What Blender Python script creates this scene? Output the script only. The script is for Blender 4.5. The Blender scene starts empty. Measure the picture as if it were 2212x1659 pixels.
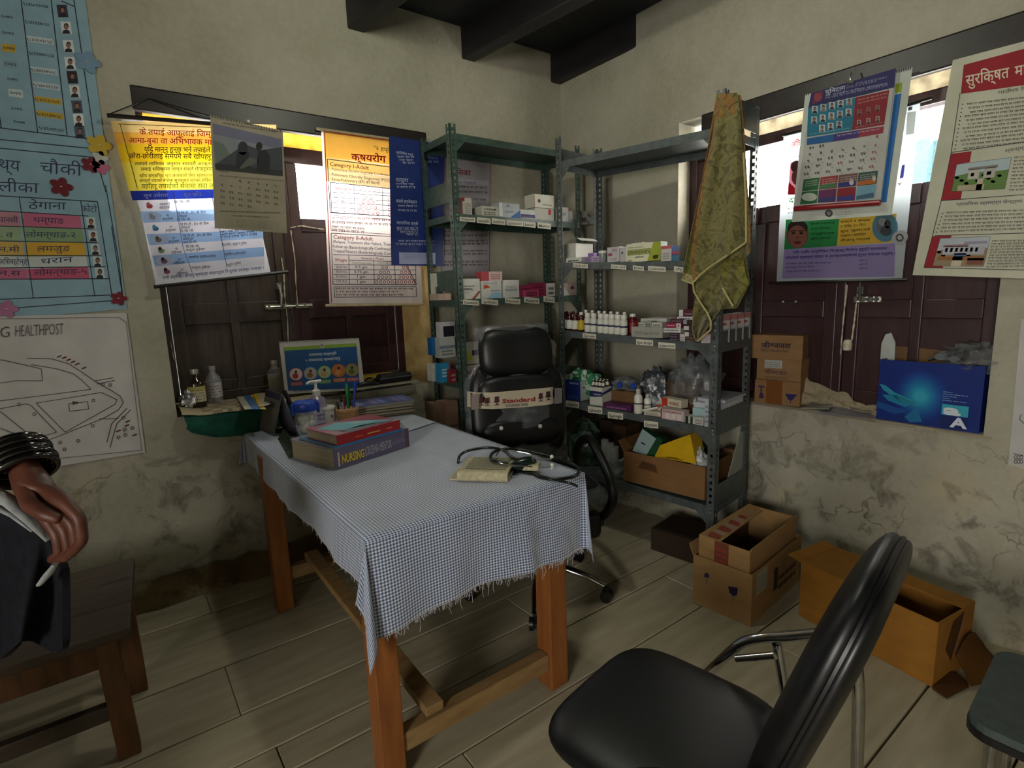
import bpy, bmesh, math, random
from math import sin, cos, pi, radians as rad
from mathutils import Vector as V, Matrix, noise
SC = bpy.context.scene; LNK = SC.collection.objects.link
# ---------------------------------------------------------------- camera
YAW, PIT, ROL, FPX, IW, IH = 0.636089195, 0.163771867, -0.0356247499, 1171.54881, 2212, 1659
CAM = V((0, 0, 1.36))
_f = V((sin(YAW)*cos(PIT), cos(YAW)*cos(PIT), -sin(PIT)))
_r = _f.cross(V((0, 0, 1))).normalized(); _u = _r.cross(_f)
CR = cos(ROL)*_r + sin(ROL)*_u; CU = -sin(ROL)*_r + cos(ROL)*_u
cd = bpy.data.cameras.new('camera'); cam = bpy.data.objects.new('camera', cd); LNK(cam)
cd.sensor_width = 36; cd.lens = FPX/IW*36; cd.clip_start = .02; cd.clip_end = 100
cam.matrix_world = Matrix(((CR.x, CU.x, -_f.x, CAM.x), (CR.y, CU.y, -_f.y, CAM.y), (CR.z, CU.z, -_f.z, CAM.z), (0, 0, 0, 1)))
SC.camera = cam
# ---------------------------------------------------------------- view, world, lights
SC.view_settings.view_transform = 'Standard'; SC.view_settings.look = 'None'
SC.view_settings.gamma = 1; SC.view_settings.use_curve_mapping = False
SC.view_settings.exposure = 0.0
SC.cycles.max_bounces = 9; SC.cycles.diffuse_bounces = 5; SC.cycles.glossy_bounces = 4; SC.cycles.transmission_bounces = 8
SC.cycles.transparent_max_bounces = 12; SC.cycles.sample_clamp_indirect = 6; SC.cycles.caustics_reflective = False; SC.cycles.caustics_refractive = False
wd = bpy.data.worlds.new('overcast_sky'); SC.world = wd; wd.use_nodes = True
_bg = wd.node_tree.nodes['Background']; _bg.inputs[0].default_value = (1.0, .96, .88, 1); _bg.inputs[1].default_value = 30.0
def lamp(name, kind, loc, power, col, size=.1, rot=None, sy=None, portal=False):
    l = bpy.data.lights.new(name, kind); l.energy = power; l.color = col
    o = bpy.data.objects.new(name, l); LNK(o); o.location = loc
    if rot: o.rotation_euler = rot
    if kind == 'AREA':
        l.size = size
        if sy: l.shape = 'RECTANGLE'; l.size_y = sy
        l.cycles.is_portal = portal
    else: l.shadow_soft_size = size
    return o
LAMP = V((1.08, 1.5, 2.71))
# ---------------------------------------------------------------- pixel rays
def ray(x, y): return CR*((x-IW/2)/FPX) + CU*(-(y-IH/2)/FPX) + _f
def onz(x, y, z):
    d = ray(x, y); return CAM + d*((z-CAM.z)/d.z)
class Frame:
    """upright frame: x along, y into depth, z up"""
    def __init__(s, ox, oy, yaw, oz=0):
        s.o = V((ox, oy, oz)); a = rad(yaw); s.yaw = a
        s.x = V((cos(a), sin(a), 0)); s.y = V((-sin(a), cos(a), 0)); s.z = V((0, 0, 1))
    def w(s, x, y, z): return s.o + s.x*x + s.y*y + s.z*z
    def px(s, x, y, d=0):
        r = ray(x, y); t = ((s.o-CAM).dot(s.y)+d)/r.dot(s.y); p = CAM + r*t - s.o
        return V((p.dot(s.x), d, p.z))
    def at(s, x, y, d=0): return s.w(*s.px(x, y, d))
    def sub(s, x, y, z, yaw=0):
        p = s.w(x, y, z); return Frame(p.x, p.y, math.degrees(s.yaw)+yaw, p.z)
# ---------------------------------------------------------------- colour + materials
def lin(h):
    if not isinstance(h, int): return tuple(h[:3])
    o = []
    for k in (16, 8, 0):
        c = ((h >> k) & 255)/255; o.append(c/12.92 if c <= .04045 else ((c+.055)/1.055)**2.4)
    return tuple(o)
MATS = {}
def mat(name, col=None, rough=.6, metal=0., col2=None, scale=18, detail=5, bump=0., trans=0., mixlo=.35, mixhi=.65, stretch=(1, 1, 1), spec=.5, alpha=1., glass=0., sheen=0., coat=0., bscale=None, see=0.):
    """procedural principled material; col None = colours come from the print attribute"""
    if name in MATS: return MATS[name]
    m = bpy.data.materials.new(name); m.use_nodes = True; nt = m.node_tree; N = nt.nodes; L = nt.links
    b = N['Principled BSDF']; b.inputs['Roughness'].default_value = rough; b.inputs['Metallic'].default_value = metal
    b.inputs['Specular IOR Level'].default_value = spec; b.inputs['Coat Weight'].default_value = coat
    if sheen: b.inputs['Sheen Weight'].default_value = sheen
    tc = N.new('ShaderNodeTexCoord'); mp = N.new('ShaderNodeMapping'); mp.inputs['Scale'].default_value = stretch
    L.new(tc.outputs['Object'], mp.inputs['Vector'])
    nz = N.new('ShaderNodeTexNoise'); nz.inputs['Scale'].default_value = scale; nz.inputs['Detail'].default_value = detail
    L.new(mp.outputs['Vector'], nz.inputs['Vector'])
    cr = N.new('ShaderNodeMapRange'); cr.inputs['From Min'].default_value = mixlo; cr.inputs['From Max'].default_value = mixhi
    L.new(nz.outputs['Fac'], cr.inputs['Value'])
    mx = N.new('ShaderNodeMix'); mx.data_type = 'RGBA'; L.new(cr.outputs['Result'], mx.inputs['Factor'])
    if col is None:
        at = N.new('ShaderNodeAttribute'); at.attribute_name = 'Col'
        hs = N.new('ShaderNodeHueSaturation'); hs.inputs['Value'].default_value = .86; L.new(at.outputs['Color'], hs.inputs['Color'])
        L.new(at.outputs['Color'], mx.inputs['A']); L.new(hs.outputs['Color'], mx.inputs['B'])
    else:
        c = lin(col); c2 = lin(col2) if col2 is not None else tuple(x*.78 for x in c)
        mx.inputs['A'].default_value = (*c, 1); mx.inputs['B'].default_value = (*c2, 1)
    L.new(mx.outputs['Result'], b.inputs['Base Color'])
    if bump:
        bp = N.new('ShaderNodeBump'); bp.inputs['Strength'].default_value = min(1, bump); bp.inputs['Distance'].default_value = .01*bump
        if bscale:
            n2 = N.new('ShaderNodeTexNoise'); n2.inputs['Scale'].default_value = bscale; n2.inputs['Detail'].default_value = 6
            L.new(mp.outputs['Vector'], n2.inputs['Vector']); L.new(n2.outputs['Fac'], bp.inputs['Height'])
        else: L.new(nz.outputs['Fac'], bp.inputs['Height'])
        L.new(bp.outputs['Normal'], b.inputs['Normal'])
    if trans:
        t = N.new('ShaderNodeBsdfTranslucent'); L.new(mx.outputs['Result'], t.inputs['Color'])
        ms = N.new('ShaderNodeMixShader'); ms.inputs['Fac'].default_value = trans
        L.new(b.outputs['BSDF'], ms.inputs[1]); L.new(t.outputs['BSDF'], ms.inputs[2])
        out = ms.outputs['Shader']
        if see:
            tp = N.new('ShaderNodeBsdfTransparent'); L.new(mx.outputs['Result'], tp.inputs['Color']); m2 = N.new('ShaderNodeMixShader'); m2.inputs['Fac'].default_value = see
            L.new(out, m2.inputs[1]); L.new(tp.outputs['BSDF'], m2.inputs[2]); out = m2.outputs['Shader']
        L.new(out, N['Material Output'].inputs['Surface'])
    if glass: b.inputs['Transmission Weight'].default_value = glass; b.inputs['IOR'].default_value = 1.4
    if alpha < 1: b.inputs['Alpha'].default_value = alpha
    MATS[name] = m; return m
# ---------------------------------------------------------------- mesh builder
class MB:
    def __init__(s, fr=None): s.v = []; s.f = []; s.c = []; s.fr = fr
    def P(s, p): return s.fr.w(*p) if s.fr else V(p)
    def add(s, vs, fs, col=None):
        n = len(s.v); s.v += [s.P(p) for p in vs]; s.f += [tuple(i+n for i in f) for f in fs]; s.c += [col]*len(fs); return s
    def hexa(s, p, col=None, cols=None):
        """8 points: bottom 4 ccw then top 4"""
        fs = [(3, 2, 1, 0), (4, 5, 6, 7), (0, 1, 5, 4), (1, 2, 6, 5), (2, 3, 7, 6), (3, 0, 4, 7)]
        s.add(p, fs, col)
        if cols: s.c[-6:] = [cols.get(k, col) for k in ('bottom', 'top', 'front', 'right', 'back', 'left')]
        return s
    def box(s, a, b, col=None, cols=None):
        (x0, y0, z0), (x1, y1, z1) = a, b
        return s.hexa([(x0, y0, z0), (x1, y0, z0), (x1, y1, z0), (x0, y1, z0), (x0, y0, z1), (x1, y0, z1), (x1, y1, z1), (x0, y1, z1)], col, cols)
    def poly(s, pts, col=None): return s.add(pts, [tuple(range(len(pts)))], col)
    def prism(s, pts, vec, col=None):
        n = len(pts); vec = V(vec); q = [V(p) for p in pts]; t = [p+vec for p in q]
        return s.add(q+t, [tuple(range(n))[::-1], tuple(range(n, 2*n))]+[(i, (i+1) % n, n+(i+1) % n, n+i) for i in range(n)], col)
    def tube(s, pts, r, n=8, col=None, closed=False, flat=1.):
        pts = [V(p) for p in pts]; m = len(pts); rs = r if isinstance(r, (list, tuple)) else [r]*m
        vs = []; up = None
        for i, p in enumerate(pts):
            a = pts[i-1] if (i or closed) else p; b = pts[(i+1) % m] if (i < m-1 or closed) else p
            t = (b-a).normalized()
            if up is None: up = V((0, 0, 1)) if abs(t.z) < .9 else V((1, 0, 0))
            sd = t.cross(up).normalized(); up = sd.cross(t).normalized()
            for k in range(n):
                g = 2*pi*k/n; vs.append(p + sd*(cos(g)*rs[i]) + up*(sin(g)*rs[i]*flat))
        fs = []
        for i in range(m if closed else m-1):
            j = (i+1) % m
            for k in range(n): fs.append((i*n+k, i*n+(k+1) % n, j*n+(k+1) % n, j*n+k))
        if not closed: fs += [tuple(range(n))[::-1], tuple((m-1)*n+k for k in range(n))]
        return s.add(vs, fs, col)
    def lathe(s, prof, c=(0, 0, 0), n=16, col=None, cols=None, sq=0, sx=1, sy=1):
        """profile of (r, z); cols per segment; sq squares the section"""
        m = len(prof); vs = []
        for r, z in prof:
            for k in range(n):
                g = 2*pi*k/n; x, y = cos(g), sin(g)
                if sq: q = (abs(x)**sq+abs(y)**sq)**(-1/sq); x *= q; y *= q
                vs.append((c[0]+x*r*sx, c[1]+y*r*sy, c[2]+z))
        s.add(vs, [tuple(range(n))[::-1], tuple((m-1)*n+k for k in range(n))], cols[0] if cols else col)
        n0 = len(s.v)-m*n
        for i in range(m-1):
            cc = cols[i] if cols else col
            for k in range(n): s.f.append((n0+i*n+k, n0+i*n+(k+1) % n, n0+(i+1)*n+(k+1) % n, n0+(i+1)*n+k)); s.c.append(cc)
        if cols: s.c[-(m-1)*n-1] = cols[-1]
        return s
    def grid(s, fn, nu, nv, col=None, th=0, cfn=None):
        """sheet fn(u,v); th thickens along its normal"""
        P = [[V(fn(i/nu, j/nv)) for i in range(nu+1)] for j in range(nv+1)]
        vs = [p for r in P for p in r]; w = nu+1
        fs = [(j*w+i, j*w+i+1, (j+1)*w+i+1, (j+1)*w+i) for j in range(nv) for i in range(nu)]
        cs = [cfn((i+.5)/nu, (j+.5)/nv) if cfn else col for j in range(nv) for i in range(nu)]
        if th:
            N = len(vs); ns = []
            for j in range(nv+1):
                for i in range(nu+1):
                    a = P[j][min(i+1, nu)]-P[j][max(i-1, 0)]; b = P[min(j+1, nv)][i]-P[max(j-1, 0)][i]
                    ns.append(a.cross(b).normalized())
            vs += [p - q*th for p, q in zip(vs, ns)]
            fs2 = [tuple(i+N for i in f[::-1]) for f in fs]
            e = [(i, i+1) for i in range(nu)]+[(j*w+nu, (j+1)*w+nu) for j in range(nv)]+[(nv*w+i+1, nv*w+i) for i in range(nu)]+[((j+1)*w, j*w) for j in range(nv)]
            fs = fs+fs2+[(b, a, a+N, b+N) for a, b in e]; cs = cs+cs+[col if col is not None else cs[0]]*len(e)
        n = len(s.v); s.v += [s.P(p) for p in vs]; s.f += [tuple(i+n for i in f) for f in fs]; s.c += cs
        return s
    def build(s, name, m, parent=None, smooth=False, bevel=0, seg=2, sub=0, weld=False):
        me = bpy.data.meshes.new(name)
        org = V((0, 0, 0)); me.from_pydata([tuple(p) for p in s.v], [], s.f); me.materials.append(m)
        if any(c is not None for c in s.c):
            at = me.color_attributes.new('Col', 'FLOAT_COLOR', 'CORNER'); buf = []
            for f, c in zip(s.f, s.c): buf += [*lin(c if c is not None else 0xffffff), 1.]*len(f)
            at.data.foreach_set('color', buf)
        if weld or smooth or bevel:
            bm = bmesh.new(); bm.from_mesh(me)
            if weld: bmesh.ops.remove_doubles(bm, verts=bm.verts, dist=1e-5)
            if bevel: bmesh.ops.bevel(bm, geom=bm.edges[:], offset=bevel, segments=seg, affect='EDGES', clamp_overlap=True, profile=.5)
            if smooth:
                for f in bm.faces: f.smooth = True
            bm.to_mesh(me); bm.free()
        if smooth:
            try: me.set_sharp_from_angle(angle=rad(50))
            except Exception: pass
        o = bpy.data.objects.new(name, me); LNK(o)
        if parent is not None: o.parent = parent; o.matrix_parent_inverse = parent_matrix(parent).inverted()
        if sub: k = o.modifiers.new('smooth', 'SUBSURF'); k.levels = k.render_levels = sub
        return o
def parent_matrix(o):
    m = Matrix.Translation(o.location) @ o.rotation_euler.to_matrix().to_4x4()
    return (parent_matrix(o.parent) @ o.matrix_parent_inverse @ m) if o.parent else m
def tag(o, label=None, cat=None, group=None, kind=None):
    for k, x in (('label', label), ('category', cat), ('group', group), ('kind', kind)):
        if x: o[k] = x
    return o
def thing(name, label, cat, loc=(0, 0, 0), rz=0, group=None, kind=None):
    o = bpy.data.objects.new(name, None); LNK(o); o.location = loc; o.rotation_euler = (0, 0, rz); o.empty_display_size = .05
    return tag(o, label, cat, group, kind)
def dup(root, loc, rz=0, label=None, group=None, tilt=None):
    r = root.copy(); LNK(r); r.location = loc; r.rotation_euler = tilt if tilt else (0, 0, rz); tag(r, label, None, group)
    for ch in root.children:
        c = ch.copy(); LNK(c); c.parent = r; c.matrix_parent_inverse = ch.matrix_parent_inverse.copy()
        for g in ch.children: d = g.copy(); LNK(d); d.parent = c; d.matrix_parent_inverse = g.matrix_parent_inverse.copy()
    return r
# ---------------------------------------------------------------- writing
_gl = {}
CONS = set(range(0x915, 0x93a))
def dev(s):
    """visual order for the short i sign"""
    o = []
    for ch in s:
        if ch == '\u093f':
            k = len(o)-1
            while k > 1 and o[k-1] == '\u094d': k -= 2
            o.insert(max(k, 0), ch)
        else: o.append(ch)
    return ''.join(o)
def glyphs(t, bold=0.):
    key = (t, bold)
    if key not in _gl:
        cu = bpy.data.curves.new('t', 'FONT'); cu.body = dev(t); cu.size = 1; cu.resolution_u = 2; cu.offset = bold
        o = bpy.data.objects.new('t', cu); me = o.to_mesh()
        vs = [(v.co.x, v.co.y) for v in me.vertices]; fs = [tuple(p.vertices) for p in me.polygons]
        o.to_mesh_clear(); bpy.data.objects.remove(o); bpy.data.curves.remove(cu)
        x0 = min((v[0] for v in vs), default=0); x1 = max((v[0] for v in vs), default=1)
        _gl[key] = ([(x-x0, y) for x, y in vs], fs, max(x1-x0, 1e-3))
    return _gl[key]
class Print:
    """flat print on a frame's plane y = d, drawn in photo pixels or in local metres"""
    def __init__(s, fr, d, step=.0004): s.fr = fr; s.d = d; s.mb = MB(); s.step = step
    def pt(s, x, y, l=1): return s.fr.at(x, y, s.d - s.step*l)
    def q(s, pts, col, l=1): s.mb.poly([s.pt(x, y, l) for x, y in pts], col); return s
    def rect(s, x0, y0, x1, y1, col, l=1): return s.q([(x0, y1), (x1, y1), (x1, y0), (x0, y0)], col, l)
    def ell(s, cx, cy, rx, ry, col, l=2, n=14): return s.q([(cx+rx*cos(2*pi*k/n), cy-ry*sin(2*pi*k/n)) for k in range(n)], col, l)
    def ring(s, cx, cy, rx, ry, w, col, l=3, n=12):
        for k in range(n):
            a, b = 2*pi*k/n, 2*pi*(k+1)/n; i = 1-w
            s.q([(cx+rx*cos(a), cy-ry*sin(a)), (cx+rx*cos(b), cy-ry*sin(b)), (cx+rx*i*cos(b), cy-ry*i*sin(b)), (cx+rx*i*cos(a), cy-ry*i*sin(a))], col, l)
    def line(s, pts, w, col, l=2):
        for (x0, y0), (x1, y1) in zip(pts, pts[1:]):
            dx, dy = x1-x0, y1-y0; n = math.hypot(dx, dy) or 1; ox, oy = -dy/n*w/2, dx/n*w/2
            s.q([(x0+ox, y0+oy), (x1+ox, y1+oy), (x1-ox, y1-oy), (x0-ox, y0-oy)], col, l)
        return s
    def text(s, t, p0, p1, h, col, l=3, bold=.0, up=(0, -1)):
        """t fitted between p0 and p1 (baseline), cap height h"""
        vs, fs, w = glyphs(t, bold); k = h/.72; ax, ay = (p1[0]-p0[0])/w, (p1[1]-p0[1])/w
        s.mb.add([s.pt(p0[0]+x*ax+up[0]*y*k, p0[1]+x*ay+up[1]*y*k, l) for x, y in vs], fs, col); return s
    def scrib(s, p0, p1, h, col, l=3, seed=0, lat=False, dens=1.):
        """a line of print too small to read: words of small marks"""
        R = random.Random(int(p0[0]*7+p0[1]*131+seed)); L = math.hypot(p1[0]-p0[0], p1[1]-p0[1]); ux, uy = (p1[0]-p0[0])/L, (p1[1]-p0[1])/L
        def m(a, b): return (p0[0]+ux*a+uy*b*0-0, p0[1]+uy*a-b)
        def rc(a0, b0, a1, b1): s.q([m(a0, b0), m(a1, b0), m(a1, b1), m(a0, b1)], col, l)
        a = 0
        while a < L-h*.6:
            n = R.randint(2, 5); w = n*h*.75
            if a+w > L: w = L-a; n = max(1, int(w/(h*.75)))
            if not lat: rc(a, h*.78, a+w, h)
            for i in range(n):
                x = a+(i+.45+.3*R.random())*w/n
                if lat: rc(x-h*.22, R.choice((0, 0, .1))*h, x+h*.13, h*R.choice((.7, .7, 1)))
                else:
                    rc(x, 0, x+h*.18, h)
                    if R.random() < .6: rc(x-h*.3, h*R.uniform(.2, .5), x, h*R.uniform(.5, .65))
            a += w+h*.5/dens
        return s
    def face(s, cx, cy, w, h, bg, hair=0x17120f, skin=0x8a6250, cloth=0x202028, l=2, sk=0):
        """small passport photo: head and shoulders"""
        s.q([(cx-w/2-sk, cy-h/2), (cx+w/2-sk, cy-h/2), (cx+w/2+sk, cy+h/2), (cx-w/2+sk, cy+h/2)], bg, l)
        s.ell(cx, cy-h*.12, w*.24, h*.26, hair, l+1); s.ell(cx, cy-h*.06, w*.19, h*.2, skin, l+2)
        s.q([(cx-w*.4, cy+h*.48), (cx-w*.3, cy+h*.22), (cx, cy+h*.14), (cx+w*.3, cy+h*.22), (cx+w*.4, cy+h*.48)], cloth, l+1)
    def build(s, parent=None, name='print', m=None): return s.mb.build(name, m or mat('printed_paper', None, .65, spec=.3), parent)
# ================================================================ lights
lamp('ceiling_lamp_light', 'POINT', LAMP, 25, (.97, .99, .80), .06)
lamp('window_back_daylight', 'AREA', (.81, 3.2, 1.99), 1, (1, 1, 1), 1.3, (rad(-90), 0, 0), .56, True)
lamp('added_fill_portal', 'AREA', (-2.53, -.8, 1.4), 1, (1, 1, 1), 1.1, (0, rad(-90), 0), 1.2, True)  # portal for the left-wall opening added behind the camera as fill
lamp('window_right_daylight', 'AREA', (2.93, 1.25, 1.97), 1, (1, 1, 1), .56, (0, rad(90), 0), 1.5, True)
# ================================================================ materials of the room
def plaster(name, c1, c2, c3, lowz):
    m = bpy.data.materials.new(name); m.use_nodes = True; nt = m.node_tree; N = nt.nodes; L = nt.links
    b = N['Principled BSDF']; b.inputs['Roughness'].default_value = .92; b.inputs['Specular IOR Level'].default_value = .15
    tc = N.new('ShaderNodeTexCoord')
    def nz(sc, d=6, ro=.6, dist=0):
        n = N.new('ShaderNodeTexNoise'); n.inputs['Scale'].default_value = sc; n.inputs['Detail'].default_value = d; n.inputs['Roughness'].default_value = ro; n.inputs['Distortion'].default_value = dist
        L.new(tc.outputs['Object'], n.inputs['Vector']); return n.outputs['Fac']
    def mr(v, a, b_, c=0, d=1):
        n = N.new('ShaderNodeMapRange'); n.inputs[1].default_value = a; n.inputs[2].default_value = b_; n.inputs[3].default_value = c; n.inputs[4].default_value = d; L.new(v, n.inputs[0]); return n.outputs[0]
    def mix(f, a, b_):
        n = N.new('ShaderNodeMix'); n.data_type = 'RGBA'; L.new(f, n.inputs['Factor'])
        for k, x in (('A', a), ('B', b_)):
            if isinstance(x, int): n.inputs[k].default_value = (*lin(x), 1)
            else: L.new(x, n.inputs[k])
        return n.outputs['Result']
    def math_(op, a, b_):
        n = N.new('ShaderNodeMath'); n.operation = op
        for i, x in enumerate((a, b_)):
            if isinstance(x, (int, float)): n.inputs[i].default_value = x
            else: L.new(x, n.inputs[i])
        return n.outputs[0]
    base = mix(mr(nz(2.2, 8), .35, .65), c1, c2)
    base = mix(mr(nz(38, 4), .3, .75, 0, .35), base, c3)
    sp = N.new('ShaderNodeSeparateXYZ'); L.new(tc.outputs['Object'], sp.inputs[0])
    low = mr(sp.outputs['Z'], lowz+.25, lowz-.35)
    blot = mr(nz(6.5, 9, .72, .6), .53, .64)
    base = mix(math_('MULTIPLY', math_('MULTIPLY', blot, low), .55), base, 0x3d3222)
    pale = mr(nz(4.1, 7, .6, .3), .56, .68)
    base = mix(math_('MULTIPLY', math_('MULTIPLY', pale, low), .5), base, 0xb9a988)
    vo = N.new('ShaderNodeTexVoronoi'); vo.feature = 'DISTANCE_TO_EDGE'; vo.inputs['Scale'].default_value = 4.5
    n2 = N.new('ShaderNodeTexNoise'); n2.inputs['Scale'].default_value = 7; n2.inputs['Detail'].default_value = 6
    L.new(tc.outputs['Object'], n2.inputs['Vector']); vm = N.new('ShaderNodeMix'); vm.data_type = 'VECTOR'; vm.inputs['Factor'].default_value = .25
    L.new(tc.outputs['Object'], vm.inputs[4]); L.new(n2.outputs['Color'], vm.inputs[5]); L.new(vm.outputs[1], vo.inputs['Vector'])
    crack = math_('MULTIPLY', mr(vo.outputs['Distance'], .018, .004), math_('MULTIPLY', mr(nz(2.7, 3), .5, .6), low))
    base = mix(math_('MULTIPLY', crack, .38), base, 0x221c14)
    L.new(base, b.inputs['Base Color'])
    hgt = math_('ADD', math_('MULTIPLY', nz(5, 8, .65), 1.0), math_('MULTIPLY', math_('ADD', math_('MULTIPLY', blot, low), crack), -.35))
    bp = N.new('ShaderNodeBump'); bp.inputs['Strength'].default_value = .55; bp.inputs['Distance'].default_value = .03; L.new(hgt, bp.inputs['Height']); L.new(bp.outputs['Normal'], b.inputs['Normal'])
    MATS[name] = m; return m
PLASTER = plaster('mud_plaster', 0xa5a192, 0x938f7d, 0xb2ae9f, .75)
SKIRT = plaster('damp_plaster', 0x6d5c40, 0x574830, 0x7d6d50, .6)
REVEAL = mat('ochre_plaster', 0xb39a68, .9, col2=0x8f7848, scale=9, bump=.5)
def wood(name, c, c2, rough=.6, st=(1, 1, 1), sc=14, bump=.25, coat=0, var=.25):
    m = mat(name, c, rough, col2=c2, scale=sc, detail=7, bump=bump, stretch=st, coat=coat, mixlo=.3, mixhi=.7)
    nt = m.node_tree; N = nt.nodes; L = nt.links; b = N['Principled BSDF']; src = b.inputs['Base Color'].links[0].from_socket
    oi = N.new('ShaderNodeObjectInfo'); hv = N.new('ShaderNodeHueSaturation'); r = N.new('ShaderNodeMapRange')
    r.inputs[3].default_value = 1-var; r.inputs[4].default_value = 1+var; L.new(oi.outputs['Random'], r.inputs[0]); L.new(r.outputs[0], hv.inputs['Value'])
    L.new(src, hv.inputs['Color']); L.new(hv.outputs['Color'], b.inputs['Base Color']); return m
PLANK = wood('worn_floor_wood', 0xaca38a, 0x958b72, .75, (1.0, 6, 6), 3.0, .12, 0, .09)
JOIST = wood('dark_joist_wood', 0x1d1c1e, 0x131214, .55, (6, 1, 6), 4, .3)
DECK = wood('dark_deck_wood', 0x24272e, 0x16181d, .7, (1, 6, 6), 4, .3)
SHUT = wood('weathered_dark_shutter', 0x41362e, 0x2a211b, .5, (8, 8, 1.2), 5, .3, 0, .06)
SHUTR = wood('maroon_painted_wood', 0x391f21, 0x281416, .42, (7, 7, 1.5), 5, .2, 0, .06)
LINT = wood('black_lintel_wood', 0x2a2220, 0x191413, .42, (1.5, 9, 9), 4, .18, 0, .05)
GLASS = bpy.data.materials.new('window_glass'); GLASS.use_nodes = True
def _glass():
    nt = GLASS.node_tree; N = nt.nodes; L = nt.links; N.remove(N['Principled BSDF'])
    t = N.new('ShaderNodeBsdfTransparent'); g = N.new('ShaderNodeBsdfGlossy'); g.inputs['Roughness'].default_value = .05
    nz = N.new('ShaderNodeTexNoise'); nz.inputs['Scale'].default_value = 30; nz.inputs['Detail'].default_value = 8
    r = N.new('ShaderNodeMapRange'); r.inputs[1].default_value = .5; r.inputs[2].default_value = .75; r.inputs[3].default_value = .95; r.inputs[4].default_value = .7
    L.new(nz.outputs['Fac'], r.inputs[0]); cb = N.new('ShaderNodeCombineColor')
    for i in range(3): L.new(r.outputs[0], cb.inputs[i])
    L.new(cb.outputs[0], t.inputs['Color'])
    m = N.new('ShaderNodeMixShader'); m.inputs[0].default_value = .06; L.new(t.outputs[0], m.inputs[1]); L.new(g.outputs[0], m.inputs[2]); L.new(m.outputs[0], N['Material Output'].inputs['Surface'])
_glass()
def paint_streak(): return mat('pale_putty', 0xc9c2ae, .8, col2=0xa59c86, scale=40)
STEEL = mat('zinc_steel', 0xb9b9b2, .32, .9, col2=0x84847e, scale=40)
# ================================================================ walls, floor, ceiling
YA, XB, ZD = 2.9, 2.63, 2.90
def struct(o): o['kind'] = 'structure'; return o
A = Frame(0, YA, 0); B = Frame(XB, 0, -90)
AX0, AX1, AZ0, AZ1 = .212, 1.592, .853, 2.283
BY0, BY1, BZ0, BZ1 = .545, 1.95, .765, 2.245
w = MB(); T = .34
w.box((-2.2, YA, -.05), (AX0, YA+T, 3.1)); w.box((AX0, YA, -.05), (AX1, YA+T, AZ0)); w.box((AX0, YA, AZ1), (AX1, YA+T, 3.1)); w.box((AX1, YA, -.05), (XB+.36, YA+T, 3.1))
struct(w.build('wall_back', PLASTER))
w = MB()
w.box((XB, BY1, -.05), (XB+T, YA, 3.1)); w.box((XB, BY0, -.05), (XB+T, BY1, BZ0)); w.box((XB, BY0, BZ1), (XB+T, BY1, 3.1)); w.box((XB, -1.9, -.05), (XB+T, BY0, 3.1))
struct(w.build('wall_right', PLASTER))
struct(MB().box((-2.2, -1.9, -.05), (XB+T, -1.6, 3.1)).build('wall_front', PLASTER))
WY0, WY1, WZ0, WZ1 = -1.4, -.2, .85, 1.95  # unseen opening added to the left wall to let in fill light
w = MB(); w.box((-2.5, -1.9, -.05), (-2.2, WY0, 3.1)); w.box((-2.5, WY1, -.05), (-2.2, YA+T, 3.1)); w.box((-2.5, WY0, -.05), (-2.2, WY1, WZ0)); w.box((-2.5, WY0, WZ1), (-2.2, WY1, 3.1))
struct(w.build('wall_left', PLASTER))
dr = MB(); dr.box((-2.34, WY0, WZ0), (-2.26, WY0+.05, WZ1)); dr.box((-2.34, WY1-.05, WZ0), (-2.26, WY1, WZ1)); dr.box((-2.34, WY0+.05, WZ1-.05), (-2.26, WY1-.05, WZ1)); dr.box((-2.34, WY0+.05, WZ0), (-2.26, WY1-.05, WZ0+.05)); struct(dr.build('added_fill_window', SHUTR))  # frame round the added fill opening
# splayed plaster cheek on the right of the back window
k = MB(); k.hexa([(1.472, 3.098, AZ0), (1.55, 2.898, AZ0), (AX1+.01, 2.898, AZ0), (AX1+.01, 3.2, AZ0), (1.472, 3.098, 2.22), (1.55, 2.898, 2.22), (AX1+.01, 2.898, 2.22), (AX1+.01, 3.2, 2.22)])
struct(k.build('trim_1', REVEAL))
# floor: sub-floor with a plank for every board
fl = struct(MB().box((-2.2, -1.6, -.08), (XB, YA, -.034)).build('floor', mat('dark_gap', 0x1c1811, .9)))
ys = [2.9, 2.63, 2.41, 2.18, 1.87, 1.655, 1.535, 1.27, 1.02, .76, .505, .25, 0, -.27, -.55, -.8, -1.1, -1.35, -1.6]; R = random.Random(5)
for i, (y1, y0) in enumerate(zip(ys, ys[1:])):
    xs = [-2.2, R.uniform(-1.3, -.6), [.22, 1.7, .95, .2, 1.3, .26, 2.0, .7, 1.9, 1.2][i % 10], XB]
    for x0, x1 in zip(xs, xs[1:]):
        if x1-x0 < .1: continue
        h = R.uniform(-.003, .0); g = .0035
        p = MB().box((x0+.001, y0+g, -.034), (x1-.001, y1-g, h)).build('plank', PLANK, fl, bevel=.003, seg=1)
# plaster skirts at the foot of the walls
def skirt(name, fn, n):
    R = random.Random(3); s = MB(); P = []
    for i in range(n+1):
        a = i/n; P.append((fn(a), R.uniform(.82, 1.15), R.uniform(.8, 1.2)))
    s.grid(lambda u, v: P[round(u*n)][0](v, P[round(u*n)][1], P[round(u*n)][2]), n, 5)
    return struct(s.build(name, SKIRT if 'back' in name else PLASTER, smooth=True))
skirt('baseboard_back', lambda a: (lambda v, h, d: (-2.2+a*4.8, YA+.01-(.035+.06*d*v**1.6), (.115*h)*(1-v)-.002)), 60)
skirt('baseboard_right', lambda a: (lambda v, h, d: (XB+.01-(.0+.1*d*v**1.8), YA-a*4.4, (.24*h)*(1-v)-.002)), 60)
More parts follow.
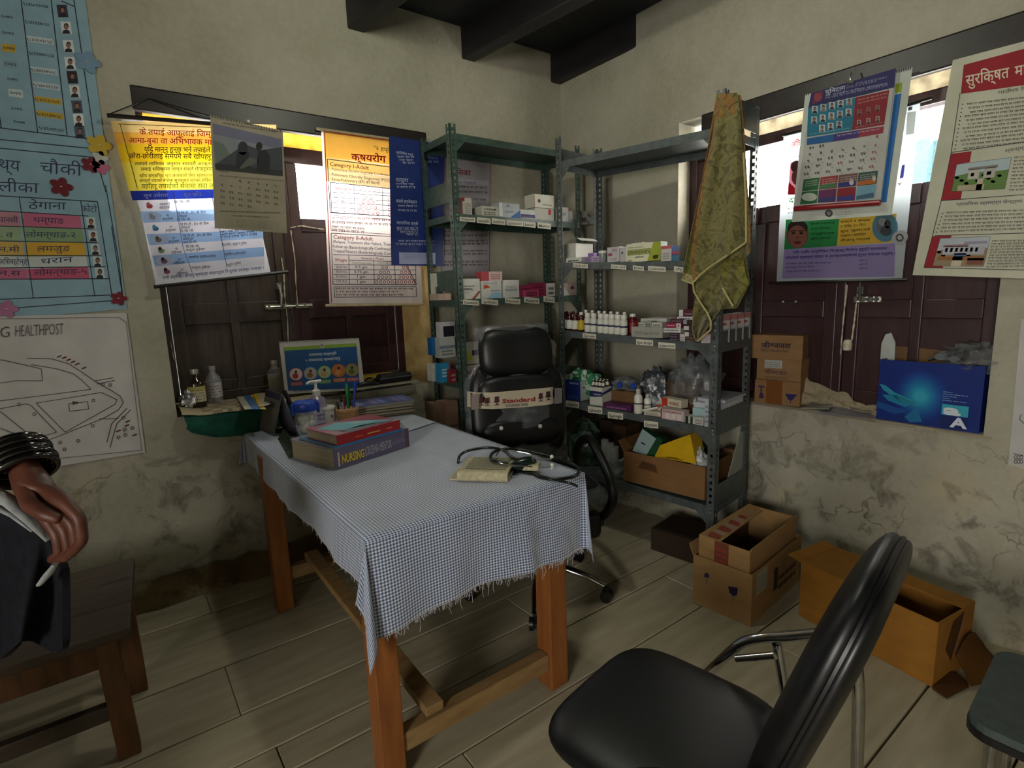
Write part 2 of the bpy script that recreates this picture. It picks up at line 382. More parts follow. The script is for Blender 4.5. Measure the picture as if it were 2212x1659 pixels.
# ceiling deck and joists
ce = struct(MB().box((-2.2, -1.6, ZD), (XB+.3, YA+.3, ZD+.1)).build('ceiling', DECK))
for x in (-1.56, -.875, -.19, .494, 1.179, 1.863, 2.548):
    J = Frame(x, YA, 7.2); j = MB(J).box((0, -4.6, 2.728), (.09, .05, ZD+.01)); j.build('joist', JOIST, ce, bevel=.008)
# ================================================================ window 1 (back wall)
def window(name, fr, x0, x1, xm, z0, zt, d, rails, wl, wr, strip, pane, lint):
    """fr frame of the wall; d depth of the frame; xm meeting post; strip/pane z-ranges; rails z-ranges of the leaves"""
    W = struct(thing(name, None, None)); t = .055
    (lx0, lx1, lz0, lz1) = lint
    m = MB(fr).box((lx0, -.006, lz0), (lx1, .03, lz1)); m.build('lintel', LINT, W, bevel=.008)
    f = MB(fr); jw = .05
    f.box((x0, d, z0), (x0+jw, d+.07, zt)); f.build('jamb', wl, W, bevel=.004)
    f = MB(fr); f.box((x1-jw, d, z0), (x1, d+.07, zt)); f.build('jamb', wr, W, bevel=.004)
    MB(fr).box((x0+jw, d+.001, strip[1]-.0), (x1-jw, d+.07, zt)).build('head_rail', wr, W)
    MB(fr).box((x0+jw, d, pane[1]), (x1-jw, d+.065, strip[0])).build('transom', wr, W, bevel=.006)
    MB(fr).box((x0+jw, d, z0), (x1-jw, d+.065, rails[0][0])).build('sill_rail', wl, W, bevel=.004)
    MB(fr).box((x0+jw, d+.03, strip[0]-.01), (x1-jw, d+.034, strip[1]+.01)).build('transom_paper', mat('yellowed_paper_pane', 0xd8c27c, .8, trans=.5, see=.06, col2=0xb89c58, scale=12) if fr is A else mat('cream_paper_pane', 0xd4cdbc, .8, trans=.5, see=.03, col2=0xa8a090, scale=16), W)
    MB(fr).box((xm-.02, d-.004, rails[0][0]), (xm+.02, d+.06, pane[1])).build('meeting_post', wr, W, bevel=.005)
    for a, b, mt in ((x0+jw+.003, xm-.021, wl), (xm+.021, x1-jw-.003, wr)):
        L = MB(fr).box((a, d+.022, rails[0][1]-.02), (b, d+.034, pane[0])).build('shutter', mt, W); s = .055
        for u0, u1 in ((a, a+s), (b-s, b), ((a+b)/2-.02, (a+b)/2+.02)):
            top = pane[1] if u0 != (a+b)/2-.02 else rails[-1][0]
            MB(fr).box((u0, d+.004, rails[0][0]+.001), (u1, d+.05, top-.001)).build('stile', mt, L, bevel=.004)
        for r0, r1 in rails:
            for u0, u1 in ((a+s, (a+b)/2-.02), ((a+b)/2+.02, b-s)): MB(fr).box((u0, d+.006, r0), (u1, d+.048, r1)).build('rail', mt, L, bevel=.004)
        MB(fr).box((a+s-.005, d+.025, pane[0]-.005), (b-s+.005, d+.029, pane[1]+.004)).build('glass_pane', GLASS, L)
    return W
W1 = window('window_1', A, .203, 1.475, A.px(631, 600, .2).x, .853, 2.265, .2, [(.925, .98), (1.265, 1.37), (1.735, 1.805)], SHUT, SHUTR, (2.165, 2.245), (1.805, 2.085), (.205, 1.597, 2.184, 2.285))
W2 = window('window_2', B, -1.95, -.50, -1.12, .765, 2.2, .1, [(.80, .87), (1.2, 1.28), (1.67, 1.752)], SHUTR, SHUTR, (2.10, 2.185), (1.752, 2.045), (-1.81, -.1, 2.135, 2.25))
# putty and paint streaks beside the meeting posts, bolts
def streak(fr, d, pts, w, W, seed):
    R = random.Random(seed); m = MB()
    P = []
    for (x0, y0), (x1, y1) in zip(pts, pts[1:]):
        n = 9
        for i in range(n): P.append((x0+(x1-x0)*i/n, y0+(y1-y0)*i/n))
    P.append(pts[-1])
    m.tube([fr.at(x, y, d) for x, y in P], [w*R.uniform(.3, 1.5) for _ in P], 6)
    m.build('putty_streak', paint_streak(), W)
streak(A, .193, [(608, 556), (613, 590), (615, 640), (621, 690), (625, 820)], .0035, W1, 1)
streak(A, .193, [(628, 498), (637, 560), (639, 610), (643, 660)], .003, W1, 2)
streak(A, .193, [(627, 492), (650, 488), (700, 496)], .004, W1, 3)
streak(A, .195, [(368, 738), (376, 778)], .002, W1, 4)
streak(B, .095, [(1830, 615), (1822, 690), (1815, 765)], .003, W2, 5)
streak(B, .095, [(1854, 620), (1846, 690), (1838, 750)], .0035, W2, 6)
m = MB(); m.lathe([(0, 0), (.018, .004), (.02, .03), (.016, .05), (0, .055)], B.at(1830, 758, .09), 10); m.build('putty_lump', paint_streak(), W2, smooth=True)
def bolt(fr, d, x0, y0, x1, y1, hx, hy, W):
    a, b = fr.px(x0, y0, d), fr.px(x1, y1, d); h = fr.px(hx, hy, d); m = MB(fr); z = (a.z+b.z)/2; xm = a.x+(b.x-a.x)*.57
    m.box((a.x, d-.004, z-.013), (xm, d, z+.013)); m.box((xm+.012, d-.004, z-.013), (b.x, d, z+.013))
    m.tube([(a.x+.005, d-.010, z), (b.x-.005, d-.010, z)], .006, 8)
    for q in (.05, .35, .62, .8): m.box((a.x+(b.x-a.x)*q, d-.018, z-.011), (a.x+(b.x-a.x)*q+.012, d-.003, z+.011))
    m.tube([(h.x, d-.012, z), (h.x+.004, d-.022, (z+h.z)/2), (h.x, d-.012, h.z)], .007, 8); m.box((h.x-.012, d-.012, h.z-.02), (h.x+.012, d-.004, h.z+.012))
    m.build('bolt', STEEL, W)
bolt(A, .196, 572, 662, 675, 661, 602, 616, W1)
bolt(B, .098, 1845, 648, 1905, 645, 1860, 625, W2)
m = MB()
for x, y in ((1692, 653), (1719, 653)): m.lathe([(.008, 0), (.009, .006), (0, .01)], B.at(x, y, .09), 8)
m.tube([B.at(1692, 654, .088), B.at(1719, 654, .088)], .002, 6); m.build('latch_wire', STEEL, W2)
# pale blue wall across the lane behind window 2
nb = MB().box((5.2, -1.6, -.5), (5.4, 2.05, 2.40)); nb.box((5.1, 1.95, -.5), (5.4, 2.07, 2.44)); nb.box((5.12, -1.5, 1.75), (5.2, 1.95, 1.80)); nb.box((5.1, 1.55, -.5), (5.2, 1.68, 2.40))
tag(nb.build('outside_wall', mat('blue_painted_wall', 0x34525a, .9, col2=0x2a4650, scale=4)), 'pale blue outside wall seen through the right window pane', 'wall')
# ================================================================ paper things on the back wall
PAPER = mat('printed_paper', None, .62, spec=.35, scale=9)
BACKLIT = mat('backlit_vinyl', None, .45, trans=.5, spec=.4, scale=6, see=.26)
BACKLIT2 = mat('thick_backlit_vinyl', None, .45, trans=.5, spec=.4, scale=6, see=.09)
ROD = mat('black_rod', 0x17120f, .4); WROD = mat('pale_wood_rod', 0xb9a884, .6, scale=30)
def sheet(root, fr, d, pts, col, m=PAPER, bulge=0., name='sheet', nu=6, nv=10, th=.0006):
    """pts TL TR BR BL in pixels"""
    tl, tr, br, bl = [fr.px(x, y, d) for x, y in pts]
    def fn(u, v):
        p = tl*(1-u)*(1-v)+tr*u*(1-v)+br*u*v+bl*(1-u)*v
        return (p.x, p.y+bulge*sin(pi*u)*sin(pi*v), p.z)
    mb = MB(fr).grid(lambda u, v: fn(u, 1-v), nu, nv, col, 0 if m in (BACKLIT, BACKLIT2) else th); return mb.build(name, m, root, smooth=True)
def sc(x0, y0, k): return lambda x, y: (x0+x/k, y0+y/k)
# ---- blue staff chart
T = thing('staff_chart', 'large pale blue handwritten staff chart on the wall left of the window', 'chart', A.at(100, 400, -.004))
d = -.006
sheet(T, A, d, [(-330, -75), (176, -60), (274, 667), (-180, 707)], 0x84a3b2)
P = Print(A, d); c1 = sc(0, 0, 4); c2 = sc(0, 400, 2.698); INK = 0x26303c; INKB = 0x2c2f52
def chart_line(pts, w=2.2, cc=c1, col=INK): P.line([cc(*p) for p in pts], w, col)
for a in ([(175, -60), (325, 1145)], [(435, -60), (580, 1170)], [(630, -60), (815, 1205)], [(-300, 1065), (0, 1105), (815, 1205)], [(-300, 1165), (0, 1205), (790, 1283)], [(-300, 1250), (0, 1280), (830, 1362), (915, 1660)], [(530, 8), (640, 55)], [(-20, 900), (12, 1108)]): chart_line(a)
for i, (x, y) in enumerate(((200, 40), (215, 195), (232, 345), (250, 465), (268, 610), (285, 740), (300, 865), (315, 990), (335, 1110))):
    bgc = {6: 0xb79a3a, 7: 0xb79a3a, 2: 0xb9c4c6, 4: 0xb4bfc4, 5: 0xb4bfc4}.get(i)
    if bgc: P.q([c1(x-6, y-38), c1(x+225, y-8), c1(x+235, y+45), c1(x+4, y+12)], bgc, 1)
    P.text(['९८४६०९२०६७', '९८४६१४७०३८', '९८४६१०२८५३', '९८४१७७०२८४', '९८४७६२७५०८', '९८५७०२६१२४', '९८४६१२०५८७', '९८४६१४७०५८', '९८४६०७१५३२'][i], c1(x, y+5), c1(x+215, y+32), 7.5, 0x20222c)
for i, (x, y) in enumerate(((10, 150), (20, 290), (25, 420), (40, 560), (60, 690), (85, 810), (95, 945), (115, 1060))):
    bgc = {2: 0xb79a3a, 5: 0xb9c4c6, 3: 0x7f9aa6}.get(i)
    if bgc: P.q([c1(x-15, y-45), c1(x+110, y-32), c1(x+115, y+38), c1(x-10, y+22)], bgc, 1)
    P.text('२०७'+'२३४३५६६७'[i], c1(x, y+2), c1(x+98, y+12), 7, 0x20222c)
for i, (x, y) in enumerate(((540, 95), (572, 240), (592, 400), (606, 545), (626, 668), (646, 790), (666, 922), (680, 1040), (690, 1142))):
    px, py = c1(x, y); P.face(px, py, 22, 27, [0x3a3340, 0xc8ccd0, 0xd0d4d6, 0xd0d4d6, 0x2c2026, 0xc4c8cc, 0x4a4858, 0xd6d6d4, 0x4c5668][i], sk=2)
P.text('थ्य', (-2, 366), (44, 371), 26, INKB, bold=-.004); P.text('चौकी', (86, 373), (178, 380), 26, INKB, bold=-.004); P.text('लीका', (-4, 413), (84, 417), 24, INKB, bold=-.004)
P.text('ठेगाना', c2(165, 138), c2(385, 142), 17, INKB); P.text('फोटो', c2(472, 152), c2(565, 158), 14, INKB)
rows = [(150, 180), (238, 255), (325, 335), (410, 412), (482, 475), (548, 545)]
for i, col in enumerate((0xb6607c, 0x7c9672, 0xc49a2c, 0xb9c0bd, 0xb4506c)):
    (l0, r0), (l1, r1) = rows[i], rows[i+1]; o = 22*i/2
    P.q([c2(-40, l0), c2(110+o, l0+8), c2(122+o, l1+3), c2(-40, l1)], (0xb07c88, 0x8ba07f, 0xc0a050, 0xb9c0bd, 0xb4607c)[i], 1)
    P.q([c2(130+o*.7, l0+8), c2(468+o, r0), c2(478+o, r1-2), c2(138+o*.7, l1+6)], col, 1)
    P.text(('थम्पाङ', 'लोमन्थाङ-२', 'लमजुङ', 'धरान', 'लोमन्थाङ-५')[i], c2((195, 150, 215, 240, 200)[i], l1-22), c2((375, 440, 410, 425, 510)[i], r1-28), 13, INKB)
    P.text(('पानसी', '. व', 'न.मी', 'असिस्टेन्ट', 'न.स')[i], c2((-8, 5, -5, -8, -4)[i], l1-22), c2((105, 75, 115, 160, 120)[i], l1-20), 12, INKB)
    px, py = c2(530+i*13, (r0+r1)/2+2); P.face(px, py, 20, 24, 0xb8c0c2, skin=(0x8a6250, 0x7c4a3a, 0x8a7a74, 0x8a6250, 0x6a5a50)[i], sk=1.5)
for l, r in rows+[(665, 640)]: chart_line([(-60, l-3), (0, l), (640 if l > 600 else 470+l*.3, r)], 2, c2)
chart_line([(-60, 58), (0, 62), (568, 96), (652, 640)], 2.2, c2); chart_line([(112, 70), (195, 662)], 2, c2); chart_line([(470, 90), (553, 650)], 2, c2); chart_line([(650, 240), (718, 670)], 2, c2); chart_line([(615, 0), (690, 430), (718, 668), (0, 722)], 2, c2)
P.build(T)
def flower(x, y, r, col, name='paper_flower'):
    m = MB(A); c = A.px(x, y, d-.002)
    s = r/1171*3.0
    pts = []
    for k in range(30):
        a = 2*pi*k/30; q = s*(.62+.38*abs(cos(2.5*a))); pts.append((c.x+q*cos(a), c.y-.003, c.z+q*sin(a)))
    m.prism(pts, (0, .0025, 0), col); m.lathe([(.004, 0), (.003, .003), (0, .004)], (c.x, c.y-.003, c.z), 6, 0xd8c8b0); m.build(name, PAPER, T)
for x, y, r, col in ((189, 134, 17, 0x6f8ba4), (214, 314, 17, 0xb79a2e), (196, 356, 13, 0x6a1426), (217, 361, 12, 0xb05a7a), (132, 404, 15, 0x65101f), (256, 645, 12, 0x6a1426), (14, 668, 14, 0xa56a8c), (216, 341, 11, 0xb8b8ae)): flower(x, y, r, col)
# ---- hand drawn map
T = thing('village_map', 'white hand-drawn village road map sheet below the blue chart', 'map', A.at(150, 850, -.003)); d = -.008
sheet(T, A, d, [(-150, 688), (273, 676), (314, 977), (-90, 1042)], 0xbdb9b6, bulge=-.004)
P = Print(A, d-.004); PEN = 0x4c4a4c
P.text('G', (0, 729), (20, 728), 24, PEN, bold=-.01); P.text('HEALTHPOST', (33, 727), (137, 722), 25, PEN, bold=-.012)
def road(*p, w=1.6): P.line([c2(*q) for q in p], w, PEN)
road((160, 1008), (300, 1012), (400, 1040), (470, 1085), (550, 1140), (640, 1192), (700, 1230), (718, 1268), (690, 1310), (600, 1360), (380, 1448), (250, 1498), (150, 1528), (-50, 1570))
road((180, 1045), (330, 1070), (430, 1100), (480, 1140), (530, 1190), (250, 1226), (-40, 1262)); road((-40, 1015), (20, 1020), (120, 1042), (240, 1070), (248, 1140), (90, 1140), (-40, 1160))
road((-40, 1310), (150, 1275), (180, 1283), (330, 1440), (200, 1478), (0, 1318)); road((210, 1270), (400, 1240), (590, 1208), (680, 1250), (672, 1276), (380, 1440), (210, 1270)); road((-40, 1400), (60, 1440), (190, 1476))
road((555, 1140), (660, 1122)); road((565, 1158), (670, 1138)); road((400, 1275), (510, 1262), (516, 1305), (405, 1318), (400, 1275)); road((580, 1362), (690, 1360)); road((740, 1300), (650, 1390), (622, 1500)); road((760, 1310), (680, 1390), (640, 1530)); road((-40, 780), (690, 770), (735, 800), (825, 1545), (-40, 1630), w=1.1)
for x, y in ((345, 998), (375, 1005), (400, 1018), (425, 1030), (450, 1042), (745, 1376), (740, 1400), (690, 1432), (785, 1456), (490, 1065)): P.line([c2(x-13, y+5), c2(x+13, y-5)], 3, 0x4e1a22)
for x, y in ((600, 1162), (642, 1165), (540, 1402), (350, 1500), (375, 1540), (455, 1490), (720, 1355), (770, 1415), (725, 1425), (690, 1470), (730, 1455), (545, 1255), (430, 1270), (110, 1278), (200, 1335)): P.ring(*c2(x, y), 4, 4, .4, PEN)
P.rect(*c2(425, 1262), *c2(455, 1275), 0x33343a); P.build(T)
# ---- vaccination poster on two rods
T = thing('vaccination_poster', 'yellow, blue and white vaccination poster hung from a black rod over the window', 'poster', A.at(440, 430, -.03)); d = -.045
s4 = sc(220, 170, 3.53)
sheet(T, A, d, [(262, 257), (516, 277), (585, 590), (337, 617)], 0xd9dce4, BACKLIT)
P = Print(A, d, .0006)
# left edge runs (60,310)-(400,1590); right edge hidden at top
def LE(y): return 62+(y-310)*(340/1280)
def RE(y): return 1480-(y-400)*.2 if y > 1160 else 1330
def band(y0, y1, col, x1=None, sl0=.06, sl1=.06, inset=0):
    xr = x1 or 1330
    P.q([s4(LE(y0)+inset, y0), s4(xr, y0+sl0*(xr-300)), s4(xr, y1+sl1*(xr-300)), s4(LE(y1)+inset, y1)], col, 1)
band(320, 405, 0xf3d48c, sl0=.03, sl1=.035); band(405, 500, 0xf2b545, sl0=.035, sl1=.0); band(500, 640, 0xf0c81e, sl0=.0, sl1=-.01); band(640, 855, 0xecd84c, sl0=-.01, sl1=-.02)
band(855, 928, 0x1c2c86, sl0=-.02, sl1=-.03, inset=8)
lv = [928, 1012, 1098, 1185, 1270, 1350, 1430, 1508]; rv = [-.035, -.03, -.03, -.035, -.06, -.075, -.085, -.095]
for i in range(7):
    P.q([s4(LE(lv[i])+45, lv[i]), s4(1215+i*4, lv[i]+rv[i]*900), s4(1219+i*4, lv[i+1]+rv[i+1]*900), s4(LE(lv[i+1])+45, lv[i+1])], 0xd9d6dc if i % 2 == 0 else 0x93b0d4, 1)
RED, DK, GR = 0xa81a10, 0x2a2008, 0x3f5f14
P.text('के तपाईं आफूलाई जिम्', s4(285, 425), s4(840, 442), 12.5, RED, bold=.012); P.text('आमा-बुबा वा अभिभावक मा', s4(205, 488), s4(840, 504), 12.5, RED, bold=.012)
P.text('यदि मान्नु हुन्छ भने तपाईले', s4(322, 555), s4(828, 560), 11, DK, bold=.012); P.text('छोरा-छोरीलाई समयमै सबै खोपहरू', s4(208, 606), s4(840, 612), 11, DK, bold=.012)
P.text('तलको तालिका अनुसार समयमै आफ्ना', s4(250, 660), s4(840, 660), 7.5, DK, bold=.01); P.text('लगाई भविष्यमा लाग्न सक्ने रोगहरूबाट', s4(297, 702), s4(845, 698), 7.5, DK, bold=.01)
P.text('खोप सम्बन्धि थप जानकारी लिन स्वास्थ्य', s4(285, 752), s4(845, 748), 7, 0x5a4a10, bold=.01); P.text('आफ्नो वडाको महिला स्वास्थ्य स्वयम् सेविका', s4(285, 788), s4(845, 785), 7, DK, bold=.01)
P.text('वहाँहरू तपाईंको सेवामा सदा त', s4(302, 836), s4(850, 832), 10, GR, bold=.008)
P.text('कुन उमेरमा', s4(318, 905), s4(505, 902), 8, 0xd8dcf0, bold=.01); P.text('कुन खोप', s4(622, 898), s4(760, 893), 8, 0xd8dcf0, bold=.01)
labs = ['जन्मने|बित्तिकै', '६|हप्तामा', '१०|हप्तामा', '१४|हप्तामा', '९|महिनामा', '१२|महिनामा', '१५|महिनामा']
for i in range(7):
    y = (lv[i]+lv[i+1])/2; x = LE(y)+45
    if i in (1, 3, 5): P.ell(*s4(x+85, y-4), 20, 10.5, 0xd8dce4)
    P.ell(*s4(x+82, y+3), 7, 5, (0xb4505a, 0xb8bcc0, 0x4e88b0, 0x9a948a, 0x8a9a70, 0x9a6a80, 0xa05a78)[i], 3); P.ell(*s4(x+70, y-14), 4, 4, (0xc07a70, 0xb0b4b8, 0x6aa0c0, 0x7a7268, 0x4a3a30, 0x54303a, 0x54303a)[i], 4)
    for j, t in enumerate(labs[i].split('|')): P.text(t, s4(x+158+(30 if len(t) < 3 else 0), y-2+j*28), s4(x+238-(30 if len(t) < 3 else 0), y-6+j*26), 5.5, 0x2a2a3c, bold=.008)
    for j, t in enumerate((['बि. सि. जी.'], ['डि.पि.टी., हेप बी हिब', 'पोलियो', 'पि.सि.भी.'], ['डि.पि.टी., हेप बी हिब', 'पोलियो', 'पि.सि.भी.'], ['डि.पि.टी., हेप बी हिब', 'पोलियो', 'आई.पि.भी.'], ['पि.सि.भी.', 'दादुरा-रुबेला'], ['जापानिज इन्सेफलाइटिस'], ['दादुरा-रुबेला'])[i]):
        yy = y-(14 if len(t) else 0)+j*25-6; xx = x+268; P.text(t, s4(xx, yy), s4(xx+len(t)*9.5+20, yy-(len(t)*9.5+20)*.05), 5, 0x2a2a3c, bold=.008)
for j, yy in enumerate((1178, 1200, 1220)): P.scrib(s4(900, yy), s4(1185, yy-26), 4.5, 0x2a2a3c)
P.text('भिटामिन, दादुरा र रुबेला', s4(915, 1278), s4(1105, 1262), 5.5, 0x2a2a3c, bold=.008); P.text('जापानिज इन्सेफलाइटिस', s4(940, 1350), s4(1100, 1336), 5.5, 0x2a2a3c, bold=.008); P.text('दादुरा र रुबेला', s4(952, 1432), s4(1060, 1412), 5.5, 0x2a2a3c, bold=.008)
for a in ([(545, 855), (620, 1290), (690, 1480)], [(828, 850), (900, 1160), (955, 1440)]): P.line([s4(*q) for q in a], 1.4, 0x6a7aa8, 3)
P.text('माथी उल्लेखित खोपहरु स्वास्थ्य संस्थाहरुमा निःशुल्क उपलब्ध गराइन्छ ।', s4(462, 1530), s4(1235, 1452), 6.5, 0x28286a, bold=.01)
P.line([s4(125, 345), s4(840, 372)], 1.5, 0x5a4410, 3); P.line([s4(140, 350), s4(270, 830)], 1.5, 0x4a4020, 3)
P.build(T, m=BACKLIT)
MB().tube([A.at(231, 249, d-.004), A.at(528, 273, d-.004)], .0085, 10).build('hanging_rod', ROD, T); MB().tube([A.at(332, 620, d-.004), A.at(622, 587, d-.004)], .008, 10).build('bottom_rod', ROD, T)
MB().tube([A.at(233, 248, d-.004), A.at(322, 213, -.008), A.at(526, 272, d-.004)], .0028, 6).build('cord', ROD, T)
# ---- grey wall calendar
T = thing('wall_calendar', 'grey wall calendar with a mountain photo, pinned in front of the yellow poster', 'calendar', A.at(535, 380, -.06)); d = -.062
sheet(T, A, d, [(454, 248), (611, 283), (620, 504), (464, 493)], 0x9c9480, bulge=.002)
P = Print(A, d-.001)
sh = lambda x, y: s4(x, y)
P.q([sh(845, 340), sh(1370, 462), sh(1380, 742), sh(868, 690)], 0x6c6c84, 1)
P.q([sh(850, 420), sh(1373, 540), sh(1380, 742), sh(868, 690)], 0x7f8388, 2)
P.q([sh(852, 470), sh(930, 500), sh(1000, 620), sh(868, 655)], 0x67726a, 3); P.q([sh(862, 655), sh(1090, 500), sh(1210, 545), sh(1375, 520), sh(1380, 742), sh(868, 690)], 0x3c4048, 4)
P.q([sh(862, 645), sh(1050, 665), sh(1380, 700), sh(1380, 742), sh(868, 690)], 0x2c2e30, 5); P.ell(*sh(1075, 530), 11, 15, 0x24262c, 6); P.q([sh(1030, 560), sh(1120, 560), sh(1135, 690), sh(1020, 680)], 0x22242a, 6)
P.ell(*sh(1200, 515), 7, 9, 0x181616, 8); P.q([sh(1190, 550), sh(1255, 545), sh(1285, 600), sh(1275, 720), sh(1180, 712), sh(1185, 640)], 0x1c1c22, 7); P.q([sh(1120, 600), sh(1195, 615), sh(1190, 640), sh(1060, 690), sh(1050, 680)], 0x565650, 7)
P.scrib(sh(925, 342), sh(1335, 412), 3.5, 0x3a3a48, lat=True); P.scrib(sh(880, 705), sh(970, 718), 3, 0x4a4438)
cx = [1052, 1120, 1188, 1252, 1318]
def num(t, x, y, h=5.2): q = sh(x, y); w_ = 4.6*len(t); P.text(t, (q[0]-w_/2, q[1]), (q[0]+w_/2, q[1]+w_*.14), h, 0x383428, bold=.006)
DG = '०१२३४५६७८९'; dg = lambda n: ''.join(DG[int(k)] for k in str(n)); n = 1
for r in range(6):
    for c in range(7):
        if r == 0 and c < 2: continue
        if n > 30: continue
        num(dg(n), 918+c*68-r*1+r*2, 770+r*46+c*9 if r else 770+c*9); n += 1
P.scrib(sh(900, 742), sh(1385, 782), 2.6, 0x6a6250, lat=True); P.scrib(sh(900, 1015), sh(1360, 1030), 2.8, 0x5a5444); P.scrib(sh(1000, 1050), sh(1280, 1062), 2.6, 0x5a5444)
for i in range(5): P.q([sh(935+i*84, 1060+i*6), sh(1010+i*84, 1066+i*6), sh(1012+i*84, 1128+i*6), sh(938+i*84, 1120+i*6)], (0x978f7c, 0x8f8876)[i % 2], 1)
P.build(T)
m = MB()
for k in range(26):
    x = 458+k*5.9; y = 249+(x-454)*.222; p = A.at(x, y, d-.001); m.tube([p+V((0, -.004, -.008)), p+V((0, -.006, .002)), p+V((0, .004, .004)), p+V((0, .005, -.006))], .0011, 4)
m.build('wire_binding', ROD, T); m = MB(); m.lathe([(.009, 0), (.006, .006), (.008, .012), (0, .014)], A.at(537, 266, d-.004), 10); m.build('push_pin', mat('white_plastic', 0xd8d6cc, .35), T, smooth=True)
# ---- tuberculosis poster
T = thing('tuberculosis_poster', 'yellow and white tuberculosis dosage poster hanging over the right shutter', 'poster', A.at(800, 480, -.03)); d = -.022
s5 = sc(600, 250, 3.686); d = -.018
sheet(T, A, d, [s5(345, 122), s5(1085, 222), s5(1155, 1492), s5(412, 1497)], 0xdcd2cf, BACKLIT2)
P = Print(A, d, .0006); RD, BL = 0x8c1a14, 0x26264c
def lx(y): return 350+(y-125)*.047
for y0, y1, col in ((128, 330, 0xf0c055), (330, 420, 0xefcb7c), (420, 520, 0xecd5a6)): P.q([s5(lx(y0)+12, y0), s5(1085, y0+90), s5(1090, y1+85), s5(lx(y1)+12, y1)], col, 1)
P.line([s5(372, 128), s5(428, 1490)], 2, 0xb43a30); P.line([s5(372, 128), s5(1085, 224)], 2, 0xc84a20)
P.text('"२ हप्ते', s5(765, 272), s5(900, 290), 9, 0x3c6a22, bold=.01); P.text('क्षयरोग', s5(585, 352), s5(862, 372), 15, 0x9a120e, bold=.022); P.text('(', s5(890, 380), s5(905, 382), 15, 0x9a120e)
P.text('Category I-Adult', s5(415, 398), s5(725, 430), 8.5, 0x7c2a1c, bold=.012)
for t, y, x1, dy in (('- Pulmonary Bacteriologically Confirmed', 432, 895, 52), ('- Pulmonary Clinically Diagnosed (PCD)', 474, 895, 52), ('- Extra-Pulmonary (EP) को बिरामी', 512, 812, 38)): P.text(t, s5(412, y), s5(x1, y+dy), 6, BL, bold=.008)
def box_(pts, w=1.6, col=BL): P.line([s5(*q) for q in pts+[pts[0]]], w, col)
box_([(395, 345), (905, 410), (905, 800), (418, 772)]); box_([(418, 530), (905, 582), (905, 800), (428, 770)])
for a in ([(605, 552), (615, 785)], [(833, 575), (838, 795)], [(605, 590), (905, 620)], [(425, 608), (905, 640)], [(428, 648), (905, 680)], [(430, 690), (905, 715)], [(430, 730), (905, 757)]): P.line([s5(*q) for q in a], 1.2, BL)
P.text('Weight', s5(455, 588), s5(590, 597), 7, RD, bold=.01); P.text('Intensive Phase', s5(622, 582), s5(815, 598), 5, RD, bold=.008); P.text('2 Month HRZE', s5(635, 620), s5(805, 634), 5.5, 0x3c6a3a); P.text('Cont', s5(847, 602), s5(900, 608), 5, RD)
for i, (t, y) in enumerate((('25-37 KG', 645), ('38-54 KG', 686), ('55-70 KG', 724), ('>71 KG', 766))):
    P.text(t, s5(457, y), s5(573, y+9), 5.5, BL, bold=.008)
    for k in range(i+2): P.ring(*s5(721+(k-(i+1)/2)*38, y+5+(k-(i+1)/2)*3), 3.6, 3.8, .35, RD)
    P.ring(*s5(890, y+25), 3.4, 3.6, .35, RD)
box_([(418, 795), (905, 825), (905, 945), (425, 915)], 1.2, 0x7a5a66)
for y in (815, 850, 885, 910): P.scrib(s5(430, y+8), s5(900 if y < 880 else 690, y+28), 5, 0x6a3040)
box_([(425, 935), (905, 962), (1105, 1345), (440, 1342)], 1.4)
P.text('Category II-Adult', s5(443, 978), s5(757, 995), 8.5, 0x7c2a1c, bold=.012)
for t, y in (('(Relapse, Treatment after Failure, Treat', 1012), ('Follow up (Bacteriologically Confirmed)', 1050), ('Treated Patients (Bacteriologically Conf', 1086)): P.text(t, s5(440, y), s5(905, y+24), 6.5, BL, bold=.008)
for a in ([(440, 1105), (905, 1120)], [(565, 1112), (572, 1342)], [(765, 1155), (768, 1342)], [(930, 1190), (938, 1342)], [(1098, 1190), (1100, 1345)], [(565, 1150), (905, 1160)], [(445, 1186), (1098, 1192)], [(445, 1226), (1098, 1228)], [(445, 1264), (1100, 1266)], [(445, 1302), (1100, 1304)]): P.line([s5(*q) for q in a], 1.3, BL)
P.text('Weight', s5(455, 1158), s5(552, 1163), 6.5, RD, bold=.01); P.text('Intensive Phase', s5(667, 1143), s5(845, 1148), 5, RD, bold=.008); P.text('1 Month Streptomycin', s5(582, 1178), s5(748, 1184), 5, 0x3c6a3a); P.text('5 Month HRZE', s5(790, 1180), s5(900, 1184), 5, 0x3c6a3a)
for i, (t, g, y) in enumerate((('25-37 KG', '0.5 gm', 1212), ('38-54 KG', '0.75 gm', 1250), ('55-70 KG', '1 gm', 1288), ('>71 KG', '1 gm', 1326))):
    P.text(t, s5(465, y), s5(552, y+2), 5, BL, bold=.008); P.text(g, s5(665-len(g)*8, y+2), s5(665+len(g)*8, y+4), 6, BL, bold=.008)
    for cx_ in (850, 1018):
        for k in range(i+2): P.ring(*s5(cx_+(k-(i+1)/2)*31, y-3), 3.3, 3.6, .35, RD)
box_([(448, 1362), (1102, 1360), (1104, 1442), (452, 1445)], 1.2)
for y, x1 in ((1388, 1095), (1412, 960), (1436, 1000)): P.scrib(s5(458, y), s5(x1, y), 4.6, 0x6a3040)
P.build(T, m=BACKLIT2)
MB().tube([A.at(*s5(305, 102), d-.002), A.at(*s5(1090, 212), d-.002)], .007, 8).build('top_rod', WROD, T); MB().tube([A.at(*s5(380, 1512), d-.002), A.at(*s5(1162, 1500), d-.002)], .007, 8).build('bottom_rod', WROD, T)
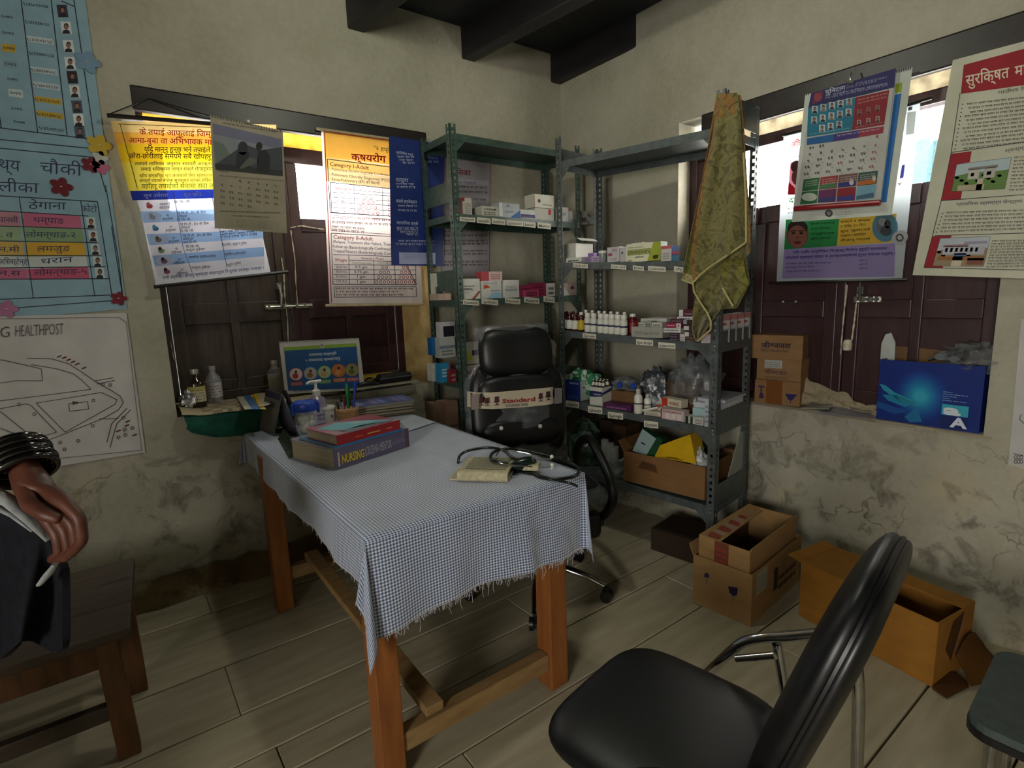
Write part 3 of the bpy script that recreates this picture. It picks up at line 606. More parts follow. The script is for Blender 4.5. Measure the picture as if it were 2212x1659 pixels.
# ---- dark blue leaflet and the grey notice behind the shelving
T = thing('blue_banner', 'dark blue banner with white writing hanging behind the green shelf post', 'poster', A.at(900, 430, -.02)); d = -.032
sheet(T, A, d, [s5(885, 160), s5(1328, 232), s5(1315, 1196), s5(905, 1192)], 0x1c2f6e, mat('blue_vinyl', None, .4, spec=.4), bulge=.003)
P = Print(A, d-.001); WH = 0xaab4d4
P.text('प्रतिरोध गर्नु', s5(940, 300), s5(1080, 322), 5.5, WH, bold=.01); P.text('दादुरा', s5(940, 522), s5(1040, 528), 8, WH, bold=.012); P.text('कालो इन्फेक्सन', s5(942, 690), s5(1110, 700), 7, WH, bold=.012); P.text('जापानिज इन्से', s5(945, 862), s5(1118, 872), 6.5, WH, bold=.01); P.text('रोग निवारण', s5(1135, 338), s5(1275, 350), 6, 0x8090b8)
for x0, x1, y in ((950, 1085, 335), (965, 1085, 360), (990, 1090, 382), (940, 1095, 550), (945, 1095, 575), (955, 1110, 725), (955, 1110, 760), (945, 1118, 900), (945, 1118, 915), (975, 1118, 935), (1020, 1118, 952), (1140, 1280, 372), (1140, 1180, 400), (960, 1245, 1005), (940, 1240, 1030)): P.scrib(s5(x0, y), s5(x1, y+4), 4.2, WH)
P.q([s5(965, 1088), s5(1255, 1092), s5(1255, 1182), s5(968, 1180)], 0x9a9fc0, 1)
for y in (1108, 1122, 1138): P.scrib(s5(1000, y), s5(1220, y), 3, 0x6a70a0, lat=True)
P.build(T)
T = thing('grey_notice', 'grey printed notice on the wall behind the back shelf', 'poster', A.at(1010, 470, -.004)); d = -.006
s7 = sc(880, 250, 3.859)
sheet(T, A, d, [s7(300, 330), s7(697, 388), s7(692, 1335), s7(290, 1350)], 0x9a9498)
P = Print(A, d); P.text('लिका', s7(408, 492), s7(528, 500), 12, 0x6c1826, bold=.02); P.text('ious Category)', s7(418, 558), s7(570, 566), 4.6, 0x33303a)
for y in (600, 640, 700): P.scrib(s7(420, y), s7(668, y+12), 4.5, 0x3a3640)
for y in (970, 1005, 1050, 1075, 1135, 1160, 1225, 1250): P.scrib(s7(305, y+4), s7(668, y+2), 4.5, 0x3a3640)
P.line([s7(690, 395), s7(684, 1330)], 1.2, 0x7a3a44); P.q([s7(408, 520), s7(680, 545), s7(680, 580), s7(412, 560)], 0xa4a2ac, 1); P.build(T)
# ================================================================ fitting helpers
def proj_y(P):
    v = P-CAM; k = v.dot(_f); return IH/2-FPX*v.dot(CU)/k
def hgt(P, y):
    lo, hi = 0, 3
    for _ in range(40):
        m = (lo+hi)/2
        if proj_y(V((P.x, P.y, m))) > y: lo = m
        else: hi = m
    return lo
def fit(z, p0, p1, p2, yt):
    """box standing on z: pixels of its near, right and left/back foot corners and of the near top corner"""
    a, b, c = onz(*p0, z), onz(*p1, z), onz(*p2, z); ax = (b-a); w = ax.length; fr = Frame(a.x, a.y, math.degrees(math.atan2(ax.y, ax.x)), z)
    return fr, w, max(.004, (c-a).dot(fr.y)), hgt(a, yt)-z
CARD = mat('printed_carton', None, .5, spec=.3, scale=14)
PLAS = mat('printed_plastic', None, .35, spec=.5, scale=8)
class Deco:
    """print on a box face: frame face x in 0..w, z in 0..h at y = -e"""
    def __init__(s, mb, w, h, face='front', d=0, e=.0006): s.mb, s.w, s.h, s.face, s.d, s.e = mb, w, h, face, d, e
    def p(s, x, z, k=1):
        e = s.e*k
        if s.face == 'front': return (x, -e, z)
        if s.face == 'right': return (s.w+e, x, z)
        if s.face == 'left': return (-e, s.d-x, z)
        return (x, z, s.h+e)
    def rect(s, x0, z0, x1, z1, col, k=1): s.mb.poly([s.p(x0, z0, k), s.p(x1, z0, k), s.p(x1, z1, k), s.p(x0, z1, k)], col); return s
    def poly(s, pts, col, k=1): s.mb.poly([s.p(x, z, k) for x, z in pts], col); return s
    def ell(s, cx, cz, rx, rz, col, k=2, n=12): return s.poly([(cx+rx*cos(2*pi*i/n), cz+rz*sin(2*pi*i/n)) for i in range(n)], col, k)
    def text(s, t, x0, z0, x1, h, col, k=3, bold=.01, z1=None):
        vs, fs, w = glyphs(t, bold); a = (x1-x0)/w; b = h/.72; sl = ((z1-z0) if z1 is not None else 0)/w
        s.mb.add([s.p(x0+x*a, z0+y*b+x*sl, k) for x, y in vs], fs, col); return s
    def lines(s, x0, z0, x1, z1, n, col, k=2, seed=0):
        R = random.Random(seed+n); st = (z1-z0)/n
        for i in range(n):
            z = z0+i*st; x = x0
            while x < x1-.002:
                w = min(R.uniform(.1, .35)*(x1-x0), x1-x); s.rect(x, z, x+w*.85, z+st*.5, col, k); x += w
        return s
# ================================================================ desk
ZT = .752
TW = wood('orange_pine', 0x945a28, 0x77431b, .5, (8, 8, 1), 5, .15, .1, .08)
TS = wood('dusty_pine', 0x94774d, 0x745832, .65, (1.5, 6, 6), 5, .15, 0, .08)
T = thing('desk', 'orange pine desk standing under the checked cloth', 'table', (.85, 2.0, 0))
MB().box((.472, 1.30, .715), (1.232, 2.772, .744)).build('tabletop', TS, T, bevel=.003)
for x0, x1, y0, y1 in ((.462, .532, 1.292, 1.362), (1.076, 1.152, 1.287, 1.363), (.452, .524, 2.415, 2.485), (1.076, 1.15, 2.415, 2.485)): MB().box((x0, y0, 0), (x1, y1, .715)).build('leg', TW, T, bevel=.004)
MB().box((.532, 1.31, .60), (1.076, 1.335, .715)).build('apron', TW, T); MB().box((.524, 2.425, .47), (1.076, 2.45, .715)).build('apron', TW, T)
MB().box((.478, 1.362, .60), (.503, 2.415, .715)).build('apron', TW, T); MB().box((1.12, 1.363, .60), (1.145, 2.415, .715)).build('apron', TW, T)
MB().box((.532, 1.300, .075), (1.076, 1.345, .135)).build('stretcher', TS, T, bevel=.003); MB().box((.524, 2.43, .13), (1.076, 2.47, .19)).build('stretcher', TS, T, bevel=.003)
k = MB(); a, b = V((.612, 1.31, .138)), V((.60, 2.47, .192)); k.hexa([a, a+V((.058, 0, 0)), b+V((.058, 0, 0)), b, a+V((0, 0, .03)), a+V((.058, 0, .03)), b+V((.058, 0, .03)), b+V((0, 0, .03))]); k.build('stretcher', TS, T, bevel=.003)
# checked cloth: one sheet over the top with hanging sides and gathered corners
def cloth():
    X0, X1, Y0, Y1 = .462, 1.243, 1.284, 2.785; OL, ORR, OF, OB = .135, .12, .268, .05
    us = [-OL*(1-i/12) for i in range(12)]+[(X1-X0)*i/46 for i in range(47)]+[(X1-X0)+ORR*i/12 for i in range(1, 13)]
    vs = [-OF*(1-i/20) for i in range(20)]+[(Y1-Y0)*i/60 for i in range(61)]+[(Y1-Y0)+OB*i/4 for i in range(1, 5)]
    R = random.Random(2)
    def f(u, v):
        su = -u if u < 0 else max(0, u-(X1-X0)); sv = -v if v < 0 else max(0, v-(Y1-Y0)); nx = -1 if u < 0 else 1; ny = -1 if v < 0 else 1
        x = X0+min(max(u, 0), X1-X0); y = Y0+min(max(v, 0), Y1-Y0); z = ZT
        if su and sv:
            rho = math.hypot(su, sv); ph = math.atan2(sv, su); k = (1+.22*sin(2*ph)*min(1, rho/.25)); o = rho*((.10+.18*abs(sin(2*ph))+.10*sin(6*ph)) if u < 0 else (.04+.06*abs(sin(2*ph))+.04*sin(6*ph)))
            a = .25+.5*ph/(pi/2); x += nx*o*cos(ph); y += ny*o*sin(ph)*.8; z -= rho*(1.02+.10*sin(2*ph))
        elif su:
            q = su/.155; x += nx*(.006*q+.006*q*sin(v*13+nx)+.003*q*sin(v*37)); z -= su*(1+.06*sin(v*9))
        elif sv:
            q = sv/.27; y += ny*(.008*q+.010*q*sin(u*12+1)+.007*q*sin(u*31)+.02*q*math.exp(-((u-.52)/.03)**2)); z -= sv*(.985+.035*sin(u*7+2.2)*q)
        else:
            z += .0012*sin(u*40)*sin(v*17)+.002*math.exp(-((u-.5)/.012)**2)
            e = min(u, X1-X0-u, v); z -= .006*max(0, 1-e/.012)**2
        return V((x, y, z))
    me = bpy.data.meshes.new('checked_tablecloth'); W = len(us); vt = [f(u, v) for v in vs for u in us]
    fs = [(j*W+i, j*W+i+1, (j+1)*W+i+1, (j+1)*W+i) for j in range(len(vs)-1) for i in range(W-1)]
    me.from_pydata([tuple(p) for p in vt], [], fs); uv = me.uv_layers.new(name='UVMap'); dat = []
    for p in me.polygons:
        p.use_smooth = True
        for li in p.vertices: dat += [us[li % W], vs[li // W]]
    uv.data.foreach_set('uv', dat)
    o = bpy.data.objects.new('checked_tablecloth', me); LNK(o)
    m = bpy.data.materials.new('woven_check'); m.use_nodes = True; nt = m.node_tree; N = nt.nodes; L = nt.links; b = N['Principled BSDF']; b.inputs['Roughness'].default_value = .85; b.inputs['Specular IOR Level'].default_value = .35; b.inputs['Sheen Weight'].default_value = .5
    uvn = N.new('ShaderNodeUVMap'); sp = N.new('ShaderNodeSeparateXYZ'); L.new(uvn.outputs[0], sp.inputs[0]); outs = []
    for ax in 'XY':
        d = N.new('ShaderNodeMath'); d.operation = 'MULTIPLY'; d.inputs[1].default_value = 1/.0092; L.new(sp.outputs[ax], d.inputs[0])
        q = N.new('ShaderNodeMath'); q.operation = 'FRACT'; L.new(d.outputs[0], q.inputs[0]); g = N.new('ShaderNodeMath'); g.operation = 'GREATER_THAN'; g.inputs[1].default_value = .52; L.new(q.outputs[0], g.inputs[0]); outs.append(g.outputs[0])
    ad = N.new('ShaderNodeMath'); L.new(outs[0], ad.inputs[0]); L.new(outs[1], ad.inputs[1]); hf = N.new('ShaderNodeMath'); hf.operation = 'MULTIPLY'; hf.inputs[1].default_value = .5; L.new(ad.outputs[0], hf.inputs[0])
    rp = N.new('ShaderNodeValToRGB'); rp.color_ramp.interpolation = 'CONSTANT'; e = rp.color_ramp.elements; e[0].color = (*lin(0x414b66), 1); e[1].position = .75; e[1].color = (*lin(0xdce2f0), 1); x = e.new(.25); x.color = (*lin(0x929eb8), 1)
    L.new(hf.outputs[0], rp.inputs[0]); nz = N.new('ShaderNodeTexNoise'); nz.inputs['Scale'].default_value = 9; tcn = N.new('ShaderNodeTexCoord'); L.new(tcn.outputs['Object'], nz.inputs['Vector'])
    r = N.new('ShaderNodeMapRange'); r.inputs[3].default_value = .82; r.inputs[4].default_value = 1.1; L.new(nz.outputs['Fac'], r.inputs[0]); hv = N.new('ShaderNodeHueSaturation'); L.new(rp.outputs[0], hv.inputs['Color']); L.new(r.outputs[0], hv.inputs['Value']); L.new(hv.outputs[0], b.inputs['Base Color'])
    me.materials.append(m); sol = o.modifiers.new('thickness', 'SOLIDIFY'); sol.thickness = .0014; sol.offset = -1
    tag(o, 'blue grey and white checked tablecloth with a frayed hem over the desk', 'tablecloth')
    h = MB()
    for i in range(260):
        u = R.uniform(-.02, X1-X0+.02); p = f(u, -OF); n = R.uniform(.006, .018) if R.random() < .94 else R.uniform(.02, .045)
        h.tube([p, p+V((R.uniform(-.004, .004), R.uniform(-.003, .003), -n*.6)), p+V((R.uniform(-.007, .007), R.uniform(-.004, .004), -n))], .0007, 3)
    for i in range(90):
        p = f(-OL, R.uniform(-.2, 1.2)); n = R.uniform(.005, .012); h.tube([p, p+V((R.uniform(-.003, .003), R.uniform(-.004, .004), -n))], .0007, 3)
    fo = h.build('fringe', mat('frayed_thread', 0xb0b0b4, .9), o); fo['kind'] = 'stuff'
cloth()
# ---------------------------------------------------------------- books
PAGES = mat('page_edges', 0xb3a78c, .85, col2=0x8f8468, scale=120, stretch=(.05, .05, 9), bump=.2)
def book(name, label, fr, w, d, h, cover, spine, fn=None, top=None, th=.003, group=None):
    B_ = thing(name, label, 'book', fr.w(w/2, d/2, 0), fr.yaw, group)
    MB(fr).box((.004, th, th), (w-.004, d-.004, h-th)).build('pages', PAGES, B_)
    c = MB(fr); c.box((0, .0005, 0), (w, d, th), cover); c.box((0, .0005, h-th), (w, d, h), cover); c.box((0, 0, 0), (w, th, h), spine)
    if fn: fn(Deco(c, w, h))
    if top: top(Deco(c, w, h, 'top'))
    c.build('cover', PLAS, B_); return B_
fr, w_, d_, h_ = fit(ZT+.002, (724.7, 1016), (885, 964), (656, 983.5), 971)
def sp(D):
    w, h = D.w, D.h
    D.rect(w*.04, h*.12, w*.06, h*.8, 0xc8b8a8); D.text('NURSING', w*.085, h*.22, w*.36, h*.42, 0xe0c21c, bold=.02); D.text('LOKSEWA MENTOR', w*.375, h*.24, w*.735, h*.46, 0xc9c4d2, bold=-.003)
    D.lines(w*.75, h*.38, w*.93, h*.55, 2, 0x8c80a8); D.rect(w*.94, 0, w*.955, h, 0x6a2c2c); D.rect(w*.965, h*.04, w*.985, h*.95, 0x5a3434)
def tp(D):
    w, d = D.w, .2
    D.rect(0, .001, w, .03, 0xb0ab8e); D.rect(w*.15, .002, w*.6, .02, 0x6a6658, 2); D.rect(w*.45, .004, w*.5, .022, 0x20242a, 3)
G1 = book('textbook', 'thick grey textbook with a yellow and white title at the bottom of the book pile', fr, w_, d_, h_, 0x8c8896, 0x625c78, sp, tp, .004)
z1 = ZT+.002+h_; f0 = fr
fr, w_, d_, h_ = fit(z1, (722, 970), (871, 929), (668, 945), 966)
book('exercise_book', 'thin bright blue book lying between the red and the grey books', fr, w_, d_, .008, 0x2a6ea8, 0x2b78b4, th=.0015); z2 = z1+.0085
fr, w_, d_, h_ = fit(z2, (729, 963), (865, 926.5), (669.4, 943.6), 942)
def sp2(D):
    w, h = D.w, D.h
    D.lines(w*.27, h*.36, w*.39, h*.6, 1, 0xe06a30); D.lines(w*.45, h*.38, w*.66, h*.62, 1, 0xe0b060, 2, 3); D.lines(w*.76, h*.42, w*.86, h*.6, 1, 0xe8a088, 2, 5)
def tp2(D):
    w, d = D.w, d_
    D.rect(0, 0, w, d, 0xa4586a); D.poly([(0, .004), (w*.22, .003), (w*.17, d*.35), (0, d*.5)], 0xb07284, 2); D.poly([(w*.22, .004), (w*.6, d*.08), (w*.97, d*.1), (w*.5, d*.3), (w*.15, d*.25)], 0x6e7f86, 2)
    D.poly([(w*.15, d*.3), (w*.55, d*.2), (w*.97, d*.14), (w*.75, d*.55), (w*.4, d*.9), (w*.05, d*.75)], 0x6fb4bc, 2); D.poly([(w*.55, d*.4), (w*.8, d*.3), (w*.6, d*.65), (w*.45, d*.7)], 0x9cc4c8, 3); D.lines(w*.02, .012, w*.16, d*.3, 5, 0xd0b0b8, 3)
    D.poly([(w*.72, d*.6), (w, d*.3), (w, d), (w*.6, d)], 0x9a4a54, 2); D.rect(w*.9, .0, w, d*.08, 0xc8b8b0, 3)
book('textbook', 'red-spined book with a pink and turquoise cover on top of the book pile', fr, w_, d_, h_, 0xa4586a, 0x9a1a20, sp2, tp2, .0025)
# loose white paper
m = MB(); P4 = [onz(x, y, ZT+.002) for x, y in ((883, 932), (941, 913), (892, 899), (863, 911))]
m.grid(lambda u, v: (P4[0]*(1-u)*(1-v)+P4[1]*u*(1-v)+P4[2]*u*v+P4[3]*(1-u)*v)+V((0, 0, .003+.006*u*u*v)), 5, 5, 0xb9c4cf, .0005)
tag(m.build('paper_sheet', PAPER, smooth=True), 'loose white paper sheet lying on the cloth beside the red book', 'paper')
# tent calendar
T = thing('tent_calendar', 'grey tent-shaped desk calendar seen end-on at the left of the desk', 'calendar', onz(600, 930, ZT))
z = ZT+.001; n1, n2, f1 = onz(592, 942, z), onz(647, 941, z), onz(563, 912, z); ax = V((n1.x-.02, n1.y+.21, z))-n1; ap = (n1+n2)/2+V((0, 0, .19)); ap = V((ap.x, ap.y, hgt(ap, 851)))
def leaf(a, b, name, c, prt):
    m = MB(); nn = (b-a).cross(ax).normalized()*.0025; m.hexa([a, a+nn, a+nn+ax, a+ax, b, b+nn, b+nn+ax, b+ax], c); 
    if prt:
        q = lambda u, v, e=-.0006: a+(b-a)*v+ax*u+nn.normalized()*e
        s_ = -1 if True else 1
        for (u0, v0, u1, v1, cc) in ((0.02, .84, .98, .98, 0x2c3350), (.3, .66, .62, .76, 0x3a3c50), (.08, .08, .92, .62, 0x8c857c)): 
            for e in (-.0008, .0033): m.poly([q(u0, v0, e), q(u1, v0, e), q(u1, v1, e), q(u0, v1, e)], cc)
    m.build(name, PAPER, T)
leaf(n1, ap, 'cover', 0x77716c, True); leaf(n2, ap, 'backing_leaf', 0x8a8494, False)
m = MB(); m.hexa([n1+V((0, 0, .001)), n2+V((0, 0, .001)), n2+ax, n1+ax, n1+V((0, 0, .003)), n2+V((0, 0, .003)), n2+ax+V((0, 0, .002)), n1+ax+V((0, 0, .002))], 0x50505e); m.build('base_flap', PAPER, T)
m = MB()
for k in range(14): p = ap+ax*(k+.5)/14; m.tube([p+V((-.006, 0, -.004)), p+V((0, 0, .004)), p+V((.006, 0, -.004))], .0009, 4)
m.build('wire_binding', ROD, T)
# dark green name block
a, b, c = onz(600, 948, z), onz(623, 990, z), onz(655, 984, z); m = MB(); hz = hgt(b, 968); bk = (onz(600, 948, z)-b)
m.prism([b, c, (b+c)/2+V((0, 0, .045))], bk*1.0, 0x27361f); m.poly([b+V((0, -.001, 0)), c+V((0, -.001, 0)), (b+c)/2+V((0, -.001, .044))], 0x35502a)
D0 = (b+c)/2+V((0, 0, .045)); 
for i in range(4): 
    p = b+bk*(.2+.2*i); q_ = D0+bk*(.2+.2*i); n = V((-.001, 0, 0)); m.poly([p*.75+q_*.25+n, p*.75+q_*.25+bk*.12+n, p*.3+q_*.7+bk*.12+n, p*.3+q_*.7+n], 0x39402c)
tag(m.build('name_block', PLAS), 'dark green triangular name block lying in front of the tent calendar', 'name plate')
# slim black case
m = MB(); a = onz(651, 925, z); m.tube([a+V((.0, 0, 0)), a+V((-.022, .03, .09)), a+V((-.045, .06, .185))], [.016, .017, .011], 10, flat=.7); m.tube([a+V((-.04, .045, .16)), a+V((-.043, .048, .125))], .003, 6)
tag(m.build('slim_case', mat('black_vinyl', 0x121214, .4), smooth=True), 'slim black case leaning up behind the tent calendar', 'case')
# jar of cotton wool
CLEAR = mat('clear_plastic', 0xd8dce0, .15, alpha=.28, spec=.6); BLUEP = mat('blue_plastic', 0x1f49b0, .35, col2=0x1a3c98)
p = onz(665, 941, ZT); p.z = z; T = thing('cotton_jar', 'clear jar of cotton wool with a bright blue lid on the desk', 'jar', p)
MB().lathe([(.046, 0), (.048, .004), (.050, .11), (.051, .125)], p, 24).build('jar_body', CLEAR, T, smooth=True)
MB().lathe([(.053, .118), (.056, .121), (.056, .150), (.053, .158), (.047, .161), (.045, .158), (0, .158)], p, 24).build('lid', BLUEP, T, smooth=True)
for x in (-.062, .054): MB().box((p.x+x, p.y-.014, p.z+.10), (p.x+x+.008, p.y+.014, p.z+.15)).build('lid_clip', BLUEP, T, bevel=.003)
R = random.Random(4); m = MB()
for i in range(26):
    c = p+V((R.uniform(-.024, .024), R.uniform(-.024, .024), R.uniform(.02, .085))); r = R.uniform(.013, .019); m.lathe([(0, -r), (r*.7, -r*.7), (r, 0), (r*.75, r*.7), (0, r)], c, 7)
m.build('cotton_wool', mat('cotton', 0xd6d2c4, .95, scale=90, bump=.5), T, smooth=True)['kind'] = 'stuff'
# hand sanitiser pump bottle
LIL = mat('clear_lilac_gel', 0xb6a6c4, .2, alpha=.55, spec=.6); WHP = mat('white_plastic', 0xd8d6cc, .35)
p = onz(690, 921, ZT); p.z = z; T = thing('sanitiser_bottle', 'clear lilac hand sanitiser bottle with a white pump on the desk', 'bottle', p)
MB().lathe([(.036, 0), (.039, .004), (.040, .12), (.034, .142), (.016, .155), (.015, .162)], p, 24, sq=3).build('bottle_body', LIL, T, smooth=True)
m = MB(); m.lathe([(.019, .155), (.020, .158), (.020, .178), (.012, .183), (.007, .19), (.007, .215), (.012, .218), (.012, .226), (0, .228)], p, 16); q = p+V((0, 0, .222)); m.tube([q+V((.028, 0, .002)), q, q+V((-.03, -.012, .004)), q+V((-.048, -.02, -.004))], [.007, .008, .006, .004], 8); m.build('pump', WHP, T, smooth=True)
F_ = Frame(p.x-.034, p.y-.0405, 0, p.z); m = MB(F_); D = Deco(m, .068, .1); D.e = .0015; D.rect(0, .02, .068, .10, 0xc0b6cc); D.text('Hygienic', .006, .06, .06, .012, 0x4a3a70, bold=.01); D.text('Hand', .018, .04, .05, .012, 0x4a3a70, bold=.01); m.build('label', PAPER, T)
# white pot
p = onz(709, 919, ZT); p.z = z; T = thing('white_pot', 'small white plastic pot with a dark mark between jar and pen holder', 'pot', p)
MB().lathe([(.034, 0), (.037, .003), (.039, .075), (.038, .08)], p, 24).build('pot_body', WHP, T, smooth=True); MB().lathe([(.040, .079), (.042, .081), (.042, .093), (.038, .097), (0, .098)], p, 24).build('lid', WHP, T, smooth=True)
F_ = Frame(p.x+.002, p.y-.0395, 0, p.z); m = MB(F_); D = Deco(m, .02, .02); D.text('N', .003, .045, .015, .013, 0x20245a, bold=.03); m.build('mark', PAPER, T)
# pen holder with pens
p = onz(753, 916, ZT); p.z = z; T = thing('pen_holder', 'woven cane pen holder standing behind the red book', 'pen holder', p)
m = MB()
for i in range(9): zz = i*.0085; m.lathe([(.047+.001*i, zz), (.050+.001*i, zz+.004), (.047+.001*i, zz+.0085)], p, 26, (0xb08a60, 0xa47c50)[i % 2])
m.lathe([(.054, .0765), (.057, .079), (.054, .083), (.050, .083), (.048, .078)], p, 26, 0xb99268); m.build('cane_wall', mat('woven_cane', None, .7, scale=60, bump=.3), T)
def pen(px, py0, py1, dx, dy, r, col, cap, label, lean):
    b_ = V((p.x+dx, p.y+dy, p.z+.02)); t = V((p.x+dx*1.5+lean, p.y+dy, 0)); q = p+V((dx, dy, 0)); hz = hgt(q, py0); t.z = hz; n = b_+(t-b_)*.72
    m = MB(); m.tube([b_, n], r, 8, col); m.tube([n, n+(t-n)*.9, t], [r*1.2, r*1.2, r*.7], 8, cap); m.box((t.x-.0015, t.y-r*1.9, t.z-.04), (t.x+.0015, t.y-r, t.z-.004), cap)
    tag(m.build('pen', PLAS, smooth=True), label, 'pen', 'pens in the cane holder')
pen(0, 826, 0, .026, .004, .0062, 0x1c3aa0, 0x203fb0, 'thick blue marker pen at the right of the cane holder', .014); pen(0, 829, 0, .004, .0, .0055, 0x1c7a34, 0x1f8a3c, 'light green pen in the middle of the cane holder', .0); pen(0, 838, 0, .012, .014, .005, 0x14582a, 0x196a34, 'dark green pen behind the light green pen', .004)
pen(0, 852, 0, -.012, .012, .0045, 0x16161a, 0x1a1a1e, 'thin black pen in the cane holder', -.008); pen(0, 862, 0, -.006, -.008, .0045, 0x8a2430, 0x7a1c28, 'dark red pen leaning in the cane holder', -.012); pen(0, 866, 0, -.024, .0, .005, 0x4a4a52, 0x2a2a32, 'dark grey pen at the left of the cane holder', -.014); pen(0, 868, 0, -.014, -.02, .0048, 0xb8b0cc, 0x8c88b0, 'white and lilac pen at the front of the cane holder', -.01)
m = MB(); p2 = onz(658, 905, ZT); m.tube([p2+V((0, .03, .0)), p2+V((.0, .03, .16))], .012, 10, 0xc09a62, flat=.16); tag(m.build('wooden_spatula', PLAS), 'flat wooden spatula standing behind the cotton jar', 'spatula')
# blood pressure cuff
CANV = mat('cream_canvas', 0xbdb596, .85, col2=0xa79e80, scale=70, bump=.4)
fr, w_, d_, h_ = fit(ZT+.0025, (990, 1038), (1098, 1041), (1000, 1000), 1016); T = thing('pressure_cuff', 'folded cream blood pressure cuff lying on the right of the desk', 'cuff', fr.w(w_/2, .05, 0), fr.yaw); d_ = .15
m = MB(fr); n = 10; 
pr = [(.0, .0)]+[(-.014*sin(pi*i/8), .034*(1-cos(pi*i/8))/2) for i in range(1, 9)]+[(d_, .036), (d_, .028), (.01, .026), (.008, .012), (d_, .01), (d_, 0)]
m.add([(0, y, z_) for y, z_ in pr]+[(w_, y, z_) for y, z_ in pr], [tuple(range(len(pr))), tuple(range(len(pr), 2*len(pr)))[::-1]]+[(i, len(pr)+i, len(pr)+(i+1) % len(pr), (i+1) % len(pr)) for i in range(len(pr))]); m.build('folded_band', CANV, T)
m = MB(fr); m.box((w_*.12, .02, .0365), (w_*.92, d_*.92, .0385)); m.build('velcro_patch', mat('grey_velcro', 0x8f8c74, .95, scale=120, bump=.5), T)
m = MB(fr); m.box((-.03, .0, 0), (.02, d_*.8, .006)); m.build('band_end', CANV, T)
m = MB(fr); m.box((w_+.03, d_*.55, .01), (w_+.09, d_*.95, .03)); m.build('canvas_pad', CANV, T, bevel=.006)
# stethoscope
RUB = mat('black_rubber', 0x0f1511, .3, spec=.6); CHR = mat('chrome', 0xc8c8c8, .12, 1.0, col2=0xb0b0b0)
def curve(pts, r, z0=ZT+.006, n=6, closed=False):
    P = [V((*onz(x, y, z0+h).xy, z0+h)) for x, y, h in pts]; out = []
    for i in range(len(P)-1):
        a, b, c, d = P[max(i-1, 0)], P[i], P[i+1], P[min(i+2, len(P)-1)]
        for k in range(6):
            t = k/6; out.append(.5*((2*b)+(c-a)*t+(2*a-5*b+4*c-d)*t*t+(3*b-a-3*c+d)*t**3))
    return MB().tube(out+[P[-1]], r, 8)
T = thing('stethoscope', 'black stethoscope coiled on the right corner of the desk', 'stethoscope', onz(1160, 1010, ZT))
curve([(990, 1000, .0), (993, 985, .02), (1010, 974, .04), (1050, 967, .045), (1085, 972, .045), (1110, 990, .04), (1150, 1000, .03)], .0052).build('tube', RUB, T, smooth=True)
curve([(1098, 1000, .04), (1068, 996, .045), (1060, 985, .045), (1075, 973, .04), (1110, 970, .03), (1150, 977, .02), (1200, 990, .006), (1240, 1004, .0), (1250, 1018, 0), (1238, 1030, 0), (1200, 1035, 0), (1165, 1030, 0), (1140, 1016, .0), (1098, 1010, .012)], .0058).build('tube', RUB, T, smooth=True)
curve([(1072, 984, .05), (1082, 974, .05), (1115, 975, .045), (1150, 982, .035), (1175, 990, .02), (1191, 992, .012)], .0026).build('ear_tube', CHR, T, smooth=True)
curve([(1080, 1000, .045), (1095, 1003, .04), (1130, 1006, .03), (1165, 1010, .015), (1190, 1009, .008)], .0026).build('ear_tube', CHR, T, smooth=True)
for x, y, h in ((1192, 990, .02), (1193, 1008, .012), (1192, 1013, .004)):
    c = onz(x, y, ZT+h); MB().lathe([(0, 0), (.006, .002), (.0075, .007), (.005, .012), (0, .013)], c, 10).build('ear_tip', WHP, T, smooth=True)
T = thing('pressure_pump', 'dark green rubber pump bulb with its hose beside the stethoscope', 'pump', onz(1140, 1000, ZT))
c = onz(1128, 1003, ZT+.03); m = MB(); ax_ = V((.9, -.3, .05)).normalized(); m.tube([c+ax_*(-.05+.1*i/8) for i in range(9)], [.008]+[.024*sin(pi*(i+1)/10)**.6 for i in range(7)]+[.010], 14); m.build('bulb', mat('green_rubber', 0x0c2018, .25, spec=.6), T, smooth=True)
m = MB(); m.tube([c+ax_*-.075, c+ax_*-.05], .007, 10); m.build('valve', CHR, T, smooth=True)
curve([(1085, 1012, .012), (1110, 1018, 0), (1150, 1024, 0), (1200, 1037, 0), (1232, 1044, 0), (1246, 1050, -.02)], .0045).build('hose', RUB, T, smooth=True)
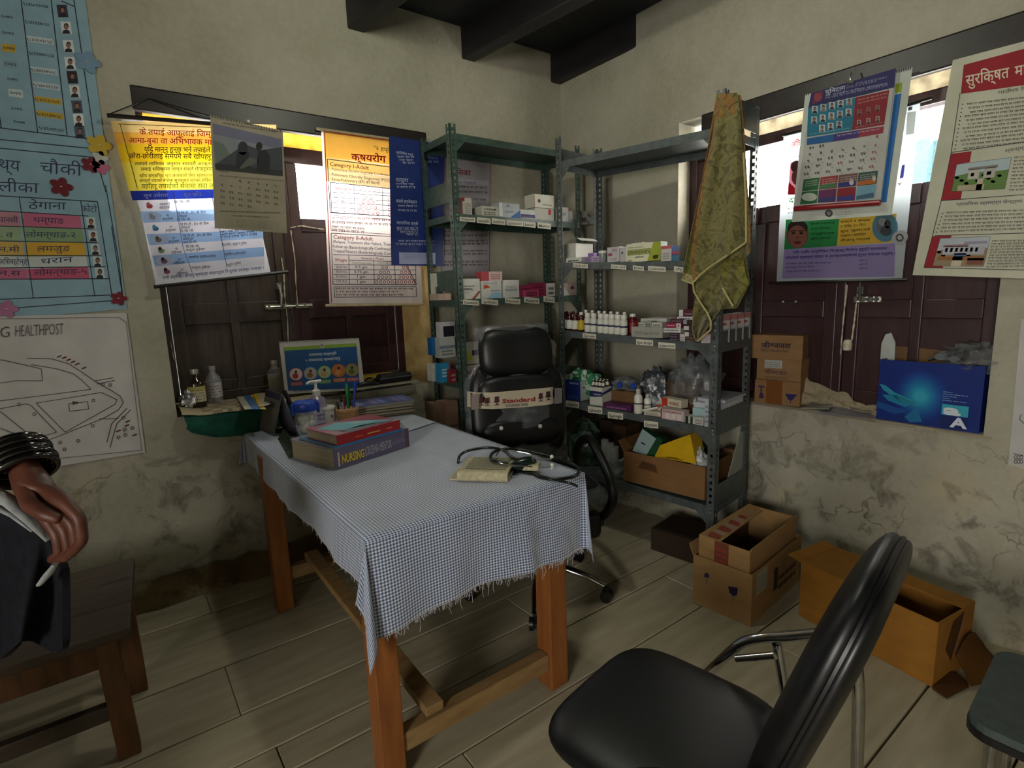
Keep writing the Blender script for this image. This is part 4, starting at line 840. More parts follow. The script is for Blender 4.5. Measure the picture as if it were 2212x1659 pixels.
# ================================================================ slotted-angle shelving
GRN = mat('green_enamel', 0x3f544b, .42, col2=0x31423b, scale=30, bump=.08); GRY = mat('grey_enamel', 0x4c5353, .45, col2=0x3c4242, scale=30, bump=.08)
def post(fr, x, y, sx, sy, h, m, root):
    b = MB(fr); w, t, pit = .038, .002, .032
    for ax in (0, 1):
        s = (sx, sy)[ax]
        def bx(u0, u1, z0, z1):
            u0, u1 = sorted((s*u0, s*u1)); 
            if ax == 0: b.box((x+u0, min(y, y+sy*t), z0), (x+u1, max(y, y+sy*t), z1))
            else: b.box((min(x, x+sx*t), y+u0, z0), (max(x, x+sx*t), y+u1, z1))
        bx(0, .013, 0, h); bx(.025, w, 0, h); n = int(h/pit)
        for i in range(n+1): bx(.013, .025, max(0, i*pit-.009), min(h, i*pit+.009))
    b.build('post', m, root)
def shelving(label, fr, W, Dp, H, levels, m, guards, zoff=.036):
    T = thing('shelf_unit', label, 'shelving', fr.w(W/2, Dp/2, 0), fr.yaw)
    for x, y, sx, sy in ((0, 0, 1, 1), (W, 0, -1, 1), (0, Dp, 1, -1), (W, Dp, -1, -1)): post(fr, x, y, sx, sy, H, m, T)
    for zl, zr in levels:
        s = MB(fr); e = .0025; t = .0015
        def slab(x0, x1, y0, y1, d0, d1):
            z = lambda x: zl+(zr-zl)*x/W
            s.hexa([(x0, y0, z(x0)-d1), (x1, y0, z(x1)-d1), (x1, y1, z(x1)-d1), (x0, y1, z(x0)-d1), (x0, y0, z(x0)-d0), (x1, y0, z(x1)-d0), (x1, y1, z(x1)-d0), (x0, y1, z(x0)-d0)])
        slab(e, W-e, e, Dp-e, 0, t); slab(e, W-e, e, e+t, t, zoff); slab(e, W-e, Dp-e-t, Dp-e, t, zoff); slab(e, e+t, e, Dp-e, t, zoff); slab(W-e-t, W-e, e, Dp-e, t, zoff)
        slab(e, W-e, e+t, e+.014, zoff-.0015, zoff); sh_ = s.build('shelf', m, T)
        g = MB(fr)
        for x, sx, z in ((.003, 1, zl), (W-.003, -1, zr)): g.prism([(x, .0045, z-.03), (x+sx*.095, .0045, z-.03), (x, .0045, z-.125)], (0, .0015, 0))
        g.build('corner_gusset', m, sh_)['kind'] = 'stuff'
        bo = MB(fr)
        for x, z in ((.018, zl), (W-.018, zr)):
            for dz in (.008, .026): bo.lathe([(.006, 0), (.006, .003), (0, .004)], (0, 0, 0), 6); k = len(bo.v)-18; bo.v[k:] = [fr.w(x+(p.x-fr.o.x), -.0005-(p.z-fr.o.z), z-dz+(p.y-fr.o.y)) if False else fr.w(x+(V(p)-fr.o).dot(fr.x), -.0005-(V(p)-fr.o).z, z-dz+(V(p)-fr.o).dot(fr.y)) for p in bo.v[k:]]
        bo.build('bolt_heads', STEEL, sh_)['kind'] = 'stuff'
    for x, z0, z1 in guards: MB(fr).box((x-.0015, .004, z0), (x+.0015, Dp-.004, z1)).build('side_plate', m, T)
    return T
RF = Frame(2.025, 2.281, -81.5); RW, RD_ = .914, .37; RL = [(2.045, 2.02), (1.522, 1.472), (1.154, 1.108), (.757, .722), (.366, .346)]
LF = Frame(1.532, 2.535, 0); LW, LD = .914, .325; LL = [(2.19, 2.19), (1.79, 1.785), (1.341, 1.339), (.888, .88), (.42, .42)]
TR_ = shelving('grey slotted-steel shelf unit on the right with the towel hanging from its post', RF, RW, RD_, 2.165, RL, GRY, [(.002, 2.04, 2.12), (RW-.002, 2.045, 2.155), (RW-.002, 1.07, 1.165), (RW-.002, .70, .80), (RW-.002, 1.475, 1.57), (RW-.002, .35, .45)])
TL_ = shelving('green slotted-steel shelf unit in the corner behind the office chair', LF, LW, LD, 2.235, LL, GRN, [(.002, 1.85, 1.955), (.002, 1.39, 1.50)])
def rz(lv, x): a, b = RL[lv]; return a+(b-a)*min(max(x/RW, 0), 1)
def lz(lv, x): a, b = LL[lv]; return a+(b-a)*min(max(x/LW, 0), 1)
# handwritten tags on the shelf lips
def tags(fr, root, items):
    for x0, x1, y0, y1, t in items:
        P = Print(fr, -.0035, .0004); sl = (y1-y0)*.12
        P.q([(x0, y1-sl), (x1, y1+sl), (x1, y0+sl*2), (x0, y0)], 0xc2beae, 0)
        for tt in [t]: P.text(tt, (x0+3, y1-3.2), (x1-3, y1-2.2), (y1-y0)*.45, 0x1c1c28, 1, bold=.012)
        P.build(root, 'shelf_tag', PAPER)
tags(RF, TR_, [(1238, 1270, 568, 578.5, 'Small pills'), (1320, 1353, 571, 581.5, 'Folic acid'), (1367, 1391, 573, 584, 'Iron'), (1400, 1438, 574, 586, 'Calcium'), (1456, 1478, 575, 588, 'एन्टि'), (1259, 1288, 719, 731, 'Syrups'), (1374, 1411, 732, 746, 'Eye drops'), (1422, 1459, 739, 752, 'Injection'), (1222, 1251, 865, 880, 'Gauze'), (1270, 1301, 877, 893, 'Gloves'), (1313, 1346, 889, 905, 'Syringe'), (1391, 1422, 908, 924, 'Ointment')])
tags(LF, TL_, [(1000, 1035, 647, 659, 'Paracetamol'), (1040, 1076, 645, 658, 'Ciprofloxacin'), (1091, 1124, 643, 656, 'Flucon'), (1132, 1165, 641, 655, 'Antacid'), (1174, 1198, 639, 653, 'Zinc'), (993, 1027, 468, 479, 'Vitamin'), (1030, 1060, 469, 483, 'Amoxicillin'), (1062, 1092, 471, 485, 'Azithro'), (1094, 1130, 475, 488, 'Cotrimoxazole'), (1131, 1157, 478, 491, 'Betadol'), (1161, 1190, 480, 494, 'Metro')])
# ---------------------------------------------------------------- cartons on the shelves
def carton(label, fr, d, x0, x1, yb, yt, depth, col, deco=None, zb=None, cat='box', name='medicine_box', group=None, right=None, top=None, yaw=0, side=None, h=None, mat_=CARD, tilt=0):
    a, b = fr.px(x0, yb, d), fr.px(x1, yb, d); w = b.x-a.x; t = fr.px((x0+x1)/2, yt, d); hh = h or t.z-(a.z+b.z)/2
    zz = a.z if zb is None else (zb(a.x+w/2) if callable(zb) else zb)+.0012
    f = fr.sub(a.x, d, zz, yaw); m = MB(f)
    if tilt:
        s_, c_ = sin(rad(tilt)), cos(rad(tilt)); base = Frame(f.o.x, f.o.y, math.degrees(f.yaw), f.o.z)
        f = type('F', (), {})(); f.w = lambda x, y, z: base.w(x, y*c_+z*s_, z*c_-y*s_+(depth*s_ if s_ > 0 else 0)); f.yaw = base.yaw; m = MB(f)
    m.box((0, 0, 0), (w, depth, hh), col, {'top': top if top is not None else col, 'right': side if side is not None else col, 'left': side if side is not None else col})
    if deco: deco(Deco(m, w, hh))
    if right: right(Deco(m, w, hh, 'right', depth))
    o = m.build(name, mat_); tag(o, label, cat, group); return o
def band(col, a, b, txt=None, tc=0x202030, ln=0x6a6a70):
    def f(D):
        w, h = D.w, D.h
        if col is not None: D.rect(0, h*a, w, h*b, col)
        D.lines(w*.12, h*.12, w*.85, h*(a if a > .35 else .35), 2, ln)
        if txt: D.text(txt, w*.1, h*(a+.08), w*.9, h*(b-a)*.55, tc, bold=.012)
    return f
def ink(n=3, col=0x50505c, txt=None, tc=0x30303c):
    def f(D):
        D.lines(D.w*.12, D.h*.15, D.w*.85, D.h*(.55 if txt else .85), n, col)
        if txt: D.text(txt, D.w*.12, D.h*.62, D.w*.86, D.h*.18, tc, bold=.012)
    return f
r2 = lambda x: rz(1, x); r3 = lambda x: rz(2, x); r4 = lambda x: rz(3, x); r5 = lambda x: rz(4, x)
# second shelf of the right unit
carton('plain white open carton at the left end of the second shelf of the grey unit', RF, .13, 1212, 1244, 556, 514, .16, 0xb9b8ae, zb=r2, side=0xcfcec6)
m = MB(RF); a = RF.px(1245, 514, .13); m.hexa([(a.x+.0, .13, a.z+.001), (a.x+.004, .13, a.z+.001), (a.x+.004, .29, a.z+.001), (a.x, .29, a.z+.001), (a.x+.03, .13, a.z-.016), (a.x+.034, .13, a.z-.016), (a.x+.034, .29, a.z-.016), (a.x+.03, .29, a.z-.016)], 0xcfcec6)
tag(m.build('carton_flap', CARD), 'white folded lid card on top of the plain white open carton', 'card')
carton('flat white box at the front left of the second shelf of the grey unit', RF, .012, 1223, 1256, 567, 557, .05, 0xc2c4b8, ink(1), zb=r2)
for i, (x0, x1, yb, yt, d) in enumerate(((1262, 1276, 568, 556, .02), (1270, 1284, 566, 546, .05), (1279, 1294, 568, 555, .015))): carton(['lilac tablet strip pack lying leftmost of three lilac packs', 'upright lilac tablet pack in the middle of three lilac packs', 'pale lilac tablet pack rightmost of three lilac packs'][i], RF, d, x0, x1, yb, yt, .025, (0x8c7a98, 0x84649c, 0xb09cb4)[i], ink(2, 0x6a5080), zb=r2, name='tablet_pack', cat='pack', yaw=(12, -8, 5)[i])
p = RF.at(1302, 569, .035); p.z = r2(.3)+.001; T = thing('small_jar', 'small clear jar with a white lid between the lilac packs and the pink box', 'jar', p); MB().lathe([(.02, 0), (.021, .002), (.021, .045)], p, 16).build('jar_body', mat('cloudy_glass', 0x8c9498, .2, alpha=.7), T, smooth=True); MB().lathe([(.022, .045), (.023, .047), (.022, .058), (0, .06)], p, 16).build('lid', WHP, T, smooth=True)
carton('pinkish white box with a maroon oval logo on the second shelf of the grey unit', RF, .03, 1312, 1338, 570, 538, .07, 0xb4aeb0, lambda D: (D.ell(D.w*.25, D.h*.5, D.w*.2, D.h*.11, 0x8a4a5c), D.lines(D.w*.4, D.h*.7, D.w*.85, D.h*.9, 2, 0x6a6068), D.lines(D.w*.2, D.h*.12, D.w*.8, D.h*.3, 2, 0x8a8088)), zb=r2, side=0xa8a4a4)
carton('grey white narrow box just left of the olive green box', RF, .035, 1339, 1351, 570, 539, .08, 0xa9a7a6, lambda D: D.ell(D.w*.45, D.h*.62, D.w*.2, D.h*.08, 0x4a4a50), zb=r2)
def olive(D):
    w, h = D.w, D.h
    D.poly([(w*.62, 0), (w, 0), (w, h), (w*.8, h)], 0x8f9a2e); D.rect(w*.04, h*.38, w*.72, h*.68, 0x5c6426, 2); D.rect(w*.05, h*.40, w*.71, h*.66, 0x9aa060, 3); D.text('DESIREXAN', w*.07, h*.44, w*.69, h*.18, 0x4c5420, 4, bold=.02)
    D.text('tablets', w*.26, h*.22, w*.52, h*.1, 0x2c2c28, 2, bold=.02); D.lines(w*.05, h*.78, w*.5, h*.84, 1, 0x6a6a50); D.poly([(w*.8, h*.08), (w*.92, h*.1), (w*.95, h*.28), (w*.86, h*.3), (w*.78, h*.26)], 0x2c3014, 3); D.rect(w*.04, h*.05, w*.17, h*.12, 0x7a7a58)
carton('olive green and cream box with a framed green title on the second shelf', RF, .01, 1353, 1427, 571, 531, .06, 0xc6c4aa, olive, zb=r2, side=0xd0d4cc)
a_ = RF.px(1364, 532, .02); carton('small cream box lying on top of the olive green box', RF, .02, 1364, 1388, 531.5, 525.5, .035, 0xbab4a4, ink(1, 0x806a60), zb=a_.z)
carton('box with a blue and red side and an open pale blue flap beside the towel', RF, .012, 1428, 1450, 574, 541, .075, 0xb4aeaa, lambda D: (D.rect(0, D.h*.8, D.w, D.h, 0xa8555c), D.lines(D.w*.15, D.h*.12, D.w*.85, D.h*.6, 3, 0x8a8890)), zb=r2, side=0x3c5c94, right=lambda D: (D.rect(.003, D.h*.42, D.d-.003, D.h*.62, 0xa83a50, 2), D.rect(0, 0, D.d, D.h*.36, 0x2c6c88), D.lines(.01, D.h*.48, D.d-.01, D.h*.56, 1, 0x6a1a30, 3)), top=0x9cc4d4)
# third shelf: bottles
AMB = mat('dark_red_bottle', 0x2e0d10, .2, spec=.6, col2=0x3c1216); YELL = mat('yellow_label', 0xb59c1c, .6); MAR = mat('maroon_cap', 0x561a26, .4); WLAB = mat('white_label', 0xc6c6bc, .6, col2=0xb4b4ac)
def bottle_proto(name, label, r, h, body, cap, lab, extra=None, loc=(0, 0, -5), nk=.45):
    T = thing(name, label, 'bottle', loc); o = V(loc)
    MB().lathe([(r*.92, 0), (r, .004), (r, h*.66), (r*.93, h*.71), (r*nk, h*(.82 if nk < .6 else .76)), (r*nk*.95, h*.88)], o, 14).build('bottle_body', body, T, smooth=True)
    MB().lathe([(r*nk*1.15, h*(.85 if nk < .6 else .77)), (r*nk*1.2, h*.87), (r*nk*1.15, h*.99), (0, h)], o, 12).build('cap', cap, T, smooth=True)
    l_ = MB(); l_.lathe([(r*1.015, h*.08), (r*1.02, h*.09), (r*1.02, h*.56), (r*1.015, h*.57)], o, 14); lo = l_.build('label', lab, T, smooth=True)
    if extra: k = MB(); k.lathe([(r*1.03, h*.36), (r*1.035, h*.365), (r*1.035, h*.45), (r*1.03, h*.455)], o, 14); k.build('label_band', extra, lo, smooth=True)
    return T
NAVYB = mat('navy_print', 0x24264c, .6)
def place(root, px, py, d, lv, label, group, first):
    p = RF.px(px, py, d); w_ = RF.w(p.x, d, rz(lv, p.x)+.0015)
    if first: root.location = w_; tag(root, label, None, group); return root
    return dup(root, w_, RF.yaw, label, group)
bp = bottle_proto('syrup_bottle', '', .0185, .098, AMB, MAR, WLAB); bp.rotation_euler = (0, 0, 0)
for i, x in enumerate((1218, 1231, 1243)): place(bp, x, 712, .03, 2, 'dark red white-labelled syrup bottle, %s from the left on the third shelf' % ('first', 'second', 'third')[i], 'dark red syrup bottles at the front', i == 0)
by = bottle_proto('syrup_bottle', '', .019, .104, AMB, WHP, YELL); place(by, 1256, 714, .03, 2, 'dark syrup bottle with a yellow label and white cap on the third shelf', None, True)
bw = bottle_proto('tablet_bottle', '', .0185, .102, WLAB, WHP, WLAB, NAVYB, nk=.74)
ORD = ['first', 'second', 'third', 'fourth', 'fifth', 'sixth', 'seventh']
for i, (x, y) in enumerate(((1270, 717), (1283, 719), (1298, 720), (1310, 722), (1322, 724), (1335, 725), (1348, 726))): place(bw, x, y, .03, 2, 'white tablet bottle, %s from left in the third shelf front row' % ORD[i], 'white tablet bottles in the front row', i == 0)
bb = bottle_proto('syrup_bottle', '', .0185, .112, AMB, WHP, WLAB)
for i, x in enumerate((1266, 1280, 1294, 1306, 1320, 1334, 1349)): place(bb, x, 714, .085, 2, 'white-capped dark bottle, %s from left, behind the front white bottles' % ORD[i], 'white-capped bottles in the second row', i == 0)
bm_ = dup(bp, (0, 0, -6))
for i, x in enumerate((1224, 1238, 1252, 1288, 1302)): place(bm_, x, 706, .115, 2, 'maroon-capped syrup bottle, %s from left in the third shelf back row' % ORD[i], 'maroon-capped bottles in the back row', i == 0)
bl = bottle_proto('syrup_bottle', '', .03, .105, mat('red_syrup_glass', 0x6a121c, .18, spec=.6, col2=0x4a0c14), WHP, mat('red_label', 0x7a1a22, .5)); place(bl, 1367, 717, .10, 2, 'wide red syrup bottle with a white cap behind the eye drop carton', None, True)
# third shelf: boxes
carton('grey eye drop carton with faint handwriting on the third shelf', RF, .006, 1364, 1431, 733, 710, .09, 0x96968e, lambda D: (D.text('EYE Drops', D.w*.12, D.h*.3, D.w*.55, D.h*.3, 0x6a6a68, bold=.0), D.lines(D.w*.6, D.h*.3, D.w*.9, D.h*.6, 2, 0x77776f), D.rect(D.w*.3, 0, D.w*.305, D.h, 0x7c7c74), D.rect(D.w*.63, 0, D.w*.635, D.h, 0x7c7c74)), zb=r3)
zz = RF.px(1400, 710, .01).z
for i, (x0, x1, yb, yt, c) in enumerate(((1379, 1393, 711, 698, 0xa6a898), (1394, 1407, 712, 697, 0x8a9284), (1408, 1430, 713, 700, 0xb4b0a6))): carton(('small pale green box on the left end of the eye drop carton', 'small grey green box on the middle of the eye drop carton', 'small white box on the right end of the eye drop carton')[i], RF, .012, x0, x1, yb, yt, .05, c, ink(2), zb=zz)
carton('white flat carton pile cover at the back of the third shelf behind the small boxes', RF, .12, 1384, 1440, 706, 690, .12, 0xb9b9b2, ink(2), zb=r3, h=.085)
PL = 0x35202e; n = 0
st = [('maroon box with a white end, lowest in the left maroon stack', 1446, 1468, 741, 735.5), ('maroon box second from the bottom in the left maroon stack', 1446, 1468, 735.3, 730), ('maroon box third from the bottom in the left maroon stack', 1446, 1468, 729.8, 724.5), ('maroon box topmost of the left maroon stack', 1446, 1468, 724.3, 719)]
for t, x0, x1, yb, yt in st: carton(t, RF, .012, x0, x1, yb, yt, .10, PL, lambda D: D.lines(D.w*.1, D.h*.35, D.w*.8, D.h*.75, 1, 0x9a8a98), zb=None, side=0xb9b6b4)
st = [('brown box lowest in the right brown stack', 1480, 1502, 745, 739), ('brown box second from the bottom in the right brown stack', 1480, 1502, 738.8, 733), ('brown box topmost of the right brown stack', 1480, 1502, 732.8, 727)]
for t, x0, x1, yb, yt in st: carton(t, RF, .012, x0, x1, yb, yt, .10, 0x3a2c28, lambda D: D.lines(D.w*.1, D.h*.35, D.w*.8, D.h*.75, 1, 0x8a8078), zb=None, side=0xb0aeaa)
carton('narrow white box upright between the maroon and brown stacks', RF, .014, 1469, 1479, 743, 722, .09, 0xb9b8b4, ink(3, 0x8a8a90))
carton('white flat box with dark print on top of the left maroon stack', RF, .010, 1433, 1470, 718, 708, .10, 0xc0bfbc, lambda D: D.lines(D.w*.06, D.h*.4, D.w*.9, D.h*.8, 1, 0x50505c))
carton('magenta and white box above the white flat box on the third shelf', RF, .014, 1438, 1471, 707.5, 698, .09, 0x8c2448, lambda D: (D.rect(D.w*.7, 0, D.w, D.h, 0xc0bcbc), D.lines(D.w*.08, D.h*.4, D.w*.6, D.h*.7, 1, 0xd8a8b8), D.ell(D.w*.85, D.h*.5, D.w*.06, D.h*.2, 0x6a3a4c)))
carton('maroon box above the magenta and white box', RF, .02, 1448, 1476, 697.5, 689, .09, 0x44202c, lambda D: D.lines(D.w*.1, D.h*.4, D.w*.85, D.h*.7, 1, 0xa88a94))
carton('brown and white box beside the towel above the brown stack', RF, .016, 1479, 1502, 726.5, 717, .09, 0x3c3030, lambda D: D.rect(0, 0, D.w*.4, D.h, 0xb9b6b0))
carton('grey brown box beside the towel one above the brown and white box', RF, .016, 1477, 1502, 716.5, 704, .09, 0x302428, lambda D: D.rect(0, D.h*.3, D.w*.45, D.h, 0xb6b4b0))
carton('dark box with a grey end beside the towel above the grey brown box', RF, .02, 1476, 1502, 703.5, 691, .09, 0x2c2024, lambda D: D.rect(0, D.h*.3, D.w*.3, D.h, 0x8a8894))
carton('long white flat box near the top of the heap beside the towel', RF, .03, 1463, 1498, 690.5, 684, .08, 0xbab8b4, ink(1))
carton('white and maroon box on the very top of the heap beside the towel', RF, .035, 1467, 1498, 683.5, 669, .07, 0x4c2030, lambda D: (D.rect(0, 0, D.w*.28, D.h, 0xc2c0bc), D.lines(D.w*.4, D.h*.3, D.w*.9, D.h*.6, 1, 0x9a8088)))
carton('tilted white box with a red top at the foot of the towel', RF, .008, 1514, 1537, 747, 724, .05, 0xb6aeb0, lambda D: (D.poly([(D.w*.3, D.h*.75), (D.w, D.h*.9), (D.w, D.h), (D.w*.2, D.h)], 0x9a3a44), D.lines(D.w*.1, D.h*.15, D.w*.8, D.h*.6, 3, 0xa08c98)), zb=r3)
for i in range(4):
    y0 = .045+i*.078; f = Frame(*RF.w(RW-.012, y0, 0).xy, -81.5+78, rz(2, RW)+.002); m = MB(f); w_, h_ = .066, .125; D = Deco(m, w_, h_); m.box((0, 0, 0), (w_, .05, h_), (0xb2b2ae, 0xa0a4a2, 0xb6b4b0, 0xb8bcbc)[i]); D.rect(0, h_*.8, w_, h_, 0xa06a6a); D.rect(w_*.2, h_*.62, w_*.6, h_*.72, 0x9a4a50, 2); D.lines(w_*.1, h_*.1, w_*.9, h_*.55, 4, 0x8a8c90)
    tag(m.build('medicine_box', CARD), 'pink-topped white box, %s from the front at the third shelf right end' % ORD[i], 'box', 'pink-topped boxes at the shelf end')
# fourth shelf
carton('blue and white carton holding the green bag on the fourth shelf', RF, .03, 1221, 1254, 867, 824, .11, 0x1c2f78, lambda D: (D.rect(D.w*.3, D.h*.82, D.w*.9, D.h*.9, 0x8a90c0), D.lines(D.w*.1, D.h*.1, D.w*.9, D.h*.3, 2, 0x4a5aa0)), zb=r4, side=0xc0c4c4, right=lambda D: D.rect(.02, D.h*.62, D.d*.7, D.h*.67, 0x24264c))
GBAG = mat('crumpled_green_bag', 0x1f6a44, .35, col2=0xb4c4b8, scale=26, mixlo=.5, mixhi=.6, bump=.5); CBAG = mat('clear_crumpled_bag', 0x62686c, .18, alpha=.38, col2=0xa0a6a8, scale=30, bump=.8, spec=.7); GREYBAG = mat('grey_crumpled_bag', 0x3c4046, .22, col2=0xa8acb0, scale=22, mixlo=.52, mixhi=.64, bump=.8)
def blob(fr, c, r, seed, amp=.35, n=22, freq=7., flat_bottom=True, rot=0):
    """crumpled bag: noisy ellipsoid standing at c (local), radii r"""
    m = MB(fr); off = V((seed*3.1, seed*1.7, seed*.9))
    def f(u, v):
        a = 2*pi*u; b = pi*(v-.5); d = V((cos(a)*cos(b), sin(a)*cos(b), sin(b)))
        k = 1+amp*(noise.noise(d*freq*.35+off)*1.2+noise.noise(d*freq+off)*.6+abs(noise.noise(d*freq*2.3+off))*.4)
        x, y, z = d.x*r[0]*k, d.y*r[1]*k, (d.z*r[2]*k)
        if flat_bottom: z = max(z, -r[2]*.72)+r[2]*.72
        return (c[0]+x, c[1]+y, c[2]+z)
    m.grid(f, n, n//2+4); return m
a = RF.px(1250, 826, .08); tag(blob(RF, (a.x, .085, a.z-.012), (.055, .05, .05), 3, .5).build('plastic_bag', GBAG, smooth=True), 'crumpled green and white plastic bag in the blue and white carton', 'bag')
a = RF.px(1278, 822, .1); tag(blob(RF, (a.x, .11, rz(3, a.x)+.02), (.05, .05, .075), 8, .5).build('plastic_bag', GBAG, smooth=True), 'second crumpled green bag behind the carton of vials', 'bag')
def vialbox(D): w, h = D.w, D.h; D.poly([(0, h*.45), (w, h*.52), (w, h*.78), (0, h*.78)], 0x22284c); D.lines(w*.35, h*.58, w*.9, h*.72, 1, 0x9aa0c4, 3); D.rect(0, 0, w, h*.05, 0x9a9a90)
c1_ = carton('white and navy open box full of dark vials on the fourth shelf', RF, .012, 1274, 1301, 873, 833, .085, 0xb6b6ae, vialbox, zb=r4, side=0xc2c2ba, top=0x5a5048, right=lambda D: D.poly([(0, D.h*.72), (D.d, D.h*.9), (D.d, D.h*.72), (0, D.h*.6)], 0x2a2e58))
a = RF.px(1275, 833, .012); vp = bottle_proto('vial', '', .0085, .034, mat('brown_glass', 0x2a1a10, .15, spec=.7), WHP, WLAB)
for i in range(8):
    x, y = a.x+.012+.021*(i % 4), .026+.04*(i//4); w_ = RF.w(x, y, a.z+.0008); lab = 'small dark white-capped vial, %s in the %s row of the vial box' % (('first', 'second', 'third', 'fourth')[i % 4], ('front', 'back')[i//4])
    if i == 0: vp.location = w_; tag(vp, lab, None, 'vials in the open box')
    else: dup(vp, w_, 0, lab, 'vials in the open box')
BRN = 0x6a4c30
carton('brown cardboard carton behind the white bottles on the fourth shelf', RF, .10, 1320, 1382, 873, 841, .18, BRN, zb=r4, mat_=CARD, cat='carton', name='carton')
a = RF.px(1348, 842, .16); tag(blob(RF, (a.x, .18, a.z), (.09, .07, .04), 5, .35).build('plastic_bag', CBAG, smooth=True), 'clear plastic bag holding blue caps on the brown carton', 'bag')
for i, (x, y) in enumerate(((1337, 832), (1366, 834))):
    a = RF.px(x, y, .092); m = MB(RF); m.tube([(a.x, .09, a.z), (a.x+.004, .099, a.z)], .018, 18); tag(m.build('blue_disc', BLUEP, smooth=False, bevel=.002), ('left', 'right')[i]+' one of two round blue discs in front of the clear bag', 'disc')
carton('long flat purple box lying in front of the brown carton', RF, .012, 1303, 1363, 889, 878, .07, 0x4a2048, ink(1, 0x7a5078), zb=r4)
for i, (x, yb, yt, r, d) in enumerate(((1376, 897, 843, .022, .008), (1396, 884, 846, .02, .075))):
    a = RF.px(x, yb, d); p = RF.w(a.x, d+.012, rz(3, a.x)+.0015); h = RF.px(x, yt, d).z-a.z; T = thing('lotion_bottle', ('front', 'rear')[i]+' white lotion bottle with a narrow cap on the fourth shelf', 'bottle', p)
    MB().lathe([(r*.9, 0), (r, .004), (r, h*.62), (r*.8, h*.72), (r*.45, h*.78)], p, 18).build('bottle_body', WHP, T, smooth=True); MB().lathe([(r*.52, h*.76), (r*.55, h*.78), (r*.5, h*.98), (0, h)], p, 14).build('cap', mat('frosted_cap', 0xb4b6b4, .3), T, smooth=True); MB().lathe([(r*1.02, h*.38), (r*1.03, h*.385), (r*1.03, h*.43), (r*1.02, h*.435)], p, 18).build('label_band', NAVYB, T, smooth=True)
a = RF.px(1415, 880, .16); tag(blob(RF, (a.x, .17, rz(3, a.x)+.002), (.075, .06, .12), 12, .4, 26).build('plastic_bag', GREYBAG, smooth=True), 'crumpled dark grey and silver plastic bag behind the white bottles', 'bag')
a = RF.px(1480, 900, .2); carton('tall brown carton under clear plastic at the back of the fourth shelf', RF, .17, 1440, 1508, 905, 838, .14, 0x5c3c20, zb=r4, cat='carton', name='carton')
a = RF.px(1490, 860, .17); tag(blob(RF, (a.x, .22, rz(3, a.x)+.06), (.12, .09, .13), 21, .3, 28).build('plastic_bag', CBAG, smooth=True), 'clear crumpled plastic bag over the tall brown carton', 'bag')
pile = [('white flat box at the left of the medicine heap', 1391, 1426, 908, 899, .02, 0xb8b4a6, 4), ('white and pink flat box at the bottom of the medicine heap', 1427, 1478, 925, 903, .012, 0xb8a4a4, -2), ('white box with a green black pattern in the medicine heap', 1479, 1500, 928, 913, .012, 0xb9bab4, 3), ('small white box near the right end of the medicine heap', 1501, 1519, 933, 916, .012, 0xb4b2b0, 0),
        ('white flat box in the second layer left of the medicine heap', 1402, 1446, 899, 890, .05, 0xc2c0b8, 10), ('white flat box in the second layer right of the medicine heap', 1452, 1505, 912, 899, .045, 0xbcbab4, -8), ('white and red box in the upper middle of the medicine heap', 1420, 1468, 890, 879, .07, 0xbdb9b4, 6), ('orange red and white box second from the top of the medicine heap', 1417, 1470, 888, 874, .09, 0xc2bab0, 8), ('orange red and white box at the top of the medicine heap', 1430, 1478, 875, 858, .10, 0xc4baa8, -12)]
for i, (t, x0, x1, yb, yt, d, c, yw) in enumerate(pile):
    fn = ink(2, 0x8a7a78)
    if i == 1: fn = lambda D: (D.rect(0, 0, D.w*.05, D.h, 0x8a2424), D.rect(D.w*.2, D.h*.12, D.w*.4, D.h*.62, 0xcfc4c0), D.rect(D.w*.45, D.h*.12, D.w*.65, D.h*.62, 0xcfc4c0), D.rect(D.w*.7, D.h*.12, D.w*.9, D.h*.62, 0xcfc4c0), D.lines(D.w*.1, D.h*.75, D.w*.9, D.h*.9, 1, 0x8a3a3a))
    if i == 2: fn = lambda D: (D.rect(D.w*.05, 0, D.w*.35, D.h, 0x14281e), D.rect(D.w*.55, 0, D.w*.8, D.h, 0x1c3428))
    if i in (7, 8): fn = lambda D: (D.rect(0, 0, D.w*.3, D.h, 0xb4381c), D.lines(D.w*.4, D.h*.3, D.w*.9, D.h*.7, 2, 0x8a4a30))
    carton(t, RF, d, x0, x1, yb, yt, .05, c, fn, yaw=yw, zb=r4 if i < 4 else None)
carton('tall narrow white box standing against the front post of the fourth shelf', RF, .010, 1521, 1532, 934, 874, .03, 0xa8acb4, ink(4, 0x7c8088), zb=r4)
a, b = RF.px(1382, 888, .03), RF.px(1420, 881, .03); m = MB(RF); m.tube([(a.x, .03, a.z), (b.x, .035, b.z)], .006, 8); tag(m.build('ointment_tube', WHP, smooth=True), 'thin white ointment tube lying on the medicine heap', 'tube')
for i, (y0, y1, z0, z1, c, t) in enumerate(((.05, .33, .0, .075, 0x9ab4b8, 'pale teal box along the right end of the fourth shelf'), (.06, .31, .076, .10, 0xb4b8c0, 'white flat box on the pale teal box at the shelf end'), (.10, .34, .101, .115, 0xa4a6b4, 'grey white paper packet topmost at the right end of the fourth shelf'))):
    m = MB(RF); z = rz(3, RW)+.002; m.box((RW-.14, y0, z+z0), (RW-.006, y1, z+z1), c); D = Deco(m, RW-.006, z1, 'right'); m.poly([(RW-.0055, y0+.03, z+z0+.008), (RW-.0055, y0+.1, z+z0+.008), (RW-.0055, y0+.1, z+z1-.008), (RW-.0055, y0+.03, z+z1-.008)], 0xc4ccd0); tag(m.build('supply_box', CARD), t, 'box')
